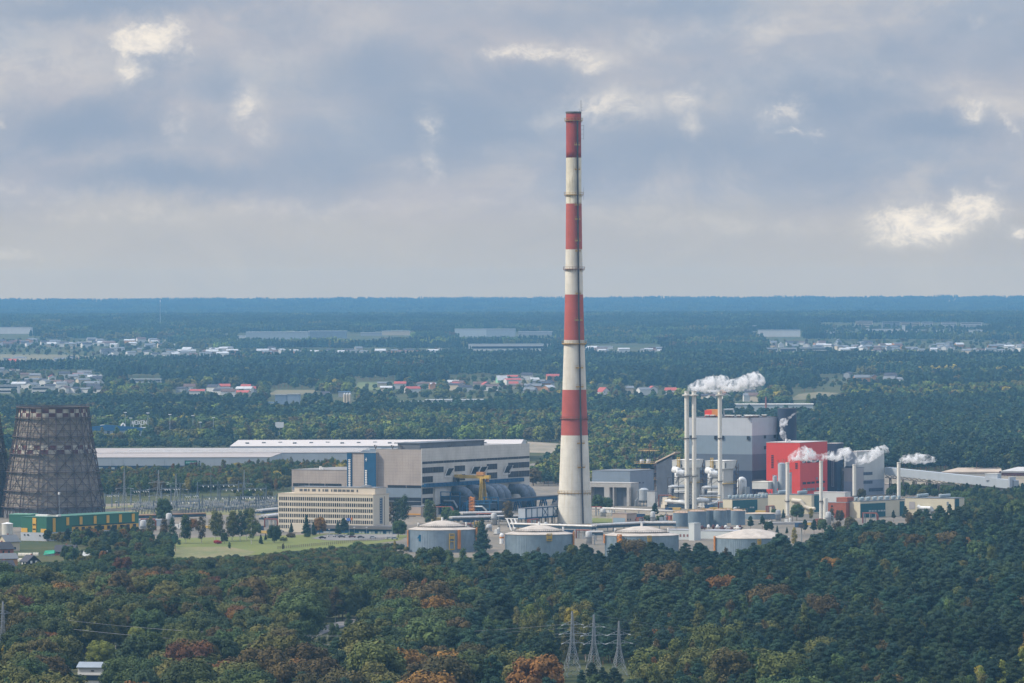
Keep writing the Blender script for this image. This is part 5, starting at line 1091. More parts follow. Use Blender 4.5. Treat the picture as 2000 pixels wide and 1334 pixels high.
def hrsg(x0, xc, x1, yt, yo, yb, D, lab, dx):
    B = Bld('boiler_house', lab, 'boiler house', x0, xc, x1, yb, yt, OFFW, D=D, z0=PD(xc, yo, D).z, roof=mat('pale_flat_roof', (.60, .58, .54)), group='off-white boiler houses')
    zl = PD(xc, yo, D).z; q = MB([mat('lower_cladding', (.48, .48, .45), .7, var=.07, streak=.15)]); q.box(-B.L1+1, -1.2, 1, B.L2-2.5, 0, zl-.01); B.part('lower_body', q)
    q = MB([DKG]); B.fr(x0+8, x0+10.5, yt+9.5, yt+12.5, DKG, b=q); B.fr(x0+17.5, x0+19.5, yt+7.5, yt+13, DKG, b=q); B.part('window', q)
    q = MB([DKG]); B.rt(xc+1.5, xc+3, yt+3, yt+13, DKG, b=q); B.part('window', q)
    q = MB([YEL]); u = B.u(x0+13.5)
    q.bar((u-.9, -.8, zl-2), (u-.9, -.8, B.h+2.4), .3); q.bar((u+.9, -.8, zl-2), (u+.9, -.8, B.h+2.4), .3)
    for z in np.arange(zl-2, B.h+2.4, .9): q.bar((u-.9, -.8, z), (u+.9, -.8, z), .35)
    B.part('ladder', q)
    q = MB([YEL]); zz = B.z(xc, yo+29); q.box(-2.4, .8, -.5, B.L2-1.5, zz-.15, zz+.15)
    for y_ in np.arange(0, B.L2-1, 1.6): q.bar((.7, y_, zz), (.7, y_, zz+1.2), .12)
    q.bar((.7, 0, zz+1.2), (.7, B.L2-1.5, zz+1.2), .12); B.part('balcony', q)
    q = MB([BROWNS]); w1 = B.L2
    for z in np.arange(2, B.h-4, 4.5): q.box(-3, 1, w1-2.4, w1+1.5, z, z+.3); q.bar((0, w1-2, z), (0, w1+1, z+4.5), .4)
    for y_ in (w1-2.2, w1+1.2): q.bar((.8, y_, 0), (.8, y_, B.h-2), .35)
    B.part('stair', q)
    # swollen white duct on a steel frame at the left front
    t = empty('inlet_duct', PD(x0+15, yb, D-14).xy.to_3d(), 0, 'swollen white inlet duct on a dark steel frame, '+('left' if dx == 0 else 'right')+' boiler house', 'duct', 'white inlet ducts'); D2 = D-14; s_ = sc(D2)
    zc = PD(x0+15, yo+9, D2).z; q = MB([PIPE]); q.tube([(-4.3, 3, zc+2.2), (-2.2, 1.4, zc+1.6), (-.4, 0, zc+.6)], 2.0, 14, 2.7); q.tube([(-2.5, 0, zc+.4), (-1, 0, zc+.3), (.6, -.3, zc-.3), (2, -.5, zc-.6), (3.2, -.6, zc-.4)], 2.6, 16, 2.4); q.tube([(-1.6, 0, zc), (-1.4, 0, zc-3.4), (-3, 0, zc-7)], 1.9, 12, .9); q.build('duct', None, t, True)
    q = MB([STEEL])
    for x in (-8, -1, 5):
        for y_ in (-2, 4): q.bar((x, y_, 0), (x, y_, zc-3), .4)
    for z in (4, 8, 12, zc-3): q.bar((-8, -2, z), (5, -2, z), .4); q.bar((-8, 4, z), (5, 4, z), .3)
    q.bar((-8, -2, zc-7), (-1, -2, zc-3), .25); q.bar((-1, -2, zc-7), (5, -2, zc-3), .25); q.build('frame', None, t)
    q = MB([PIPE]); zz = zc-9; q.tube([(3, -1, zz), (-5, -1, zz), (-6.6, -1, zz-.5), (-7, -1, zz-2), (-7, -1, zz-7)], 1.25, 12); q.tube([(-4, -2.6, zz-3), (5, -2.6, zz-3.1)], .45, 8); q.tube([(-1, -2.8, zz-9), (6, -2.8, zz-9)], .4, 8); q.build('pipe', None, t, True)
    q = MB([mat('pale_box', (.42, .43, .43))]); q.box(-4, 2.5, -1, 4, 2, 8.5); q.build('cabinet', None, t)
hrsg(1313, 1342, 1373.5, 899.5, 914.5, 984, 3905, 'off white boiler house behind the left slender chimneys', 0)
hrsg(1378, 1415, 1438.6, 901, 916, 984, 3895, 'off white boiler house behind the lone slender chimney', 1)

def middle():
    # large white main and turbine base
    a, b_ = PD(1301, 978, 3850), PD(1338, 982, 3835); t = empty('white_main', (a.x, a.y, 0), math.atan2(b_.y-a.y, b_.x-a.x), 'thick white insulated pipe left of the slender chimneys', 'pipe'); q = MB([PIPE]); L_ = (b_-a).length
    q.tube([(0, 0, a.z), (L_*.5, 0, (a.z+b_.z)/2+.2), (L_+1, 0, b_.z-.2)], 1.25, 14); q.build('pipe', None, t, True)
    q = MB([mat('dark_blue_steel', (.03, .05, .075))]); q.box(1, L_, 0, 6, 0, a.z-2); q.build('plinth', None, t)
    q = MB([CREAM]); q.box(-3.5, .5, -1.5, 3, 0, a.z-2.5); q.box(-2.5, 2, -1, 3, a.z-2.5, a.z+2.2); q.build('valve_house', None, t)
    q = MB([YEL]); q.box(5, 12, -2, 2, a.z+2.0, a.z+2.2)
    for x in range(5, 13): q.bar((x, -2, a.z+2), (x, -2, a.z+3.2), .15)
    q.bar((5, -2, a.z+3.2), (12, -2, a.z+3.2), .15); q.build('walkway', None, t)
    p = PD(1380, 985, 3835); t = empty('white_main', (p.x, p.y, 0), 0, 'fat white pipe between the slender chimneys', 'pipe'); q = MB([PIPE]); z = PD(1370, 978, 3835).z; q.tube([(-6, 0, z), (-3.5, 0, z+.4), (-1, 0, z+.3), (1.2, 1, z)], 1.9, 14, 1.4); q.tube([(-5, -2, z+3), (-2, -2, z+3.4), (9, -2, z+3.5)], .35, 8); q.tube([(2, -3, z-5), (2, -3, z-2.2), (2.6, -3, z-1.7), (4, -3, z-1.6), (6, -3, z-1), (8, -3, z+.6)], .6, 8); q.build('pipe', None, t, True)
    q = MB([GALV]); q.box(3, 11, -1, 5, 0, z-1.5); q.build('plinth', None, t); q = MB([YEL]); q.box(-2, 9, 2, 4, z+1.8, z+2.1)
    for x in range(-2, 10): q.bar((x, 2, z+2), (x, 2, z+3.2), .15)
    q.build('walkway', None, t)
    # blue grey hall left and its concrete front
    B = Bld('blue_grey_hall', 'blue grey clad hall right of the striped chimney', 'building', 1156.5, 1230.7, 1277, 986, 920.5, mat('slate_cladding', (.20, .245, .295), .55, var=.06, lines=(3, 0), linec=.1), D=3960, roof=ROOFG)
    for x in (1249.5, 1256): B.rt(x-1.2, x+1.2, 941.5, 944, DKG, out=.12)
    CP = mat('light_concrete', (.40, .385, .36), .9, var=.12, streak=.3)
    A = Bld('concrete_bays', 'pale concrete frame with three deep bays in front of the blue grey hall', 'building', 1120, 1232, 1247.5, 994, 944.5, CP, D=3880, body=None)
    q = MB([CP]); q.box(-A.L1, 0, 0, A.L2, A.h-2.6, A.h); q.box(-A.L1, 0, 4, A.L2, 0, A.h-2.6)
    for x0, x1 in ((1153, 1154.5), (1180, 1190.5), (1197, 1199), (1229, 1232)): q.box(A.u(x0), A.u(x1), 0, 4, 0, A.h-2.6)
    q.box(-3, 0, 0, 4, 0, A.h-2.6); q.box(-A.L1-.1, .1, -.1, A.L2, A.h+.003, A.h+.5); A.part('wall', q)
    for x0, x1 in ((1156, 1179), (1199.5, 1228.5)):
        q = MB([mat('bay_door', (.14, .15, .17), .7, var=.15)]); q.box(A.u(x0), A.u(x1), 3.8, 3.95, 0, A.h-2.7); A.part('door', q)
    p = G(1257.5, 989); t = empty('leg_silo', p, 0, 'ribbed grey silo on blue legs right of the concrete bays', 'silo'); s_ = sc(p.y); q = MB([mat('silo_sheet', (.38, .41, .43))]); r_ = 9.6/s_; q.lathe([(r_*.6, 2.4), (r_, 4), (r_, 11), (r_*.5, 12), (.1, 12.1)], 28); q.build('shell', None, t, False)
    q = MB([BLUE])
    for j in range(8): a = .785*j; q.bar((r_*.9*math.cos(a), r_*.9*math.sin(a), 0), (r_*.9*math.cos(a), r_*.9*math.sin(a), 4), .35)
    q.build('leg', None, t); q = MB([GALV]); q.tube([(-r_-2.4, 0, 0), (-r_-2.2, 0, 3.5), (-r_-.8, 0, 5.2), (-r_-.8, 0, 10.5)], .45, 8); q.build('pipe', None, t)
    Bld('small_hall', 'small pale box building right of the ribbed silo', 'building', 1264, 1279, 1283.5, 990, 960, mat('pale_box', (.42, .43, .43)), roof=ROOFG)
    # coal and biomass handling tower
    p = G(1262, 975); D_ = 4060; p = PD(1262, 975, D_); t = empty('fuel_tower', (p.x, D_, 0), R(-28), 'rusty steel fuel handling tower with platforms behind the blue grey hall', 'tower'); q = MB([mat('dark_blue_steel', (.03, .05, .075))]); zt = PD(1262, 879, D_).z
    for x in (-7, -2.5, 2.5, 7):
        for y_ in (0, 7): q.bar((x, y_, 0), (x, y_, zt-(0 if abs(x) < 6.9 else 3)), .55)
    for z in np.arange(8, zt, 5.2): q.bar((-7, 0, z), (7, 0, z), .4); q.bar((-7, 0, z), (-2.5, 0, z+5), .3); q.bar((2.5, 0, z), (7, 0, z+5), .3)
    q.build('frame', None, t)
    q = MB([mat('dark_blue_steel', (.03, .05, .075))]); q.box(-5, 6, 2, 7, 12, zt-10); q.build('enclosure', None, t)
    for z, x0, x1 in ((zt-.3, -5, 7), (zt-9, -8, 9), (zt-14, -9, 4), (zt-20, 3, 12)):
        q = MB([RUSTY]); q.box(x0, x1, -2, 8, z-.3, z)
        for x in np.arange(x0, x1+.1, 1.5): q.bar((x, -2, z), (x, -2, z+1.2), .15)
        q.bar((x0, -2, z+1.2), (x1, -2, z+1.2), .15); q.build('platform', None, t)
    q = MB([PIPE]); q.lathe([(1.6, zt-9), (1.6, zt-6.5)], 12, -3, 0); q.lathe([(1.6, zt-9), (1.6, zt-6.2)], 12, 2, 0); q.build('tank', None, t)
    q = MB([mat('dark_vessel', (.06, .075, .09), .6, var=.2)]); q.lathe([(3.6, 20), (3.6, zt-10), (2, zt-9.2)], 20, 6, 3); q.build('bunker', None, t, True)
    p = PD(1290, 975, 4030); t = empty('pipe_tower', (p.x, p.y, 0), R(-28), 'brown steel pipe tower between the blue grey hall and the boiler houses', 'tower'); q = MB([BROWNS]); zt = PD(1290, 893, 4030).z
    for x in (-4, 0, 4):
        for y_ in (0, 5): q.bar((x, y_, 0), (x, y_, zt), .5)
    for z in np.arange(4, zt, 4.5): q.box(-5, 5, -1, 6, z, z+.35); q.bar((-4, -1, z), (4, -1, z+4.5), .4); q.bar((-5, -1, z+1.3), (5, -1, z+1.3), .15)
    q.build('frame', None, t)
    D_ = 4000; a = PD(1283, 975, D_); t = Bld('bunker_house', 'dark bunker house with a sloping tan conveyor roof', 'building', 1282, 1313, 1340, 980, 906, mat('dark_slate_wall', (.06, .07, .09), .8, var=.25, nscale=.15, lines=(3, 0), linec=.2), D=D_, th=62)
    q = MB([TAN]); L1 = t.L1; q.add([(-L1, -1, t.h), (6, -1, t.h+7.5), (6, 3, t.h+7.5), (-L1, 3, t.h), (-L1, -1, t.h+.9), (6, -1, t.h+8.4), (6, 3, t.h+8.4), (-L1, 3, t.h+.9)], [(0, 3, 2, 1), (4, 5, 6, 7), (0, 1, 5, 4), (1, 2, 6, 5), (2, 3, 7, 6), (3, 0, 4, 7)]); t.part('conveyor_roof', q)
    q = MB([mat('dark_slate_wall', (.06, .07, .09))]); q.add([(-L1, 0, t.h), (0, 0, t.h), (0, 0, t.h+6), (-L1, 2.5, t.h), (0, 2.5, t.h), (0, 2.5, t.h+6)], [(0, 1, 2), (3, 5, 4), (0, 2, 5, 3), (1, 4, 5, 2)]); t.part('gable', q)
    # bridges of pipes on the yard
    def line(px0, py0, px1, py1, z, lab, r_=.7, posts=6, sags=None):
        a, b_ = G(px0, py0), G(px1, py1); d = b_-a; t = empty('pipe_bridge', a, math.atan2(d.y, d.x), lab, 'pipe bridge'); L_ = d.length; q = MB([mat('pale_pipe', (.52, .50, .47), .6, var=.12)]); q.tube([(0, 0, z), (L_, 0, z)], r_, 8); q.build('pipe', None, t, True)
        q = MB([GALV])
        for i in range(posts): x = L_*(i+.5)/posts; q.bar((x, 0, 0), (x, 0, z), .45)
        q.build('post', None, t)
    line(1156, 1006, 1314, 1013, 4.6, 'white pipe bridge crossing the yard right of the chimney')
    rack('pipe_rack', G(1160, 1039), G(1256, 1034), 5, 4.0, 'long silver pipe rack running past the chimney foot to the right')
    rack('pipe_rack', G(1256, 1034), G(1320, 1034), 5, 4.0, 'silver pipe rack behind the third round tank')
    rack('pipe_rack', G(1000, 1036), G(1160, 1041), 4, 4.0, 'silver pipe rack between the second tank and the chimney')
    rack('pipe_rack', G(1150, 1056), G(1178, 1056), 4, 5, 'short silver pipe rack left of the third round tank')
    # ductwork with slanting white struts by the second tank
    p = G(990, 1036); t = empty('strut_frame', p, R(-20), 'slanting white struts beside the pipe rack left of the chimney', 'frame'); q = MB([WHITE])
    for i in range(3): q.bar((i*2.4, 0, 7), (i*2.4+4, -3, 0), .6)
    q.bar((-1, 0, 7), (7, 0, 7), .5); q.build('strut', None, t)
    b = Bld('pump_house', 'small tan flat roofed house with a grey blue door on the yard', 'building', 1196, 1224, 1243.5, 1024, 1004, mat('tan_render', (.36, .29, .24), .9, var=.12, streak=.2), roof=mat('brown_roof', (.22, .17, .15)), th=45)
    b.fr(1198, 1221, 1011.5, 1021.5, mat('blue_grey_door', (.22, .30, .37), .6), 'door', .2)
    for x in (1226, 1231, 1241): b.rt(x-.9, x+.9, 1013, 1016.5, DKG)
    Bld('brick_hut', 'tiny brown brick hut left of the plain grey tanks', 'building', 1300.5, 1309, 1313, 1016, 1007, mat('red_brick', (.32, .10, .06)), roof=mat('brown_roof', (.22, .17, .15)), th=45)
    wm = mat('white_render', (.50, .53, .52), .8, var=.06)
    t = Bld('cube_building', 'small white cube building in front of the plain grey tanks', 'building', 1345.5, 1356, 1368.5, 1056, 1023, wm, th=45, roof=wm)
    l = Bld('long_shed', 'long low white shed behind the third round tank', 'building', 1297, 1346, 1349, 1056, 1036, wm, D=t.C.y+12, roof=mat('grey_flat_roof', (.30, .31, .33)), L2=12)
    for x in (1329, 1336, 1343): l.fr(x-1.6, x+1.6, 1043.5, 1048.5, mat('rust_pane', (.22, .10, .09), .5))
    Bld('long_shed', 'long low pale shed between the white cube and the rightmost round tank', 'building', 1368, 1440, 1446, 1052, 1038, wm, D=t.C.y+16, roof=mat('grey_flat_roof', (.30, .31, .33)), L2=16)
    rnd = random.Random(9)
    for i in range(9):
        x = 1372+i*9.5+rnd.uniform(-3, 3); p = G(x, 1036+rnd.uniform(-3, 2)); t = empty('pipe_stub', p, rnd.uniform(0, 3), ['dark red valve manifold on the tank yard', 'white capped pump skid on the tank yard'][i % 2], 'pump', 'small pumps and valves on the tank yard')
        q = MB([mat('dark_red_steel', (.12, .05, .045)) if i % 2 == 0 else WHITE]); q.box(-2.4, 2.4, -.8, .8, .9, 1.5); q.lathe([(.8, .4), (.8, 2.2), (.3, 2.6)], 10); q.box(-1.8, -1.4, -.3, .3, 0, .9); q.box(1.4, 1.8, -.3, .3, 0, .9); q.build('manifold', None, t)
middle()

def cream(xl, xc, xr, yb, yt, th, panels, lab, vents, front_panels=()):
    B = Bld('cream_plant_hall', lab, 'building', xl, xc, xr, yb, yt, mat('cream_cladding', (.55, .50, .37), .7, var=.05, lines=(0, 2.2), linec=.06), th=th, roof=mat('dark_grey_roof', (.13, .145, .16)), group='cream and teal plant halls')
    for x0, x1, y0, y1 in panels: B.rt(x0, x1, y0, y1, TEAL, 'teal_panel', .2, zx=x0+2)
    for x0, x1, y0, y1 in front_panels: B.fr(x0, x1, y0, y1, TEAL, 'teal_panel', .2)
    n_ = vents
    for i in range(n_):
        for yy in (.3, .75):
            x_ = -B.L1*yy; y_ = B.L2*(i+.6)/n_; q = MB([mat('roof_ventilator', (.36, .43, .45), .5, .3, var=.1)]); q.lathe([(.7, B.h+.3), (.7, B.h+.9), (1.15, B.h+.95), (1.15, B.h+2.3), (.8, B.h+2.5)], 14, x_, y_); B.part('ventilator', q)
    return B
c1 = cream(1412, 1430, 1516, 1003, 975.5, 40, [(1430.5, 1479, 977.5, 1002), (1506.5, 1515, 975, 1001)], 'cream and teal hall left of the short white chimneys', 6)
for x0 in (1435, 1440, 1463.5, 1468.5): c1.rt(x0, x0+3.6, 989.5, 992.5, mat('pale_window', (.34, .38, .38)), 'window', .4)
c2 = cream(1500, 1585, 1600, 1004, 967, 28, [(1590, 1600, 967.5, 1000)], 'cream hall with rounded duct behind the first short chimney', 7)
c2.fr(1550, 1560.5, 974.5, 981.5, mat('grey_louvre', (.13, .14, .15), .7), 'louvre', .3)
q = MB([CREAM]); u = c2.u(1566); q.tube([(u-6, -1.5, c2.h-3.5), (u, -1.5, c2.h-4), (u+2.5, -1.5, c2.h-7), (u+6, -1.5, c2.h-8.4), (u+10, -1.5, c2.h-8.4)], 1.5, 12, 1.0); c2.part('duct', q)
c3 = cream(1659.5, 1680, 1767, 1012, 980, 40, [(1680.5, 1729, 984, 1011), (1757, 1766, 979, 1009)], 'cream and teal hall left of the longest cream hall', 7)
for x0 in (1696, 1701.5, 1707, 1713.5, 1719, 1724.5): c3.rt(x0, x0+4.2, 996.5-(x0-1696)*.03, 999.5-(x0-1696)*.03, mat('pale_window', (.34, .38, .38)), 'window', .4)
c4 = cream(1768, 1864, 1883.5, 1008, 974, 28, [(1865, 1873, 974.5, 1004)], 'long cream hall with a teal corner, rightmost', 6)
c4.fr(1776, 1787, 980, 994, mat('pinkish_cladding', (.36, .34, .34)), 'shutter', .2); c4.fr(1849, 1853, 980, 987, mat('grey_pane', (.19, .22, .24)))
q = MB([PIPE]); u = c4.u(1795); q.tube([(u, -2, c4.h-5), (u+2, -2, c4.h-6), (u+9, -2, c4.h-6)], 1.2, 12); q.use(GALV).tube([(u+9, -2, c4.h-6), (u+10.5, -2, c4.h-8)], 1.2, 10); q.box(u, u+9, -2.6, -1, c4.h-10.5, c4.h-7.5); c4.part('duct', q)
# ------------------------------------------------------------------ cooling towers
def cooling_tower(cx, yb, lab):
    p0 = G(cx, yb); s_ = sc(p0.y); R0 = 100/s_; c = Vector((p0.x, p0.y+R0, 0)); s_ = sc(c.y); base = PD(cx, 1003, c.y)
    ys = [1003, 981, 949, 913, 877.6, 844, 808, 787]; rs = [100, 98.3, 93.6, 88, 82, 76, 70.6, 68.6]
    Z = [(1003-y)/s_ for y in ys]; Rr = [r/s_ for r in rs]; K = 16
    t = empty('cooling_tower', c, R(9), lab, 'cooling tower', 'cooling towers')
    panel = mat('tower_sheeting', (.27, .235, .195), .9, var=.2, nscale=.12, streak=.5, stain=(.13, .11, .10), lines=(0, 2.6), linec=.35)
    dark = mat('tower_base_sheeting', (.17, .17, .18), .9, var=.25, nscale=.15, streak=.5, stain=(.08, .08, .085))
    redp = mat('maroon_panel', (.115, .040, .042), .9, var=.2); whp = mat('dirty_white_panel', (.46, .44, .37), .9, var=.25, nscale=.3, streak=.4)
    rustf = mat('tower_steel', (.10, .075, .07), .9, var=.25)
    def rz(z): return float(np.interp(z, Z, Rr))
    bands = [(Z[0], Z[1], dark, 1), (Z[1], Z[2], panel, 3), (Z[2], Z[3], panel, 3), (Z[3], Z[4], panel, 3)]
    zc = Z[4]; hb = (Z[4]-Z[3])
    zr1, zr2 = (1003-877.6)/s_, (1003-861)/s_; zr3, zr4 = (1003-806)/s_, (1003-791)/s_
    def ring_faces(q, z0, z1, m0, m1=None, sub=1, off=0, k=K*2):
        # flat sheets between posts
        for j in range(sub):
            za, zb = z0+(z1-z0)*j/sub, z0+(z1-z0)*(j+1)/sub
            for i in range(k):
                a0, a1 = 2*math.pi*i/k, 2*math.pi*(i+1)/k; ra, rb = rz(za)-.9, rz(zb)-.9
                q.use(m1 if (m1 and (i+j+off) % 2) else m0); q.quad((ra*math.cos(a0), ra*math.sin(a0), za), (ra*math.cos(a1), ra*math.sin(a1), za), (rb*math.cos(a1), rb*math.sin(a1), zb), (rb*math.cos(a0), rb*math.sin(a0), zb))
    q = MB([panel]); ring_faces(q, Z[0], Z[1], dark); ring_faces(q, Z[1], zr1, panel, sub=6); ring_faces(q, zr2, zr3, panel, sub=4); ring_faces(q, zr4, Z[7], rustf)
    o = q.build('sheeting', None, t)
    q = MB([redp, whp]); ring_faces(q, zr1, zr2, redp, whp, 2); q.build('chequered_band', None, t, label='maroon and white chequered band')
    q = MB([redp, whp]); ring_faces(q, zr3, zr4, redp, whp, 2, 1); q.build('chequered_band', None, t, label='maroon and white chequered band')
    # inside lining so that the mouth reads as hollow
    q = MB([dark]); k = 32; 
    vs = []
    for z in (Z[0], Z[3], Z[7]):
        for i in range(k): a = 6.2832*i/k; vs.append(((rz(z)-1.4)*math.cos(a), (rz(z)-1.4)*math.sin(a), z))
    q.add(vs, [(j*k+i, (j+1)*k+i, (j+1)*k+(i+1) % k, j*k+(i+1) % k) for j in range(2) for i in range(k)]); q.build('lining', None, t)
    def P_(a, z, e=0.35): r_ = rz(z)+e; return (r_*math.cos(a), r_*math.sin(a), z)
    q = MB([rustf])
    for i in range(K):
        a = 2*math.pi*i/K
        for z0, z1 in zip(Z, Z[1:]): q.bar(P_(a, z0), P_(a, z1), .75)
        for j in (1,):
            a2 = 2*math.pi*(i+.5)/K
            for z0, z1 in zip(Z, Z[1:]): q.bar(P_(a2, z0), P_(a2, z1), .34)
    q.build('post', None, t)
    q = MB([rustf])
    for n_, z in enumerate(Z[1:]):
        w_ = 1.5 if n_ < 6 else 1.2
        for i in range(K*2):
            a0, a1 = math.pi*i/K, math.pi*(i+1)/K; q.bar(P_(a0, z, .6), P_(a1, z, .6), w_, .5); q.bar(P_(a0, z+1.2, 1.1), P_(a1, z+1.2, 1.1), .16)
            q.bar(P_(a0, z, 1.1), P_(a0, z+1.2, 1.1), .16)
    q.build('ring_walkway', None, t)
    q = MB([rustf])
    for z0, z1 in zip(Z[:-1], Z[1:-1]+[Z[-1]]):
        n_ = 3 if z1-z0 > 9 else 1
        for j in range(1, n_+1):
            if j == n_: continue
            z = z0+(z1-z0)*j/n_
            for i in range(K*2): q.bar(P_(math.pi*i/K, z), P_(math.pi*(i+1)/K, z), .3)
    for b_, (z0, z1) in enumerate(zip(Z[:-2], Z[1:-1])):
        for i in range(K):
            a0, a1, am = 2*math.pi*i/K, 2*math.pi*(i+1)/K, 2*math.pi*(i+.5)/K
            if b_ == 0: q.bar(P_(a0, z0), P_(am, z1), .3); q.bar(P_(a1, z0), P_(am, z1), .3)
            elif (i+b_) % 2: q.bar(P_(a0, z0), P_(a1, z1), .34); q.bar(P_(a1, z0), P_(a0, z1), .34)
            else: q.bar(P_(a0, z0), P_(am, (z0+z1)/2), .3); q.bar(P_(a1, z0), P_(am, (z0+z1)/2), .3); q.bar(P_(a0, z1), P_(am, (z0+z1)/2), .3); q.bar(P_(a1, z1), P_(am, (z0+z1)/2), .3)
    q.build('bracing', None, t)
    q = MB([GALV]); a = R(-88); q.bar(P_(a, 0, 2), P_(a, 8, 2), .3); q.use(WHITE).lathe([(.7, 15.3), (.7, 16.8)], 10, (rz(12)+1)*math.cos(a), (rz(12)+1)*math.sin(a)); q.use(GALV).bar(P_(a, 0, 2), P_(a, 15.5, 1), .25); q.build('lamp_mast', None, t)
cooling_tower(96.5, 1014, 'steel framed cooling tower with two chequered bands')
cooling_tower(-81, 1012, 'steel framed cooling tower cut off by the left edge')

def left_side():
    GREEN = mat('green_cladding', (.035, .135, .085), .6, var=.06, lines=(3, 0), linec=.10); YC = mat('yellow_cladding', (.62, .36, .06), .6, var=.06); wb = mat('white_base', (.40, .42, .45), .8, var=.08)
    B = Bld('green_hall', 'long green hall with yellow vertical strips and a white base', 'building', 41.6, 91, 271, 1057, 1011, GREEN, th=33, roof=mat('green_roof', (.05, .14, .10)))
    zb = B.z(91, 1040.5); q = MB([wb]); q.box(-B.L1-.2, .2, -.2, B.L2+.2, 0, zb); B.part('base', q)
    for x0, x1, y0, y1 in ((64, 71, 1012, 1040.3),): B.fr(x0, x1, y0, y1, YC, 'yellow_strip', .25, zx=88)
    B.fr(41.8, 54, 1032, 1040.3, YC, 'yellow_panel', .25, zx=84); B.fr(80, 90.8, 1033, 1040.3, YC, 'yellow_panel', .25, zx=89)
    for x in (102.5, 129, 155, 182.5, 207.5, 232, 257): B.rt(x, x+5.5, 1012.5, 1028 if x > 120 else 1040, YC, 'yellow_strip', .25, zx=93)
    for x0, x1, y in ((65, 67, 1025), (68, 70, 1025), (65, 67, 1034), (68, 70, 1034), (47.5, 50, 1045.5), (54, 57, 1045.5), (77.5, 80, 1046.5), (84, 86.5, 1046.5)): B.fr(x0, x1, y-1.5, y+1.2, DKG, 'window', .45, zx=85)
    q = MB([WHITE]); B.fr(62, 71.5, 1043, 1053, WHITE, b=q, zx=80); B.part('door', q)
    q = MB([mat('green_shade', (.02, .06, .05), .7)]); B.rt(140, 262, 1029, 1031.5, mat('green_shade', (.02, .06, .05)), b=q, zx=95); B.part('canopy', q)
    B.rt(140, 270, 1031.7, 1042, YC, 'yellow_panel', .2, zx=95)
    for i in range(10): x = 146+i*12.5; B.rt(x, x+6, 1032.5, 1039.5, DKG, 'window', .5, zx=97)
    q = MB([WHITE])
    for x in (62, 84, 108): q.box(B.u(x)-4 if x < 90 else -6, B.u(x)+4 if x < 90 else 0, B.L2*.1, B.L2*.1+3, B.h+.36, B.h+1.3)
    B.part('roof_light', q)
    G2 = Bld('green_shed', 'pale green roofed shed between the two cooling towers', 'building', 18, 60, 75, 1030, 1005.5, GREEN, th=20, roof=mat('mint_roof', (.16, .33, .24)))
    p = G(13.5, 1046); s_ = sc(p.y); t = empty('white_tank', (p.x, p.y+3.4, 0), 0, 'small upright off white tank at the left edge', 'storage tank'); q = MB([mat('dirty_white_tank', (.50, .49, .43), .8, var=.15, streak=.4)]); q.lathe([(11/s_, 0), (11/s_, 6.6)], 28, cap=False); q.build('shell', None, t, True); q = MB([WHITE]); q.lathe([(11.3/s_, 6.6), (11.3/s_, 6.9), (.1, 7.6)], 28); q.build('roof', None, t)
    # yellow yard crane
    a = PD(127, 1020, 3480); b_ = PD(208, 1022, 3440); t = empty('yard_crane', (a.x, a.y, 0), math.atan2(b_.y-a.y, b_.x-a.x), 'yellow gantry crane in front of the green hall', 'crane'); L_ = (b_-a).xy.length; q = MB([YEL]); q.box(0, L_, -.5, .5, a.z-.7, a.z+.6); q.build('beam', None, t)
    for x in (1, L_*.82):
        q = MB([BROWNS if x == 1 else YEL]); q.bar((x, -3, 0), (x, -.6, a.z), .6); q.bar((x, 3, 0), (x, .6, a.z), .6)
        for k_ in range(1, 4): q.bar((x, -3+k_*.6, a.z*k_/4), (x, 3-k_*.6, a.z*k_/4), .3)
        q.build('leg', None, t)
    q = MB([YEL]); q.box(L_*.78, L_*.86, -1, 1, a.z-2.2, a.z+1); q.build('trolley', None, t)
    # warehouses behind
    WL = mat('warehouse_wall', (.37, .40, .43), .6, var=.05, lines=(12, 0), linec=.2); WR = mat('warehouse_roof', (.34, .30, .275), .8, var=.12, nscale=.05); NV = mat('warehouse_navy', (.03, .06, .10), .6, var=.2)
    B = Bld('warehouse', 'vast low warehouse with a navy glazed base and a green sign', 'warehouse', 150, 528, 533, 921.5, 893.5, WL, th=2, L2=118, L1=None, roof=WR)
    q = MB([NV]); q.box(-B.L1, B.u(382), -.25, 0, 0, B.z(372, 909.5)); B.part('glazed_base', q)
    q = MB([mat('door_frame', (.03, .05, .05))]); q.box(B.u(361), B.u(385), -.9, -.1, B.z(372, 909.5), B.z(372, 899.5)); sg = B.part('sign_frame', q)
    q = MB([mat('green_sign', (.01, .15, .10), .5, var=0)]); q.box(B.u(362), B.u(384), -1.1, -.92, B.z(372, 906.5), B.z(372, 900.5)); q.use(mat('sign_letters', (.35, .55, .50), .5, var=0))
    rnd = random.Random(2)
    for i in range(12): x = B.u(363.5)+i*.72; q.box(x, x+.45, -1.2, -1.12, B.z(372, 905), B.z(372, 902))
    q.build('sign', None, sg)
    B.fr(388.5, 390.6, 899.5, 903, DKG, zx=500)
    for x in (218, 240, 321): B.fr(x, x+1, 897, 909, GALV, 'downpipe', .3, zx=500)
    for x0, x1 in ((186, 201), (216, 224), (240, 251)): B.fr(x0, x1, 912, 916, mat('pale_window', (.34, .38, .38)), 'window', .4, zx=500)
    B2 = Bld('warehouse', 'middle tier of the warehouse with rows of white roof lights', 'warehouse', 150, 700, 706, 911, 884.5, WL, th=2, L2=150, D=B.C.y+119, roof=WR)
    B2.fr(534, 551, 897, 912, NV, 'door', .4, zx=690)
    q = MB([WHITE]); n_ = 0
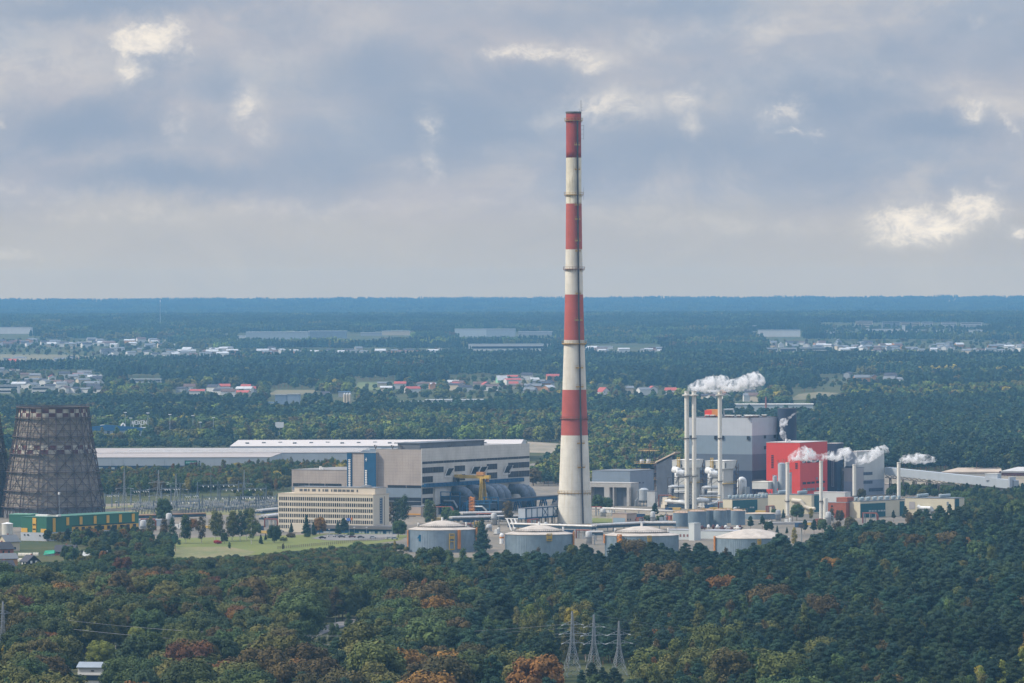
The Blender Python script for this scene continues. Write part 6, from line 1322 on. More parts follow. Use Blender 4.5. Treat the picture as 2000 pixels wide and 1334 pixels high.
    for i in range(34):
        for j in range(3):
            x = -B2.L1*(.02+.028*i)+j*7; y_ = 20+j*42
            if x < -B2.L1+4: continue
            q = MB([WHITE]); q.box(x-3.2, x+3.2, y_, y_+3, B2.h+.36, B2.h+1.1); B2.part('roof_light', q); n_ += 1
            if n_ > 92: break
        if n_ > 92: break
    W3 = Bld('warehouse', 'white roofed warehouse rising behind the others, up to the boiler hall', 'warehouse', 449, 1015, 1030, 905, 871.5, mat('white_wall', (.46, .50, .52), .6, var=.05), th=2, L2=170, D=B2.C.y+152)
    q = MB([mat('white_roof', (.50, .46, .43), .8, var=.05)]); L1, L2, h = W3.L1, W3.L2, W3.h; q.add([(-L1, -.5, h+.01), (.5, -.5, h+.01), (.5, L2, h+.01), (-L1, L2, h+.01), (-L1, -.5, h+.6), (.5, -.5, h+.6), (.5, L2/2, h+3.6), (-L1, L2/2, h+3.6), (.5, L2, h+.6), (-L1, L2, h+.6)], [(0, 3, 2, 1), (0, 1, 5, 4), (4, 5, 6, 7), (7, 6, 8, 9), (1, 2, 8, 6, 5), (0, 4, 7, 9, 3)]); W3.part('roof', q)
    for i in range(16):
        q = MB([ROOFG]); x = -L1*(.95-.055*i); q.box(x-1.5, x+1.5, 30+8*(i % 3), 33+8*(i % 3), h+1.6, h+2.9); W3.part('roof_vent', q)
    # blue fronted store with lettering on its roof
    S_ = Bld('blue_store', 'low store with a blue fascia and white roof lettering, left of the light masts', 'building', 120, 280, 286, 856, 838, mat('store_wall', (.36, .40, .42), .6, var=.1), th=4, L2=60, roof=mat('store_roof', (.42, .43, .44)))
    q = MB([mat('store_blue', (.02, .10, .22), .6, var=.1)]); h = S_.h; L1 = S_.L1; q.add([(S_.u(168), -.6, h-1.5), (S_.u(282), -.6, h-1.5), (S_.u(282), -.6, h+1.2), (S_.u(208), -.6, h+4.2), (S_.u(168), -.6, h+1.8), (S_.u(168), 1, h-1.5), (S_.u(282), 1, h-1.5), (S_.u(282), 1, h+1.2), (S_.u(208), 1, h+4.2), (S_.u(168), 1, h+1.8)], [(0, 1, 2, 3, 4), (9, 8, 7, 6, 5), (0, 5, 6, 1), (1, 6, 7, 2), (2, 7, 8, 3), (3, 8, 9, 4), (4, 9, 5, 0)]); S_.part('fascia', q)
    for i in range(9):
        x = 173+i*12
        if 224 < x < 252: continue
        S_.fr(x, x+5.5, 842, 847, DKG, 'window', .2, zx=270)
    q = MB([WHITE])
    for x in (259, 274): q.bar((S_.u(x), 6, h), (S_.u(x), 6, h+5.5), .5)
    z0, z1 = h+4.4, h+8.2; S_.part('sign_post', q); q = MB([WHITE]); x = S_.u(256.5); w_ = 2.1
    for g in ('M', 'O', 'X', 'O', 'N'):
        if g == 'M': q.bar((x, 6, z0), (x, 6, z1), .55); q.bar((x, 6, z1), (x+w_/2, 6, z0), .5); q.bar((x+w_/2, 6, z0), (x+w_, 6, z1), .5); q.bar((x+w_, 6, z0), (x+w_, 6, z1), .55)
        elif g == 'O': q.bar((x, 6, z0), (x, 6, z1), .55); q.bar((x+w_, 6, z0), (x+w_, 6, z1), .55); q.bar((x, 6, z0), (x+w_, 6, z0), .5); q.bar((x, 6, z1), (x+w_, 6, z1), .5)
        elif g == 'X': q.bar((x, 6, z0), (x+w_, 6, z1), .55); q.bar((x, 6, z1), (x+w_, 6, z0), .55)
        else: q.bar((x, 6, z0), (x, 6, z1), .55); q.bar((x, 6, z1), (x+w_, 6, z0), .55); q.bar((x+w_, 6, z0), (x+w_, 6, z1), .55)
        x += w_+.9
    S_.part('roof_lettering', q); q = MB([WHITE]); q.tube([(S_.u(235), 6, h), (S_.u(236), 6, h+4), (S_.u(239), 6, h+5.5), (S_.u(242), 6, h+4), (S_.u(242), 6, h)], .8, 8); q.build('roof_duct', None, S_.root); q = MB([WHITE]); q.box(S_.u(195), S_.u(203), 4, 8, h+1, h+4); q.build('roof_unit', None, S_.root)
    Bld('white_store', 'low white roofed store behind the light masts', 'building', 284, 332, 338, 853, 845, mat('store_wall', (.36, .40, .42)), th=6, roof=WHITE, L2=30)
    Bld('white_store', 'low white flat store left of the chequered cooling tower', 'building', -30, 19, 24, 852, 832, mat('store_wall', (.36, .40, .42)), th=6, roof=WHITE, L2=50)
    for x, y0, y1 in ((245, 806, 850), (289, 807, 852), (332, 810, 852), (377, 812, 853), (391, 825, 853), (255.5, 817, 850), (417, 816, 852)):
        p = G(x, y1); s_ = sc(p.y); h_ = (y1-y0)/s_; t = empty('light_mast', p, 0, 'tall thin light mast on the goods yard %s' % ('left' if x < 300 else 'right')+' of the round brown tree', 'light mast', 'light masts on the goods yard'); q = MB([GALV]); q.tube([(0, 0, 0), (0, 0, h_)], .35, 6, .2); q.build('pole', None, t); q = MB([WHITE]); q.box(-1.5, 1.5, -.4, .4, h_-.2, h_+.6); q.build('lamp_head', None, t)
    p = G(546, 862); s_ = sc(p.y); t = empty('billboard', p, 0, 'white billboard on a single pole above the trees', 'billboard'); q = MB([WHITE]); q.box(-8.3/s_, 8.3/s_, -.4, .4, (862-835.5)/s_, (862-824.5)/s_); q.build('board', None, t); q = MB([GALV]); q.tube([(0, .6, 0), (0, .6, (862-835)/s_)], .5, 8); q.build('pole', None, t)
left_side()

# ------------------------------------------------------------------ switchyard, pylons, wires
def pylon_mesh(h_, base, arms, top=True, m=None, asym=True):
    """lattice tower: body tapering from base width, cross arms given as (height fraction, reach)"""
    b = MB([m]); W_ = lambda z: max(.5, base*(1-z/h_*1.55)) if z < h_*.5 else max(.35, base*.225*(1-(z/h_-.5)*1.5))
    lv = [0, .14, .26, .36, .45, .53, .61, .69, .77, .86, .94, 1.0]; c = [(-1, -1), (1, -1), (1, 1), (-1, 1)]
    for a, d in zip(lv, lv[1:]):
        za, zb = a*h_, d*h_; wa, wb = W_(za)/2, W_(zb)/2
        for i in range(4):
            x0, y0 = c[i]; x1, y1 = c[(i+1) % 4]; b.bar((x0*wa, y0*wa, za), (x0*wb, y0*wb, zb), .15); b.bar((x0*wa, y0*wa, za), (x1*wb, y1*wb, zb), .09); b.bar((x1*wa, y1*wa, za), (x0*wb, y0*wb, zb), .09); b.bar((x0*wb, y0*wb, zb), (x1*wb, y1*wb, zb), .08)
    return b, W_
def pylon(px, yb, yt, rz, lab, arms=((.52, 3.4), (.66, 4.2), (.80, 3.4)), base=.25, group='lattice pylons', D=None):
    p = G(px, yb) if D is None else PD(px, yb, D); s_ = sc(p.y); h_ = (yb-yt)/s_; m_ = mat('pylon_steel', (.34, .36, .38), .6, .3, var=.15)
    t = empty('pylon', (p.x, p.y, p.z if D else tz(p.y)), rz, lab, 'pylon', group); b, W_ = pylon_mesh(h_, h_*base, arms, m=m_); b.build('tower', None, t)
    for f, r_ in arms:
        z = f*h_; q = MB([m_]); w_ = W_(z)/2
        for e in (-1, 1):
            q.bar((e*w_, -w_, z), (e*r_, 0, z), .15); q.bar((e*w_, w_, z), (e*r_, 0, z), .15); q.bar((e*w_, 0, z+1.3), (e*r_, 0, z), .13); q.bar((e*r_*.5, -w_*.5, z), (e*r_*.5, 0, z+.6), .1)
        q.build('arm', None, t)
        for e, k_ in ((-1, 1.25), (1, 1.25), (.12, 1.0)):
            q = MB([mat('glass_insulator', (.48, .50, .50), .4)]); q.tube([(e*r_, 0, z-.1), (e*r_*(k_ if abs(e) == 1 else 1)+(.3 if abs(e) < 1 else 0), -.4, z-.3)], .17, 6); q.build('insulator', None, t)
    return t, h_
PY = [pylon(1118, 1322, 1194, R(18), 'lattice pylon, leftmost of the foreground three'), pylon(1160, 1318, 1200.5, R(18), 'lattice pylon, middle of the foreground three'), pylon(1209, 1320, 1213, R(18), 'lattice pylon, rightmost of the foreground three', arms=((.60, 4.2), (.76, 3.6)))]
PY.append(pylon(6, 1290, 1175, R(30), 'lattice pylon cut by the left edge'))
def wires():
    wm = mat('wire', (.30, .31, .32), .6, .3, var=0); n_ = 0
    def run(a, b_, sag, lab, r_=.05):
        pts = []
        for i in range(25): t_ = i/24; p = a.lerp(b_, t_); p.z -= sag*4*t_*(1-t_); pts.append(p-a)
        t = MB([wm]); t.tube(pts, r_, 4); o = t.build('power_line'); o.location = a; tag(o, lab, 'power line', 'power lines over the foreground wood')
    for k_, (t, h_) in enumerate(PY[1:3]):
        x, y, z = t.location; far = PD(2120, 1338+k_*12, 2450-k_*90)
        for f, e in ((1.0, 0), (.80 if k_ == 0 else .76, 3.6), (.66 if k_ == 0 else .60, 4.2)):
            a = Vector((x+e*.95, y-e*.3, z+h_*f)); b2 = Vector((far.x+e, far.y, far.z+5+h_*(f-.6)*.7)); run(a, b2, 4, 'thin power line from the %s foreground pylon to the right edge' % ('middle' if k_ == 0 else 'rightmost'))
    for k_ in (0, 1):
        x, y, z = PY[k_][0].location; x2, y2, z2 = PY[3][0].location
        for f, e in ((.8, -3.4), (.66, -4.2)): run(Vector((x+e, y+1, z+PY[k_][1]*f)), Vector((x2+4, y2, z2+PY[3][1]*f)), 6, 'thin power line from the %s foreground pylon to the left edge' % ('leftmost' if k_ == 0 else 'middle'))
wires()
pylon(243, 1004, 915, R(15), 'lattice pylon nearest the chequered cooling tower', arms=((.28, 5.0), (.42, 6), (.56, 4.8)), base=.16, group='pylons by the switchyard')
pylon(310, 990, 918, R(15), 'lattice pylon in the middle before the warehouse', arms=((.30, 5.6), (.48, 6.4), (.66, 5.6)), base=.22, group='pylons by the switchyard')
pylon(344, 984, 925, R(15), 'lattice pylon on the right before the warehouse', arms=((.30, 5.6), (.48, 6.4), (.66, 5.2)), base=.2, group='pylons by the switchyard')
pylon(477, 972, 918, R(15), 'dim lattice pylon above the low brick roof', arms=((.3, 4), (.5, 4.6)), base=.16, group='pylons by the switchyard')
def switchyard():
    sg = mat('switch_steel', (.13, .16, .19), .7, .1, var=.4); rnd = random.Random(8)
    def portal(px0, px1, yb, h_, lab):
        a, b_ = G(px0, yb), G(px1, yb-1.5); d = b_-a; t = empty('switch_portal', a, math.atan2(d.y, d.x), lab, 'portal', 'steel portals of the switchyard'); L_ = d.length; n_ = max(2, int(L_/13)); q = MB([sg])
        for i in range(n_+1):
            x = L_*i/n_; q.bar((x-.6, 0, 0), (x, 0, h_*1.25), .42); q.bar((x+.6, 0, 0), (x, 0, h_*1.25), .3)
        q.build('post', None, t); q = MB([sg]); q.bar((0, -.4, h_), (L_, -.4, h_), .22); q.bar((0, .4, h_+.7), (L_, .4, h_+.7), .22)
        for i in range(int(L_/1.6)): q.bar((i*1.6, -.4, h_), (i*1.6+.8, .4, h_+.7), .16); q.bar((i*1.6+.8, .4, h_+.7), (i*1.6+1.6, -.4, h_), .16)
        q.build('beam', None, t); q = MB([WHITE])
        for i in range(n_):
            for k_ in (.25, .5, .75): x = L_*(i+k_)/n_; q.tube([(x, -.4, h_), (x, -1.4, h_-.9)], .16, 5)
        q.build('insulator', None, t)
    for i, (x0, x1, y, h_) in enumerate(((205, 232, 992, 8), (256, 292, 986, 9), (316, 352, 988, 11), (358, 388, 990, 7), (386, 466, 981, 11), (430, 520, 986, 10), (395, 500, 1000, 9), (470, 540, 996, 8), (300, 390, 1003, 7))): portal(x0, x1, y, h_, ['short', 'low', 'tall', 'small', 'long', 'wide', 'nearer', 'right hand', 'left hand'][i]+' steel switchyard portal frame')
    for i, (x, yb, yt) in enumerate(((243, 1000, 905), (412, 990, 906), (514, 1000, 950), (516, 1010, 960), (228, 996, 955), (545, 865, 862))):
        if yb-yt < 10: continue
        p = G(x, yb); s_ = sc(p.y); t = empty('lightning_mast', p, 0, 'thin tall lightning mast, '+['by the first pylon', 'tallest, right of the green sign', 'left of the beige office', 'nearest the beige office', 'by the cooling tower', ''][i], 'mast'); q = MB([sg]); q.tube([(0, 0, 0), (0, 0, (yb-yt)/s_)], .26, 6, .1); q.build('pole', None, t); q = MB([sg]); q.box(-1, 1, -.5, .5, (yb-yt)/s_*.35, (yb-yt)/s_*.35+.5); q.build('bracket', None, t)
    # rows of apparatus: breakers and post insulators, each a thing
    proto = None; k_ = 0
    for row, (y0, y1) in enumerate(((1004.5, 998.5), (1000.5, 994.5), (996.5, 990), (992.5, 986))):
        for i in range(46):
            x = 262+i*6.1+rnd.uniform(-1, 1)+row*1.3; yb = y0+(y1-y0)*i/46+rnd.uniform(-.5, .5)
            if x > 540 or rnd.random() < .08: continue
            p = G(x, yb); h_ = rnd.uniform(.55, 1.15)
            if proto is None:
                t = empty('switch_unit', p, 0, 'grey switchgear post topped with pale insulators in the switchyard rows', 'switchgear', 'switchgear posts in the yard rows'); q = MB([sg]); q.bar((-1, 0, 0), (-1, 0, 3.2), .3); q.bar((1, 0, 0), (1, 0, 3.2), .3); q.box(-1.5, 1.5, -.3, .3, 3.0, 3.4); q.build('frame', None, t)
                q = MB([mat('pale_insulator', (.30, .31, .32), .5)])
                for dx in (-1.2, 0, 1.2): q.lathe([(.2, 3.4), (.26, 4.2), (.14, 5.2)], 6, dx, 0)
                q.build('insulator', None, t); proto = t
            else:
                t = copy_tree(proto); t.location = p
            t.scale = (1, 1, h_); k_ += 1
    for i, (x0, y0, x1, y1) in enumerate(((196, 1000, 545, 981), (300, 1006, 545, 990))):
        a, b_ = G(x0, y0), G(x1, y1); d = b_-a; t = empty('yard_wall', a, math.atan2(d.y, d.x), ['pale concrete wall along the far side of the switchyard', 'pale concrete wall through the switchyard'][i], 'wall'); q = MB([mat('pale_concrete_wall', (.42, .37, .33), .9, var=.1)]); q.box(0, d.length, -.15, .15, 0, 1.7); q.build('wall', None, t); q = MB([mat('dark_coping', (.12, .09, .08))]); q.box(0, d.length, -.2, .2, 1.7, 1.85); q.build('coping', None, t)
switchyard()
# ------------------------------------------------------------------ houses, cars, fences
RW = {'grey': mat('roof_grey', (.16, .17, .18), .8), 'dark': mat('roof_dark', (.055, .055, .065), .8), 'brown': mat('roof_brown', (.13, .085, .07), .85), 'red': mat('roof_red', (.38, .09, .07), .8), 'pale': mat('roof_pale', (.46, .47, .47), .7), 'blue': mat('roof_blue', (.16, .24, .34), .7)}
WW = {'white': mat('wall_white', (.62, .60, .56), .8, var=.05), 'cream': mat('wall_cream', (.52, .44, .32), .8, var=.05), 'grey': mat('wall_grey', (.30, .31, .32), .8, var=.05), 'orange': mat('wall_orange', (.48, .25, .12), .8, var=.08), 'brick': mat('wall_brick', (.28, .11, .08), .9, var=.12), 'black': mat('wall_black', (.025, .026, .03), .8, var=.1), 'mint': mat('wall_mint', (.25, .50, .30), .8, var=.05), 'yellow': mat('wall_yellow', (.50, .34, .10), .8, var=.05)}
def gable(px, yb, W_, L_, eave, ridge, wall, roof, rz, lab, cat='house', group=None, name='house', windows=True, D=None):
    p = G(px, yb); t = empty(name, p, rz, lab, cat, group); w2, l2 = W_/2, L_/2
    q = MB([WW[wall]]); q.add([(-l2, -w2, -.5), (l2, -w2, -.5), (l2, w2, -.5), (-l2, w2, -.5), (-l2, -w2, eave), (l2, -w2, eave), (l2, w2, eave), (-l2, w2, eave), (-l2, 0, ridge-.15), (l2, 0, ridge-.15)], [(0, 1, 5, 4), (2, 3, 7, 6), (1, 2, 6, 9, 5), (3, 0, 4, 8, 7)]); q.build('wall', None, t)
    q = MB([RW[roof]]); o = .5; q.add([(-l2-o, -w2-o, eave-.3), (l2+o, -w2-o, eave-.3), (l2+o, 0, ridge), (-l2-o, 0, ridge), (l2+o, w2+o, eave-.3), (-l2-o, w2+o, eave-.3), (-l2-o, -w2-o, eave-.05), (l2+o, -w2-o, eave-.05), (l2+o, 0, ridge+.3), (-l2-o, 0, ridge+.3), (l2+o, w2+o, eave-.05), (-l2-o, w2+o, eave-.05)], [(0, 3, 2, 1), (3, 5, 4, 2), (6, 7, 8, 9), (9, 8, 10, 11), (0, 1, 7, 6), (4, 5, 11, 10), (1, 2, 8, 7), (2, 4, 10, 8), (0, 6, 9, 3), (3, 9, 11, 5)]); q.build('roof', None, t)
    if windows:
        for x in (-l2*.5, l2*.3):
            q = MB([GL if wall != 'black' else WHITE]); q.box(x-.6, x+.6, -w2-.08, -w2-.01, .9, 2.2); q.build('window', None, t)
        for y_ in (-w2*.4, w2*.4): q = MB([GL if wall != 'black' else WHITE]); q.box(l2+.01, l2+.08, y_-.55, y_+.55, eave-.9, eave+.4); q.build('window', None, t)
        q = MB([WW['brick']]); q.box(-.4, .4, .4, 1.1, ridge-1, ridge+.9); q.build('chimney', None, t)
    return t
def village():
    gable(17, 1076, 8, 9, 5.2, 8.6, 'cream', 'grey', R(40), 'cream house with a brick gable and grey roof at the left edge'); gable(5, 1083, 8, 9, 3.2, 6.5, 'brick', 'dark', R(40), 'dark roofed brick house below the cream house'); gable(12, 1104, 7, 10, 3.6, 6.0, 'orange', 'grey', R(25), 'orange walled house with a grey roof at the left edge')
    gable(10, 1116, 6, 8, 2.6, 5.4, 'black', 'dark', R(30), 'dark roofed house below the orange house'); gable(59, 1106, 7, 8.5, 2.6, 5.6, 'black', 'dark', R(-60), 'black timber house with two white windows')
    gable(129, 1084, 8, 11, 2.0, 5.2, 'brick', 'dark', R(-12), 'house with a large dark brown roof behind the green tarpaulin'); gable(196, 1095, 7, 17, 2.4, 5.0, 'white', 'pale', R(-8), 'long pale roofed house half hidden by bushes'); gable(150, 1060, 5, 6, 2.5, 4, 'white', 'pale', R(-20), 'small white roofed shed under the yellow yard crane')
    for i, (px, yb, L_, r_, lab) in enumerate(((49, 1086, 7.5, 1.3, 'cream plastic tunnel greenhouse by the left houses'), (70, 1085, 3, 1.2, 'short cream plastic tunnel greenhouse'), (44, 1097, 5.5, 1.4, 'cream tunnel greenhouse beside the black timber house'))):
        p = G(px, yb); t = empty('greenhouse', p, R(-8), lab, 'greenhouse'); q = MB([mat('plastic_film', (.52, .48, .38), .4, var=.1)]); n_ = 9; vs = [(x, r_*math.cos(math.pi*j/(n_-1)), r_*1.3*math.sin(math.pi*j/(n_-1))) for x in (-L_/2, L_/2) for j in range(n_)]; q.add(vs, [(j, j+1, n_+j+1, n_+j) for j in range(n_-1)]+[tuple(range(n_))[::-1], tuple(range(n_, 2*n_))]); q.build('film', None, t)
        q = MB([GALV])
        for x in np.linspace(-L_/2, L_/2, 5): q.tube([(x, (r_+.03)*math.cos(math.pi*j/8), (r_+.03)*1.3*math.sin(math.pi*j/8)) for j in range(9)], .06, 4)
        q.build('hoop', None, t)
    p = G(97, 1085); t = empty('tarpaulin', p, R(-10), 'bright green tarpaulin over a woodpile', 'tarpaulin'); q = MB([mat('green_tarp', (.01, .30, .17), .5, var=.1)]); q.add([(-3, -1.5, .4), (3, -1.5, 1.3), (3, 1.5, 1.6), (-3, 1.5, 1.5), (-2.6, 0, 2.6), (2.6, 0, 2.9)], [(0, 1, 5, 4), (4, 5, 2, 3), (0, 4, 3), (1, 2, 5)]); q.build('sheet', None, t); q = MB([WW['grey']]); q.box(-2.5, 2.5, -1.2, 1.2, 0, 1.2); q.build('pile', None, t)
    B = Bld('modern_house', 'white modern flat roofed house at the bottom left of the wood', 'house', 152, 207, 211, 1347, 1305, WW['white'], th=12, roof=None)
    q = MB([mat('roof_bluegrey', (.25, .29, .33), .6)]); q.add([(-B.L1-.4, -.6, B.h), (.4, -.6, B.h), (.4, B.L2+.5, B.h+1.7), (-B.L1-.4, B.L2+.5, B.h+1.7), (-B.L1-.4, -.6, B.h+.3), (.4, -.6, B.h+.3), (.4, B.L2+.5, B.h+2.0), (-B.L1-.4, B.L2+.5, B.h+2.0)], [(0, 3, 2, 1), (4, 5, 6, 7), (0, 1, 5, 4), (1, 2, 6, 5), (2, 3, 7, 6), (3, 0, 4, 7)]); B.part('roof', q)
    B.fr(153, 205, 1319, 1329, mat('navy_glass', (.02, .035, .06), .2, spec=.5), 'window', .15, zx=200); B.fr(178, 184, 1309.5, 1311.5, DKG, 'window', .15, zx=200); B.fr(153, 206, 1313.5, 1318, WHITE, 'balcony', 1.2, zx=200)
    gable(612, 1318, 8, 13, 2.4, 4.2, 'white', 'dark', R(-6), 'dark roofed bungalow hidden in the bottom trees')
    for i, (px, yb, yt) in enumerate(((302, 1262, 1227), (305, 1260, 1238), (226, 1284, 1260), (153, 1300, 1283), (58, 1312, 1292), (457, 1245, 1213))):
        p = G(px, yb); s_ = sc(p.y); t = empty('utility_pole', p, 0, 'pale concrete utility pole, '+['tallest, by the clearing', 'beside the tallest pole', 'at the left of the clearing', 'above the white modern house', 'nearest the left pylon', 'among the yellow shrubs'][i], 'utility pole'); h_ = (yb-yt)/s_; q = MB([mat('pole_concrete', (.42, .41, .39), .8)]); q.tube([(0, 0, 0), (0, 0, h_)], .17, 6, .11); q.build('pole', None, t); q = MB([STEEL]); q.bar((-.8, 0, h_-.5), (.8, 0, h_-.5), .12); q.build('cross_arm', None, t)
village()
def cars():
    paints = {'white': (.62, .62, .60), 'silver': (.40, .42, .43), 'dark grey': (.06, .065, .07), 'maroon': (.10, .03, .035), 'dark blue': (.03, .045, .09), 'black': (.02, .02, .022)}
    specs = [(630, 1053, 0, 'black', 'in a row of its own at the left end'), (647, 1049.5, 0, 'white', 'left end of the parked row'), (659.5, 1049.8, 0, 'silver', 'second of the parked row'), (667.5, 1051, 0, 'dark grey', 'third of the parked row'), (677, 1050, 0, 'white', 'between the dark grey and maroon cars'), (688, 1051, 0, 'maroon', 'fifth of the parked row'), (705, 1052, 0, 'dark grey', 'parked alone in the middle of the car park'), (728.6, 1052.5, 0, 'silver', 'parked alone under the entrance wing'), (761, 1054, 20, 'white', 'at the right end by the lamp'), (770.5, 1054.5, 15, 'silver', 'rightmost, nearest the first tank'), (150, 1052, 10, 'white', 'beneath the yellow yard crane'), (548, 1040, 30, 'white', 'left of the beige office block')]
    protos = {}
    for px, py, rz, col_, where in specs:
        p = G(px, py); lab = '%s parked car, %s' % (col_, where)
        t = empty('parked_car', (p.x, p.y, p.z+.25), R(rz), lab, 'car', 'cars parked before the office block'); pm = mat('paint_'+col_.replace(' ', '_'), paints[col_], .3, .1, var=0, spec=.5)
        prof = [(-2.15, .35), (-2.2, .85), (-1.9, .95), (-1.2, 1.02), (.95, 1.0), (1.9, .85), (2.15, .7), (2.15, .35)]; q = MB([pm]); k = len(prof)
        q.add([(x, y_, z) for y_ in (-.85, .85) for x, z in prof], [tuple(range(k)), tuple(range(k, 2*k))[::-1]]+[(i, k+i, k+(i+1) % k, (i+1) % k) for i in range(k)]); q.build('body', None, t)
        cab = [(-1.75, .98), (-1.2, 1.42), (.15, 1.45), (1.0, 1.0)]; q = MB([GL]); q.add([(x, y_*(.82 if z < 1.1 else .68), z) for y_ in (-1, 1) for x, z in cab], [(0, 1, 2, 3), (7, 6, 5, 4)]+[(i, 4+i, 4+(i+1) % 4, (i+1) % 4) for i in range(4)]); q.build('cabin_glass', None, t)
        q = MB([pm]); q.box(-1.2, .15, -.68, .68, 1.43, 1.49); q.build('roof_panel', None, t)
        for x in (-1.35, 1.35):
            for y_ in (-.8, .8): q = MB([mat('tyre', (.02, .02, .02), .9, var=0)]); q.tube([(x, y_-.1, .32), (x, y_+.1, .32)], .33, 12); q.build('wheel', None, t)
cars()
def fence():
    a, b_ = G(543, 1073), G(756, 1054.5); d = b_-a; L_ = d.length; t = empty('boundary_fence', a, math.atan2(d.y, d.x), 'long low post and rail fence along the lawn edge', 'fence'); me = None; m_ = mat('fence_wood', (.16, .13, .10), .9)
    for i in range(54):
        x = L_*i/53
        if me is None: q = MB([m_]); q.box(-.12, .12, -.12, .12, 0, 1.8); me = q.mesh('post')
        o = bpy.data.objects.new('post', me); COL.objects.link(o); o.parent = t; o.location = (x, 0, 0)
    q = MB([m_]); q.box(0, L_, -.03, .03, .7, .8); q.box(0, L_, -.03, .03, 1.3, 1.4); q.build('rail', None, t)
    for i, (px, y0, yb, lab) in enumerate(((608, 1013, 1049, 'left of the cars'), (643, 1034, 1050, 'short, behind the parked row'), (682, 1022, 1050, 'in front of the office'), (692, 1030, 1045, 'short, by the entrance wing'), (716, 1030, 1045, 'short, right of the blue sign'), (766, 1008, 1052, 'tall, right of the entrance wing'), (469, 1045, 1058, 'among the park trees'))):
        p = G(px, yb); s_ = sc(p.y); t = empty('street_lamp', p, 0, 'slim pale street lamp, '+lab, 'street lamp', 'slim street lamps by the lawn'); h_ = (yb-y0)/s_; q = MB([GALV]); q.tube([(0, 0, 0), (0, 0, h_)], .13, 6, .08); q.build('pole', None, t); q = MB([WHITE]); q.box(-.5, .5, -.2, .2, h_-.1, h_+.25); q.build('lamp_head', None, t)
    p = G(1565.5, 1075); s_ = sc(p.y); t = empty('floodlight_mast', p, 0, 'tall grey floodlight mast right of the rightmost round tank', 'mast'); h_ = (1075-1029)/s_; q = MB([mat('mast_grey', (.30, .31, .31), .7)]); q.tube([(0, 0, 0), (0, 0, h_)], .45, 8, .3); q.build('pole', None, t); q = MB([STEEL]); q.box(-2, 2, -.6, .6, h_-.4, h_); q.box(-1.6, 1.6, -.7, -.5, h_, h_+1.4); q.build('platform', None, t)
fence()
def small_plant():
    # brick gatehouse below the hall, red roofed sheds
    b = Bld('gatehouse', 'tan annex with an orange stripe below the boiler hall', 'building', 793, 822, 840, 1012, 990, mat('tan_render', (.36, .29, .24)), D=HALL.C.y-30, roof=ROOFG); q = MB([mat('orange_stripe', (.60, .30, .05), .7)]); b.fr(793, 822, 1003, 1005.5, mat('orange_stripe', (.60, .30, .05)), 'stripe', .3); b.fr(797, 812, 1008, 1013, DKG)
    b = Bld('low_brick_shed', 'low shed with a dull red roof in the woods left of the office', 'building', 455, 500, 506, 948, 941, mat('pinkish_cladding', (.36, .34, .34)), roof=mat('dull_red_roof', (.26, .14, .13), .9), th=10)
    b = Bld('pipe_hut', 'low blue grey hut behind the green hall', 'building', 270, 318, 322, 1028, 1016, mat('slate_cladding', (.20, .245, .295)), th=25, roof=mat('blue_roof_sheet', (.30, .36, .44)))
    rack('pipe_rack', G(515, 1028), G(545, 1024), 6, 6, 'pipe rack emerging left of the beige office block'); rack('pipe_rack', G(505, 1016), G(545, 1012), 5, 6, 'upper pipe rack left of the beige office block')
    rack('pipe_rack', G(268, 1016), G(400, 1012), 3, 3, 'low orange tinted pipe run behind the park trees', mat('orange_pipe', (.34, .20, .12), .8))
    pass
    b = Bld('road_bridge', 'grey concrete ramp right of the low basin', 'ramp', 1500, 1590, 1592, 1024, 1019, mat('light_concrete', (.40, .385, .36)), th=-20, L2=6)
    b = Bld('kiosk', 'small open tan roofed shelter among the pines at the right edge', 'building', 1968, 1988, 1992, 1024, 1013, DKG, th=10, roof=TAN, D=3560)
small_plant()
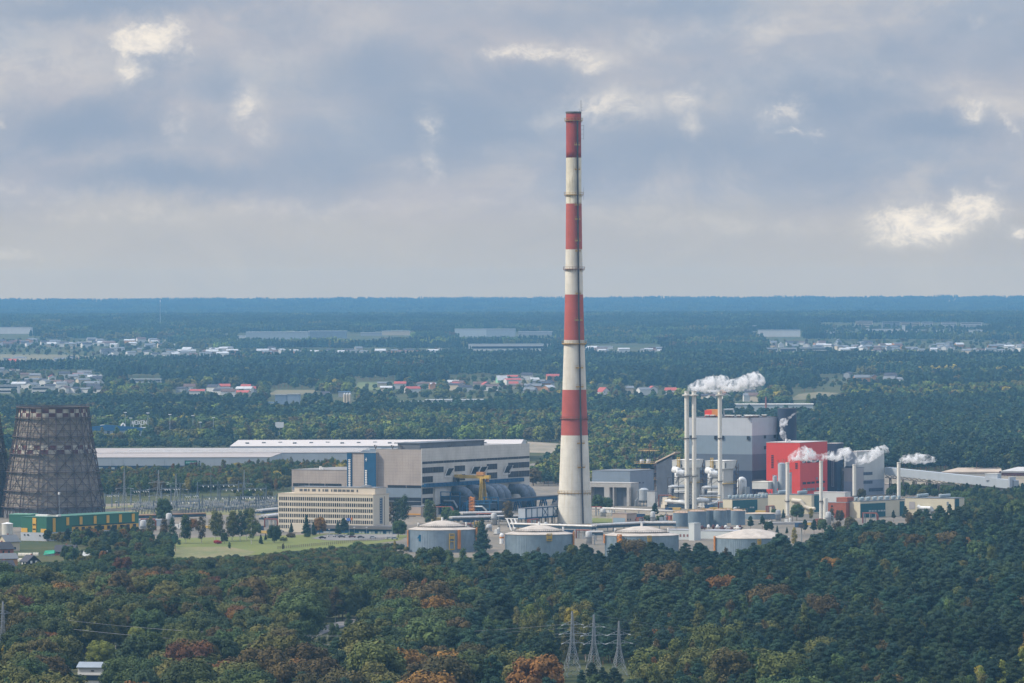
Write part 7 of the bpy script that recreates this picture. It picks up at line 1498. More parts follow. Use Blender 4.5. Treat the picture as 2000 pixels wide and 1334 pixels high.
def clutter():
    """pipe skids, vessels, pipe portals and containers that crowd the plant's yards"""
    rnd = random.Random(17); kinds = ['pipe portal', 'vessel', 'skid', 'container', 'stack of pipes']
    spots = [(1164, 1008), (1178, 1010), (1192, 1003), (1250, 1012), (1160, 1030), (1250, 1026), (1275, 1024), (1296, 1020), (1306, 1000), (1318, 996), (1300, 990), (1330, 990), (1372, 992), (1386, 994), (1398, 996), (1421, 1000), (1436, 1008), (1452, 1008), (1470, 1000), (1488, 1002), (1505, 1006), (1520, 1018), (1540, 1024), (1560, 1030), (1575, 1026), (1600, 1028), (1618, 1026), (1500, 1030), (1480, 1044),
             (855, 1016), (868, 1012), (884, 1010), (900, 1014), (915, 1020), (932, 1024), (948, 1020), (965, 1026), (985, 1018), (1002, 1030), (1024, 1038), (1042, 1036), (1066, 1036), (1090, 1036), (1110, 1044), (890, 1034), (912, 1038), (955, 1038), (972, 1044), (505, 1036), (520, 1042), (530, 1030), (330, 1030), (350, 1034), (372, 1028), (402, 1032), (290, 1036), (280, 1044), (162, 1050), (176, 1046), (190, 1048), (206, 1046), (222, 1044), (238, 1042), (254, 1040), (1000, 1050), (1140, 1052), (1150, 1064), (1344, 1046), (1380, 1020), (1660, 1030), (1700, 1022)]
    cols = [('rust red', (.26, .08, .05)), ('pale grey', (.42, .43, .43)), ('white', (.60, .60, .57)), ('dark blue', (.03, .07, .14)), ('dull yellow', (.42, .29, .08)), ('steel grey', (.20, .22, .24))]
    near = lambda px: 'right of the chimney' if 1130 < px < 1290 else 'under the slender chimneys' if px < 1460 and px > 1130 else 'by the cream halls' if px > 1130 else 'by the flue yard' if px > 840 else 'left of the beige office' if px > 270 else 'before the green hall'
    for i, (px, py) in enumerate(spots):
        k = kinds[i % 5]; cn, cc = cols[(i*7+i//5) % 6]; m_ = mat('skid_'+cn.replace(' ', '_'), cc, .7, .1, var=.2, streak=.3); p = G(px, py); t = empty({'pipe portal': 'pipe_portal', 'vessel': 'process_vessel', 'skid': 'pump_skid', 'container': 'container', 'stack of pipes': 'pipe_stack'}[k], p, rnd.choice((-.49, 1.08, -.3)), '%s %s on the yard %s' % (cn, k, near(px)), k, '%s %ss %s' % (cn, k, near(px)))
        if k == 'pipe portal':
            h_ = rnd.uniform(4, 7.5); L_ = rnd.uniform(5, 10); q = MB([GALV]); 
            for x in (-L_/2, 0, L_/2): q.bar((x, -1, 0), (x, -1, h_), .35); q.bar((x, 1, 0), (x, 1, h_), .35); q.bar((x, -1, h_), (x, 1, h_), .3)
            q.build('frame', None, t); q = MB([m_])
            for y_ in (-.8, 0, .8): q.tube([(-L_/2-1, y_, 0), (-L_/2-1, y_, h_+.3), (L_/2, y_, h_+.3), (L_/2+1, y_, h_-1), (L_/2+1, y_, 0)], .3, 6)
            q.build('pipe', None, t)
        elif k == 'vessel':
            h_ = rnd.uniform(3.5, 8); r_ = rnd.uniform(1.1, 1.9); q = MB([m_]); q.lathe([(r_, .6), (r_, h_), (r_*.6, h_+.6), (.1, h_+.7)], 16); q.build('shell', None, t, True); q = MB([GALV])
            for a in range(4): q.bar((r_*.9*math.cos(a*1.57), r_*.9*math.sin(a*1.57), 0), (r_*.9*math.cos(a*1.57), r_*.9*math.sin(a*1.57), 1), .25)
            q.tube([(r_, 0, h_*.8), (r_+1.4, 0, h_*.8), (r_+1.6, 0, 0)], .25, 6); q.lathe([(r_+.05, h_*.6), (r_+.7, h_*.6), (r_+.7, h_*.6+.2), (r_+.05, h_*.6+.2)], 16, cap=False); q.build('pipework', None, t)
        elif k == 'skid':
            q = MB([m_]); q.box(-3, 3, -1.2, 1.2, .6, 1.0); q.box(-2.4, -.4, -.8, .8, 1, 3.1); q.lathe([(.8, 1), (.8, 3.6), (.3, 4)], 10, 1, 0); q.build('machine', None, t); q = MB([STEEL])
            for x in (-2.8, 2.8): q.box(x-.2, x+.2, -1.1, 1.1, 0, .6)
            q.tube([(1, 0, 4), (1, 0, 4.8), (2.6, 0, 4.8), (2.6, 0, 1)], .22, 6); q.build('base', None, t)
        elif k == 'container':
            q = MB([m_]); q.box(-3, 3, -1.2, 1.2, .15, 2.7)
            for j in range(13): q.box(-2.9+j*.48, -2.75+j*.48, -1.26, -1.2, .3, 2.6)
            q.build('body', None, t); q = MB([STEEL]); q.box(3.0, 3.06, -.9, .9, .4, 2.5); q.build('door', None, t)
        else:
            q = MB([m_])
            for j in range(6):
                for z in range(3-j//3): q.tube([(-4, -1.5+j*.6+z*.3, .35+z*.5), (4, -1.5+j*.6+z*.3, .35+z*.5)], .28, 8)
            q.build('pipe', None, t)
clutter()

# ------------------------------------------------------------------ distant buildings
def far():
    wm = WW; n_ = [0]
    def bx(x0, x1, yt, yb, wall, roof, lab, th=4, name='far_hall', cat='building', stripes=0, L2=None, group=None):
        p0 = G(x0, yb); s_ = sc(p0.y); W_ = (x1-x0)/s_; h_ = (yb-yt)/s_; t = empty(name, (p0.x, p0.y, tz(p0.y)), R(-th), lab, cat, group); L_ = L2 or max(12, W_*.35)
        q = MB([wall]); q.box(0, W_, 0, L_, -3, h_); q.build('wall', None, t); q = MB([roof]); q.box(-.4, W_+.4, -.4, L_+.4, h_+.01, h_+1.0); q.build('roof', None, t)
        for i in range(stripes):
            q = MB([DKG]); z = h_*(i+.35)/stripes; q.box(W_*.04, W_*.96, -.3, -.05, z, z+h_*.28/stripes*1.3); q.build('window', None, t)
    W_, Gy, Cr = WW['white'], WW['grey'], WW['cream']; pw = RW['pale']; pg = mat('far_grey_cladding', (.32, .36, .38), .7, var=.05)
    for a in ((-30, 60, 640, 652, W_, pw, 'pale hall at the left edge of the far distance'), (480, 602, 649, 663, pg, pw, 'long grey logistics hall far left of the chimney'), (602, 676, 647, 661, mat('far_dark_cladding', (.18, .22, .25), .7), pw, 'darker half of the long far logistics hall'), (443, 479, 656, 661, W_, pw, 'short white building left of the far logistics hall'),
              (704, 745, 650, 656, Gy, pw, 'low grey hall between the two far logistics halls'), (746, 800, 647, 655, Cr, pw, 'cream low hall between the far logistics halls'), (888, 950, 643, 658, mat('far_white_cladding', (.46, .50, .50), .7, var=.04), pw, 'pale logistics hall left of the chimney near the horizon'), (950, 1006, 643, 658, pg, pw, 'grey wing of the pale logistics hall'),
              (1012, 1090, 648, 655, Gy, pw, 'low grey sheds just left of the chimney near the horizon'), (1480, 1563, 645, 658, W_, Gy, 'long white factory far right of the chimney'), (1611, 1640, 649, 654, W_, pw, 'small white shed left of the far apartments'), (1645, 1675, 649, 653, W_, pw, 'flat white shed left of the far apartments'), (1692, 1760, 643.5, 651, W_, pw, 'long white factory below the far apartments'), (1762, 1768, 636, 651, W_, pw, 'slim white tower of the far white factory'), (1770, 1811, 645, 650, W_, pw, 'right wing of the far white factory'), (1824, 1859, 645, 649, W_, pw, 'low white hall right of the far factory'), (1891, 1931, 645, 652, W_, pw, 'white hall below the rightmost far apartments'),
              (1164, 1196, 677, 682, W_, pw, 'white shed just right of the chimney in the distance'), (1266, 1292, 679, 684, WW['brick'], RW['brown'], 'brown roofed barn right of the chimney in the distance')): bx(*a, th=3)
    bx(915, 1075, 673, 685, WW['white'], pw, 'very long pale hall with dark windows left of the chimney', 2, stripes=1, L2=30)
    for i, (x0, x1, yt, yb, w_) in enumerate(((1671, 1704, 627.5, 641, Cr), (1723, 1758, 629, 640, Gy), (1759, 1797, 629.5, 641, Cr), (1800, 1822, 629, 638, W_), (1838, 1868, 629.5, 641, W_), (1876, 1918, 630.5, 643, W_))): bx(x0, x1, yt, yb, w_, Gy, ['tan apartment block, leftmost and tallest', 'grey apartment block beside the tan one', 'cream apartment block above the white tower', 'short white apartment block', 'white apartment block with window bands', 'widest white apartment block, rightmost'][i]+' of the far row', 5, 'apartment_block', 'apartment block', 4, group='far apartment blocks')
    bx(1470, 1477, 636, 648, Gy, Gy, 'pair of grey towers left of the far white factory', name='far_tower')
    for i, (x0, x1, yt, yb) in enumerate(((1496, 1519, 680, 687), (1523, 1556, 679.5, 688), (1560, 1614, 679, 685))): bx(x0, x1, yt, yb, W_, Gy, ['left', 'middle', 'right'][i]+' flat white terrace above the right hand pinewood', 3, 'terrace', 'terraced houses', 1)
    bx(782, 830, 785, 792, W_, pw, 'low white shed with red stripe left of the chimney', 4); bx(830, 962, 782, 789, W_, pw, 'long low white shed left of the chimney', 3)
    bx(537, 560, 772, 790, mat('far_blue_cladding', (.20, .26, .34), .7), Gy, 'left half of the blue grey hall in the woods', 6); bx(561, 585, 771, 790, mat('far_blue_cladding2', (.24, .30, .37), .7), Gy, 'right half of the blue grey hall in the woods', 6)
    bx(522, 541, 787, 797, W_, RW['blue'], 'low blue roofed shed before the blue grey hall', 8); bx(661, 682, 766, 776, Gy, RW['blue'], 'blue roofed barn beside the beige silos', 8)
    for i in range(3):
        p = G(673+i*5.2, 792); s_ = sc(p.y); t = empty('beige_silo', p, 0, ['left', 'middle', 'right'][i]+' of the three beige silos in the woods', 'silo', 'three beige silos'); q = MB([Cr]); q.lathe([(2.7/s_, 0), (2.7/s_, 22/s_)], 14, cap=False); q.build('shell', None, t); q = MB([pw]); q.lathe([(2.7/s_, 22/s_), (.5/s_, 25/s_)], 14); q.build('roof', None, t)
    bx(1435, 1588, 791, 804, mat('far_white_cladding', (.46, .50, .50)), W_, 'long white roofed hall behind the grey clad block', 3, stripes=0); p = G(1496, 806); s_ = sc(p.y); t = empty('brick_stack', p, 0, 'thin dark brick chimney before the long white roofed hall', 'chimney'); q = MB([WW['brick']]); q.tube([(0, 0, 0), (0, 0, 31/s_)], 1.3, 8, .9); q.build('shaft', None, t); q = MB([STEEL]); q.lathe([(1.2, 31/s_), (1.2, 31/s_+.6)], 8); q.build('collar', None, t)
    gable(980, 748, 11, 15, 4, 10.5, 'mint', 'pale', R(15), 'pale green house with a light gambrel roof left of the chimney', 'house'); gable(1178, 772, 12, 16, 4.5, 10, 'white', 'red', R(-60), 'white house with a bright red roof right of the chimney', 'house'); gable(636, 777, 9, 12, 3, 8, 'white', 'dark', R(-35), 'black and white gabled house left of the beige silos', 'house')
    bx(1688, 1694, 798, 806, W_, pw, 'tiny white house among the right hand trees', 8, name='far_house', cat='house'); bx(250, 316, 741, 747, W_, pw, 'upper white terrace with dark window bands', 3, 'terrace', 'terraced houses', 1, L2=10); bx(256, 304, 748, 755, W_, pw, 'lower white terrace with dark window bands', 3, 'terrace', 'terraced houses', 1, L2=10)
    for i, (x0, x1, yt, yb) in enumerate(((-20, 17, 742, 752), (-20, 37, 753, 768), (62, 97, 756, 770))): bx(x0, x1, yt, yb, W_, Gy, ['upper', 'lower', 'right hand'][i]+' white terrace above the cooling tower', 8, 'terrace', 'terraced houses', 2, L2=11)
    bx(6, 17, 700, 707, W_, RW['blue'], 'dark blue roofed white barn beside the far field', 4, name='far_house', cat='house'); bx(66, 78, 713, 724, WW['orange'], WW['orange'], 'salmon coloured house block above the left terraces', 5, name='far_house', cat='house')
    # villages: every roof a house of its own
    rnd = random.Random(21)
    def cluster(x0, x1, y0, y1, n__, place, mix_=None):
        for i in range(n__):
            px = rnd.uniform(x0, x1); py = rnd.uniform(y0, y1); wall = rnd.choice(mix_ or ('white', 'white', 'white', 'cream', 'white', 'grey', 'orange')); roof = rnd.choice(('grey', 'dark', 'pale', 'grey', 'brown', 'red', 'dark') if py > 700 else ('grey', 'pale', 'dark', 'grey', 'brown'))
            W2 = rnd.uniform(9, 12); L2 = rnd.uniform(12, 24); e = rnd.uniform(5, 8); rz = rnd.uniform(-.5, .5) if rnd.random() < .7 else rnd.uniform(1, 2)
            gable(px, py, W2, L2, e, e+rnd.uniform(1.5, 3.5), wall, roof, rz, '%s walled house with a %s roof %s' % (wall, roof, place), 'house', '%s walled %s roofed houses %s' % (wall, roof, place), 'far_house', windows=False)
    p = G(313, 640); s_ = sc(p.y); t = empty('radio_mast', (p.x, p.y, tz(p.y)), 0, 'faint lattice radio mast on the far left horizon', 'mast'); q = MB([GALV]); q.tube([(0, 0, 0), (0, 0, 50/s_)], 1.0, 6, .5); q.build('tower', None, t); q = MB([WHITE]); q.box(-1, 1, -1, 1, 50/s_, 54/s_); q.build('antenna', None, t)
    cluster(36, 200, 738, 770, 34, 'above the chequered cooling tower', ('white', 'white', 'white', 'cream')); cluster(0, 60, 705, 735, 9, 'at the left edge beyond the terraces'); cluster(100, 180, 704, 716, 8, 'beside the far brown field')
    cluster(0, 130, 668, 679, 20, 'in the far left village'); cluster(120, 335, 668, 682, 32, 'in the far village left of the pinewood'); cluster(190, 460, 686, 700, 36, 'above the left pinewood'); cluster(460, 860, 688, 696, 30, 'above the middle pinewood')
    cluster(1150, 1300, 684, 694, 14, 'right of the chimney in the distance'); cluster(1500, 1640, 672, 684, 18, 'in the far right village'); cluster(1640, 1760, 674, 692, 24, 'above the right hand pinewood'); cluster(1780, 2010, 676, 692, 30, 'in the village at the far right edge')
    cluster(1000, 1092, 742, 772, 15, 'in the hamlet left of the chimney'); cluster(880, 960, 748, 768, 8, 'left of the pale green house'); cluster(1350, 1480, 766, 786, 9, 'behind the slender chimneys')
    cluster(335, 500, 764, 778, 13, 'left of the blue grey hall'); cluster(700, 850, 756, 768, 8, 'in the clearing left of the hamlet'); cluster(1215, 1320, 764, 774, 6, 'right of the bright red roof'); cluster(1600, 1760, 738, 748, 7, 'in the right hand woods')
far()
for a in (([(330, 797), (510, 797), (505, 762), (335, 762)],), ([(695, 786), (860, 786), (855, 754), (700, 754)],), ([(1210, 793), (1330, 793), (1325, 762), (1215, 762)],), ([(1595, 766), (1770, 766), (1765, 736), (1600, 736)],), ([(-60, 800), (205, 792), (205, 728), (-60, 728)],), ([(-60, 728), (210, 716), (205, 690), (-60, 688)],), ([(-60, 690), (345, 694), (345, 664), (-60, 664)],), ([(180, 712), (500, 712), (480, 684), (190, 684)],), ([(455, 705), (880, 705), (880, 684), (455, 684)],),
          ([(245, 766), (320, 766), (320, 740), (245, 740)],), ([(870, 790), (1095, 790), (1095, 735), (870, 738)],), ([(1160, 790), (1200, 790), (1200, 758), (1160, 758)],), ([(1340, 804), (1490, 804), (1490, 762), (1340, 762)],), ([(1140, 704), (1310, 704), (1310, 672), (1140, 674)],), ([(1480, 704), (2060, 704), (2060, 668), (1480, 666)],),
          ([(470, 676), (820, 672), (820, 650), (430, 654)],), ([(-60, 664), (70, 664), (70, 646), (-60, 646)],), ([(880, 672), (1095, 670), (1095, 650), (880, 650)],), ([(905, 700), (1085, 700), (1085, 680), (905, 680)],), ([(1465, 668), (1580, 668), (1580, 650), (1465, 650)],), ([(1600, 662), (1940, 662), (1940, 634), (1600, 634)],),
          ([(770, 810), (970, 806), (970, 782), (770, 784)],), ([(515, 812), (595, 812), (595, 788), (515, 788)],), ([(655, 812), (700, 812), (700, 770), (620, 770)],), ([(1430, 825), (1600, 825), (1600, 800), (1430, 800)],), ([(680, 776), (775, 776), (775, 744), (690, 744)],), ([(1535, 800), (1650, 796), (1640, 764), (1545, 766)],), ([(1682, 820), (1700, 820), (1700, 800), (1682, 800)],),
          ([(110, 868), (300, 868), (430, 864), (430, 848), (110, 846)],), ([(538, 880), (556, 880), (556, 858), (538, 858)],)): keep_clear(*a)
# ------------------------------------------------------------------ trees and bushes that stand alone
ONE = [  # (x, base y, height in px, species, colour, what sets it apart)
 (294, 1061, 56, 'birch', 'olive', 'olive birch, leftmost of the park row'), (320.5, 1061, 49, 'birch', 'brown', 'brownish birch second in the park row'), (336, 1062.5, 54, 'birch', 'dark', 'dark green tree third in the park row'), (363, 1061.5, 58, 'birch', 'dark', 'broad dark green tree in the park row'),
 (393.5, 1061.5, 55, 'birch', 'brown', 'brown tinged birch in the middle of the park row'), (420, 1058, 63, 'birch', 'olive', 'tall olive birch right of the brown tinged birch'), (430, 1057, 58, 'birch', 'olive', 'olive birch pressed against its taller neighbour'), (453.5, 1057, 60, 'birch', 'olive', 'birch at the left of the tight group of four'), (469, 1057, 61, 'birch', 'dark', 'dark birch inside the tight group of four'), (482, 1056, 64, 'birch', 'dark', 'third birch of the tight group of four'), (491.5, 1063, 74, 'birch', 'olive', 'tallest olive birch at the right end of the park row'),
 (425, 1063, 9, 'bush', 'red', 'small crimson shrub under the park trees'), (438, 1062, 22, 'broad', 'dark', 'small grey green tree right of the crimson shrub'), (509.5, 1063, 21, 'spruce', 'pine', 'small dark spruce right of the park row'), (519, 1055, 14, 'spruce', 'pine', 'tiny spruce behind the small dark spruce'), (535.5, 1060, 33, 'broad', 'dark', 'round dark tree left of the beige office'), (554, 1058, 10, 'bush', 'olive', 'small bush on the lawn left of the office'), (553, 1075, 14, 'birch', 'brown', 'thin bare sapling at the fence'),
 (378, 1037, 24, 'broad', 'orange', 'orange tree behind the park row'), (319.5, 1024, 50, 'broad', 'dark', 'large dark tree in front of the switchyard'), (500, 1046, 24, 'broad', 'green', 'green tree behind the park row end'), (448, 1074, 16, 'birch', 'green', 'thin young tree on the dry grass'),
 (569, 1041, 22, 'spruce', 'pine', 'small spruce at the left corner of the office'), (598.5, 1047, 44, 'spruce', 'pine', 'tall blue dark spruce before the office'), (612, 1046, 28, 'spruce', 'pine', 'spruce right of the tall blue dark spruce'), (624.5, 1044, 34, 'broad', 'orange', 'green and orange tree before the office'), (660, 1044, 29, 'spruce', 'pine', 'narrow spruce before the middle of the office'), (672, 1045, 34, 'pine', 'pine', 'dark pine before the office below the blue sign'), (685.5, 1047, 9, 'bush', 'green', 'low green bush by the car park'), (568, 1051, 11, 'bush', 'brown', 'brown bush on the lawn'), (600, 1050, 9, 'bush', 'dark', 'low dark bush under the tall spruce'),
 (778, 1050, 34, 'broad', 'green', 'green round tree right of the office wing'), (776, 1030, 58, 'birch', 'dark', 'tall grey green birch between office and boiler hall'), (790, 1026, 60, 'birch', 'dark', 'tall grey green birch in front of the boiler hall corner'), (765, 1030, 50, 'birch', 'brown', 'brownish birch at the right end of the office'), (837, 1028, 54, 'birch', 'green', 'green birch at the boiler hall corner'), (847, 1026, 42, 'birch', 'olive', 'olive birch beside the boiler hall corner'), (872, 1023, 34, 'broad', 'green', 'green tree at the foot of the flue yard'), (888, 1026, 30, 'broad', 'green', 'second green tree at the foot of the flue yard'), (993, 1026, 49, 'birch', 'brown', 'brown green birch before the gallery'), (942, 1080, 72, 'spruce', 'pine', 'tall dark conifer between the first two tanks'), (936, 1074, 56, 'birch', 'olive', 'olive tree left of the tall dark conifer'), (771, 1078, 24, 'birch', 'yellow', 'yellow sapling left of the first round tank'), (700, 1068, 12, 'bush', 'green', 'bush behind the fence'),
 (1279, 1018, 36, 'pine', 'pine', 'dark pine on the tan yard'), (1268, 1019, 14, 'bush', 'dark', 'dark hedge left of the pine on the tan yard'), (1291, 1019, 15, 'bush', 'dark', 'dark hedge right of the pine on the tan yard'), (1168, 1000, 34, 'broad', 'green', 'green tree right of the chimney foot'), (1186, 1000, 28, 'broad', 'green', 'lower green tree right of the chimney foot'),
 (1466, 1037, 30, 'pine', 'pine', 'left dark pine behind the rightmost tank'), (1489, 1036, 30, 'pine', 'pine', 'right dark pine behind the rightmost tank'), (1530, 1013, 20, 'spruce', 'pine', 'small conifer at the first short chimney'), (1556, 1017, 32, 'broad', 'green', 'green tree between the short chimneys'), (1584, 1017, 25, 'birch', 'yellow', 'yellowing tree left of the second short chimney'), (1551, 1068, 40, 'birch', 'yellow', 'yellow birch beside the floodlight mast'), (1518, 1041, 16, 'spruce', 'pine', 'small spruce behind the rightmost tank roof'), (1537, 1042, 14, 'spruce', 'pine', 'second small spruce behind the rightmost tank roof'), (1625, 1022, 30, 'birch', 'brown', 'brown tree below the red brick house'), (1640, 1022, 26, 'broad', 'brown', 'brown tree right below the red brick house'),
 (1502, 1040, 22, 'broad', 'dark', 'dark round tree right of the rear pair of pines'), (1512, 1012, 18, 'broad', 'green', 'small green tree before the low basin'), (1572, 1044, 30, 'pine', 'pine', 'dark pine above the floodlight mast'), (1590, 1048, 34, 'pine', 'pine', 'dark pine right of the floodlight mast'), (1606, 1040, 26, 'broad', 'green', 'green tree under the second short chimney'), (1660, 1038, 28, 'broad', 'brown', 'brown green tree before the cream and teal hall'), (1745, 1020, 24, 'pine', 'pine', 'dark pine below the narrow teal panel'), (1768, 1022, 34, 'pine', 'pine', 'tall dark pine at the join of the two cream halls'), (1835, 1020, 30, 'pine', 'pine', 'dark pine before the longest cream hall'), (1855, 1018, 34, 'pine', 'pine', 'dark pine near the corner of the longest cream hall'),
 (1684, 975, 20, 'broad', 'brown', 'brown tree before the white block'), (1270, 905, 40, 'birch', 'orange', 'bright orange tree in the woods right of the chimney'), (1250, 907, 22, 'birch', 'orange', 'small orange tree beside the bright orange one'), (1330, 918, 26, 'birch', 'yellow', 'yellow tree left of the slender chimneys'), (1232, 920, 20, 'birch', 'orange', 'dull orange birch left of the fuel tower'), (312, 868, 36, 'broad', 'brown', 'round brown tree on the goods yard'), (378, 931, 28, 'broad', 'rust', 'rusty red tree before the green warehouse sign'), (1726, 808, 22, 'broad', 'red', 'bright red tree in the right hand woods'),
 (1276, 1312, 84, 'birch', 'orange', 'vivid orange tree right of the three pylons'), (1310, 1305, 84, 'birch', 'brown', 'brown golden tree right of the vivid orange one'), (1348, 1302, 80, 'broad', 'olive', 'olive tree in the group right of the orange one'), (1375, 1300, 70, 'birch', 'brown', 'brownish tree at the right of the olive group'), (1449, 1290, 78, 'broad', 'olive', 'large olive yellow tree near the wires'), (1520, 1330, 62, 'broad', 'olive', 'big olive tree left of centre in the right pines'), (1870, 1310, 62, 'birch', 'brown', 'dry brown birch in the lower right pines'), (1540, 1215, 40, 'birch', 'orange', 'dull orange tree in the right pines'), (1800, 1200, 30, 'birch', 'yellow', 'yellow birch among the right pines'), (1880, 1205, 50, 'birch', 'olive', 'tall olive birch among the right pines'), (1020, 1245, 30, 'birch', 'yellow', 'golden birch left of the pylons'), (1196, 1195, 60, 'birch', 'olive', 'olive birch above the middle pylon'), (1165, 1120, 26, 'broad', 'orange', 'orange crowned tree below the third tank'), (1215, 1122, 38, 'broad', 'olive', 'olive round tree below the third tank'), (1315, 1125, 48, 'broad', 'green', 'light green round tree below the third tank'), (1410, 1190, 60, 'broad', 'green', 'green round tree in the right pines'), (905, 1115, 46, 'birch', 'green', 'light green tree at the foot of the first tank'), (872, 1104, 30, 'broad', 'green', 'green tree before the first tank'), (845, 1108, 32, 'broad', 'olive', 'olive tree before the first tank'), (240, 1150, 62, 'broad', 'rust', 'large rust red tree below the houses'), (470, 1268, 36, 'bush', 'yellow', 'bright yellow shrub in the clearing'), (265, 1268, 44, 'broad', 'light', 'light green tree left of the clearing'), (380, 1240, 40, 'broad', 'light', 'fresh green tree above the clearing'), (18, 1310, 52, 'broad', 'yellow', 'yellow brown tree before the left pylon'), (655, 1215, 70, 'birch', 'brown', 'light brown tree behind the road'), (630, 1225, 66, 'birch', 'brown', 'second light brown tree behind the road'), (745, 1305, 100, 'birch', 'olive', 'tall olive birch right of the road'), (780, 1275, 110, 'birch', 'green', 'tall green birch right of the road'), (815, 1262, 96, 'birch', 'olive', 'tall olive birch at the right of its group'),
]
PAL['red'] = [(.30, .03, .035)]; PAL['pine'] = PAL['pine']
def singles():
    rnd = random.Random(77)
    for i, (px, yb, hp_, kind, colr, lab) in enumerate(ONE):
        p = G(px, yb); s_ = sc(p.y); h_ = hp_/s_; c = rnd.choice(PAL[colr]); f = rnd.uniform(.95, 1.2); base = SPEC[kind][0][2]
        t = solo_tree(p.x, p.y, kind, h_/base, tuple(v*f for v in c), {'broad': 'broadleaf_tree', 'pine': 'pine_tree', 'birch': 'birch_tree', 'spruce': 'spruce_tree', 'bush': 'bush'}[kind], lab, {'broad': 'tree', 'pine': 'pine tree', 'birch': 'tree', 'spruce': 'spruce', 'bush': 'bush'}[kind], None, i)
        w_ = {'broad': .92, 'birch': 1.22, 'pine': .85, 'spruce': 1.1, 'bush': 1.3}[kind]; t.scale = (t.scale[0]*w_, t.scale[1]*w_, t.scale[2])
        if not (yb > 1100):
            NOGO.append(([(p.x-5, p.y-8), (p.x+5, p.y-8), (p.x+5, p.y+3), (p.x-5, p.y+3)], (p.x-5, p.x+5, p.y-8, p.y+3)))
        elif yb-hp_ < 1334: NOGO.append(([(p.x-4, p.y-26), (p.x+4, p.y-26), (p.x+4, p.y+4), (p.x-4, p.y+4)], (p.x-4, p.x+4, p.y-26, p.y+4)))
singles()
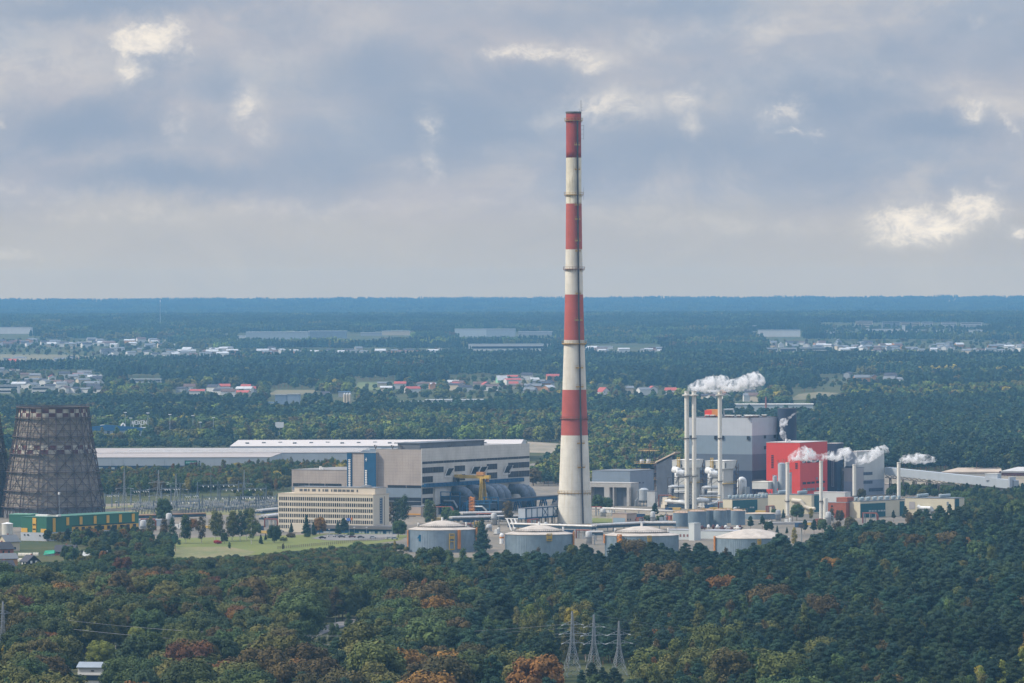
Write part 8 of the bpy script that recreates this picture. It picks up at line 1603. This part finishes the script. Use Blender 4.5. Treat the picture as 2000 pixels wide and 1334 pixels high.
# ------------------------------------------------------------------ steam
def steam():
    m = bpy.data.materials.new('steam'); m.use_nodes = True; nt = m.node_tree; nt.nodes.clear(); n = N(nt)
    v = nt.nodes.new('ShaderNodeVolumePrincipled'); v.inputs['Color'].default_value = (1, 1, 1, 1); v.inputs['Anisotropy'].default_value = 0.0
    V = n.new('ShaderNodeTexCoord').outputs['Object']; f = n.noise(V, .30, 5, .68, .8); n.put(v.inputs['Density'], n.rng(f, .42, .64, 0.0, 0.55, smooth=True))
    out = nt.nodes.new('ShaderNodeOutputMaterial'); nt.links.new(v.outputs[0], out.inputs['Volume'])
    specs = [([(1343, 764, 2.5), (1350, 758, 6), (1364, 754, 9), (1382, 752, 11), (1398, 750, 12), (1414, 744, 9), (1424, 738, 4)], 3841, 'wide steam plume drifting from the two left slender chimneys'), ([(1407.5, 763, 3), (1416, 757, 8), (1430, 753, 9), (1446, 750, 10), (1460, 747, 11), (1473, 743, 12), (1482, 746, 10), (1484, 757, 4)], 3850, 'steam plume drifting from the lone slender chimney'),
             ([(1539, 902, 2.5), (1547, 895, 6), (1558, 889, 8), (1571, 886, 10), (1582, 890, 9), (1593, 894, 6), (1603, 892, 5), (1608, 886, 2)], 3700, 'steam plume crossing the red building'), ([(1605, 899, 2.5), (1612, 893, 5), (1623, 890, 7), (1634, 892, 7), (1644, 886, 8), (1653, 885, 9), (1657, 893, 6), (1650, 900, 3)], 3650, 'curling steam plume before the navy block'),
             ([(1669.5, 905, 2.5), (1678, 900, 6), (1690, 896, 7), (1703, 890, 7.5), (1713, 882, 7), (1724, 877, 6), (1731, 878, 4), (1732, 888, 3)], 3950, 'steam plume rising across the white block'), ([(1756, 902, 2.5), (1765, 897, 6), (1779, 896, 7), (1795, 896, 7.5), (1810, 896, 6.5), (1824, 898, 4), (1830, 900, 2)], 3950, 'flat steam plume beyond the white block'),
             ([(1533, 861, 2), (1531, 854, 4.5), (1528, 846, 5), (1527, 840, 2.5), (1527, 832, 4), (1530, 824, 6), (1538, 819, 3), (1548, 811, 1.5), (1560, 803, 1)], 3985, 'thin double puff of steam rising before the black silo')]
    for k, (pts, D, lab) in enumerate(specs):
        rnd = random.Random(k); fine = []
        for (x0, y0, r0), (x1, y1, r1) in zip(pts, pts[1:]):
            for j in range(5): t_ = j/5; fine.append((x0+(x1-x0)*t_, y0+(y1-y0)*t_, r0+(r1-r0)*t_))
        fine.append(pts[-1]); C = PD(fine[0][0], fine[0][1], D); s_ = sc(D); K = 20; vs = []; L = len(fine)
        for j, (x, y, r_) in enumerate(fine):
            c = PD(x, y, D)-C; a_, b_ = fine[max(0, j-1)], fine[min(L-1, j+1)]; d = Vector((b_[0]-a_[0], .0, -(b_[1]-a_[1]))).normalized(); up = Vector((-d.z, 0, d.x)); sd = Vector((0, 1, 0)); r_ = r_/s_*1.4
            for i in range(K):
                a = 6.2832*i/K; p = up*math.cos(a)+sd*math.sin(a); q_ = (c+p*r_); lump = 1+.30*math.sin(q_.x*.9+k+math.cos(q_.z*1.1))*math.sin(q_.z*1.3+2*k)*math.cos(q_.y*1.2)+.16*math.sin(q_.x*2.3+q_.z*2.9+k)*math.cos(q_.y*2.1-q_.z)
                vs.append(c+p*r_*lump*(1 if j not in (0, L-1) else .3))
        q = MB([m]); q.add(vs, [(j*K+i, (j+1)*K+i, (j+1)*K+(i+1) % K, j*K+(i+1) % K) for j in range(L-1) for i in range(K)]+[tuple(range(K)), tuple((L-1)*K+i for i in range(K))[::-1]])
        o = q.build('steam_plume', None, None, True); o.location = C; tag(o, lab, 'steam')
steam()
woods(); plant_all()
# ------------------------------------------------------------------ air
def haze():
    b = MB(); b.box(-7000, 7000, -400, 29500, -1.5, 268)
    o = b.build('haze'); m = bpy.data.materials.new('haze_air'); m.use_nodes = True; nt = m.node_tree; nt.nodes.clear()
    v = nt.nodes.new('ShaderNodeVolumePrincipled'); v.inputs['Density'].default_value = HAZE_D; v.inputs['Color'].default_value = (*HAZE_C, 1)
    v.inputs['Anisotropy'].default_value = 0.0
    out = nt.nodes.new('ShaderNodeOutputMaterial'); nt.links.new(v.outputs[0], out.inputs['Volume'])
    o.data.materials.append(m); m.cycles.homogeneous_volume = True if hasattr(m.cycles, 'homogeneous_volume') else None
    tag(o, 'pale blue haze over the whole landscape', None, None, 'stuff')
haze()
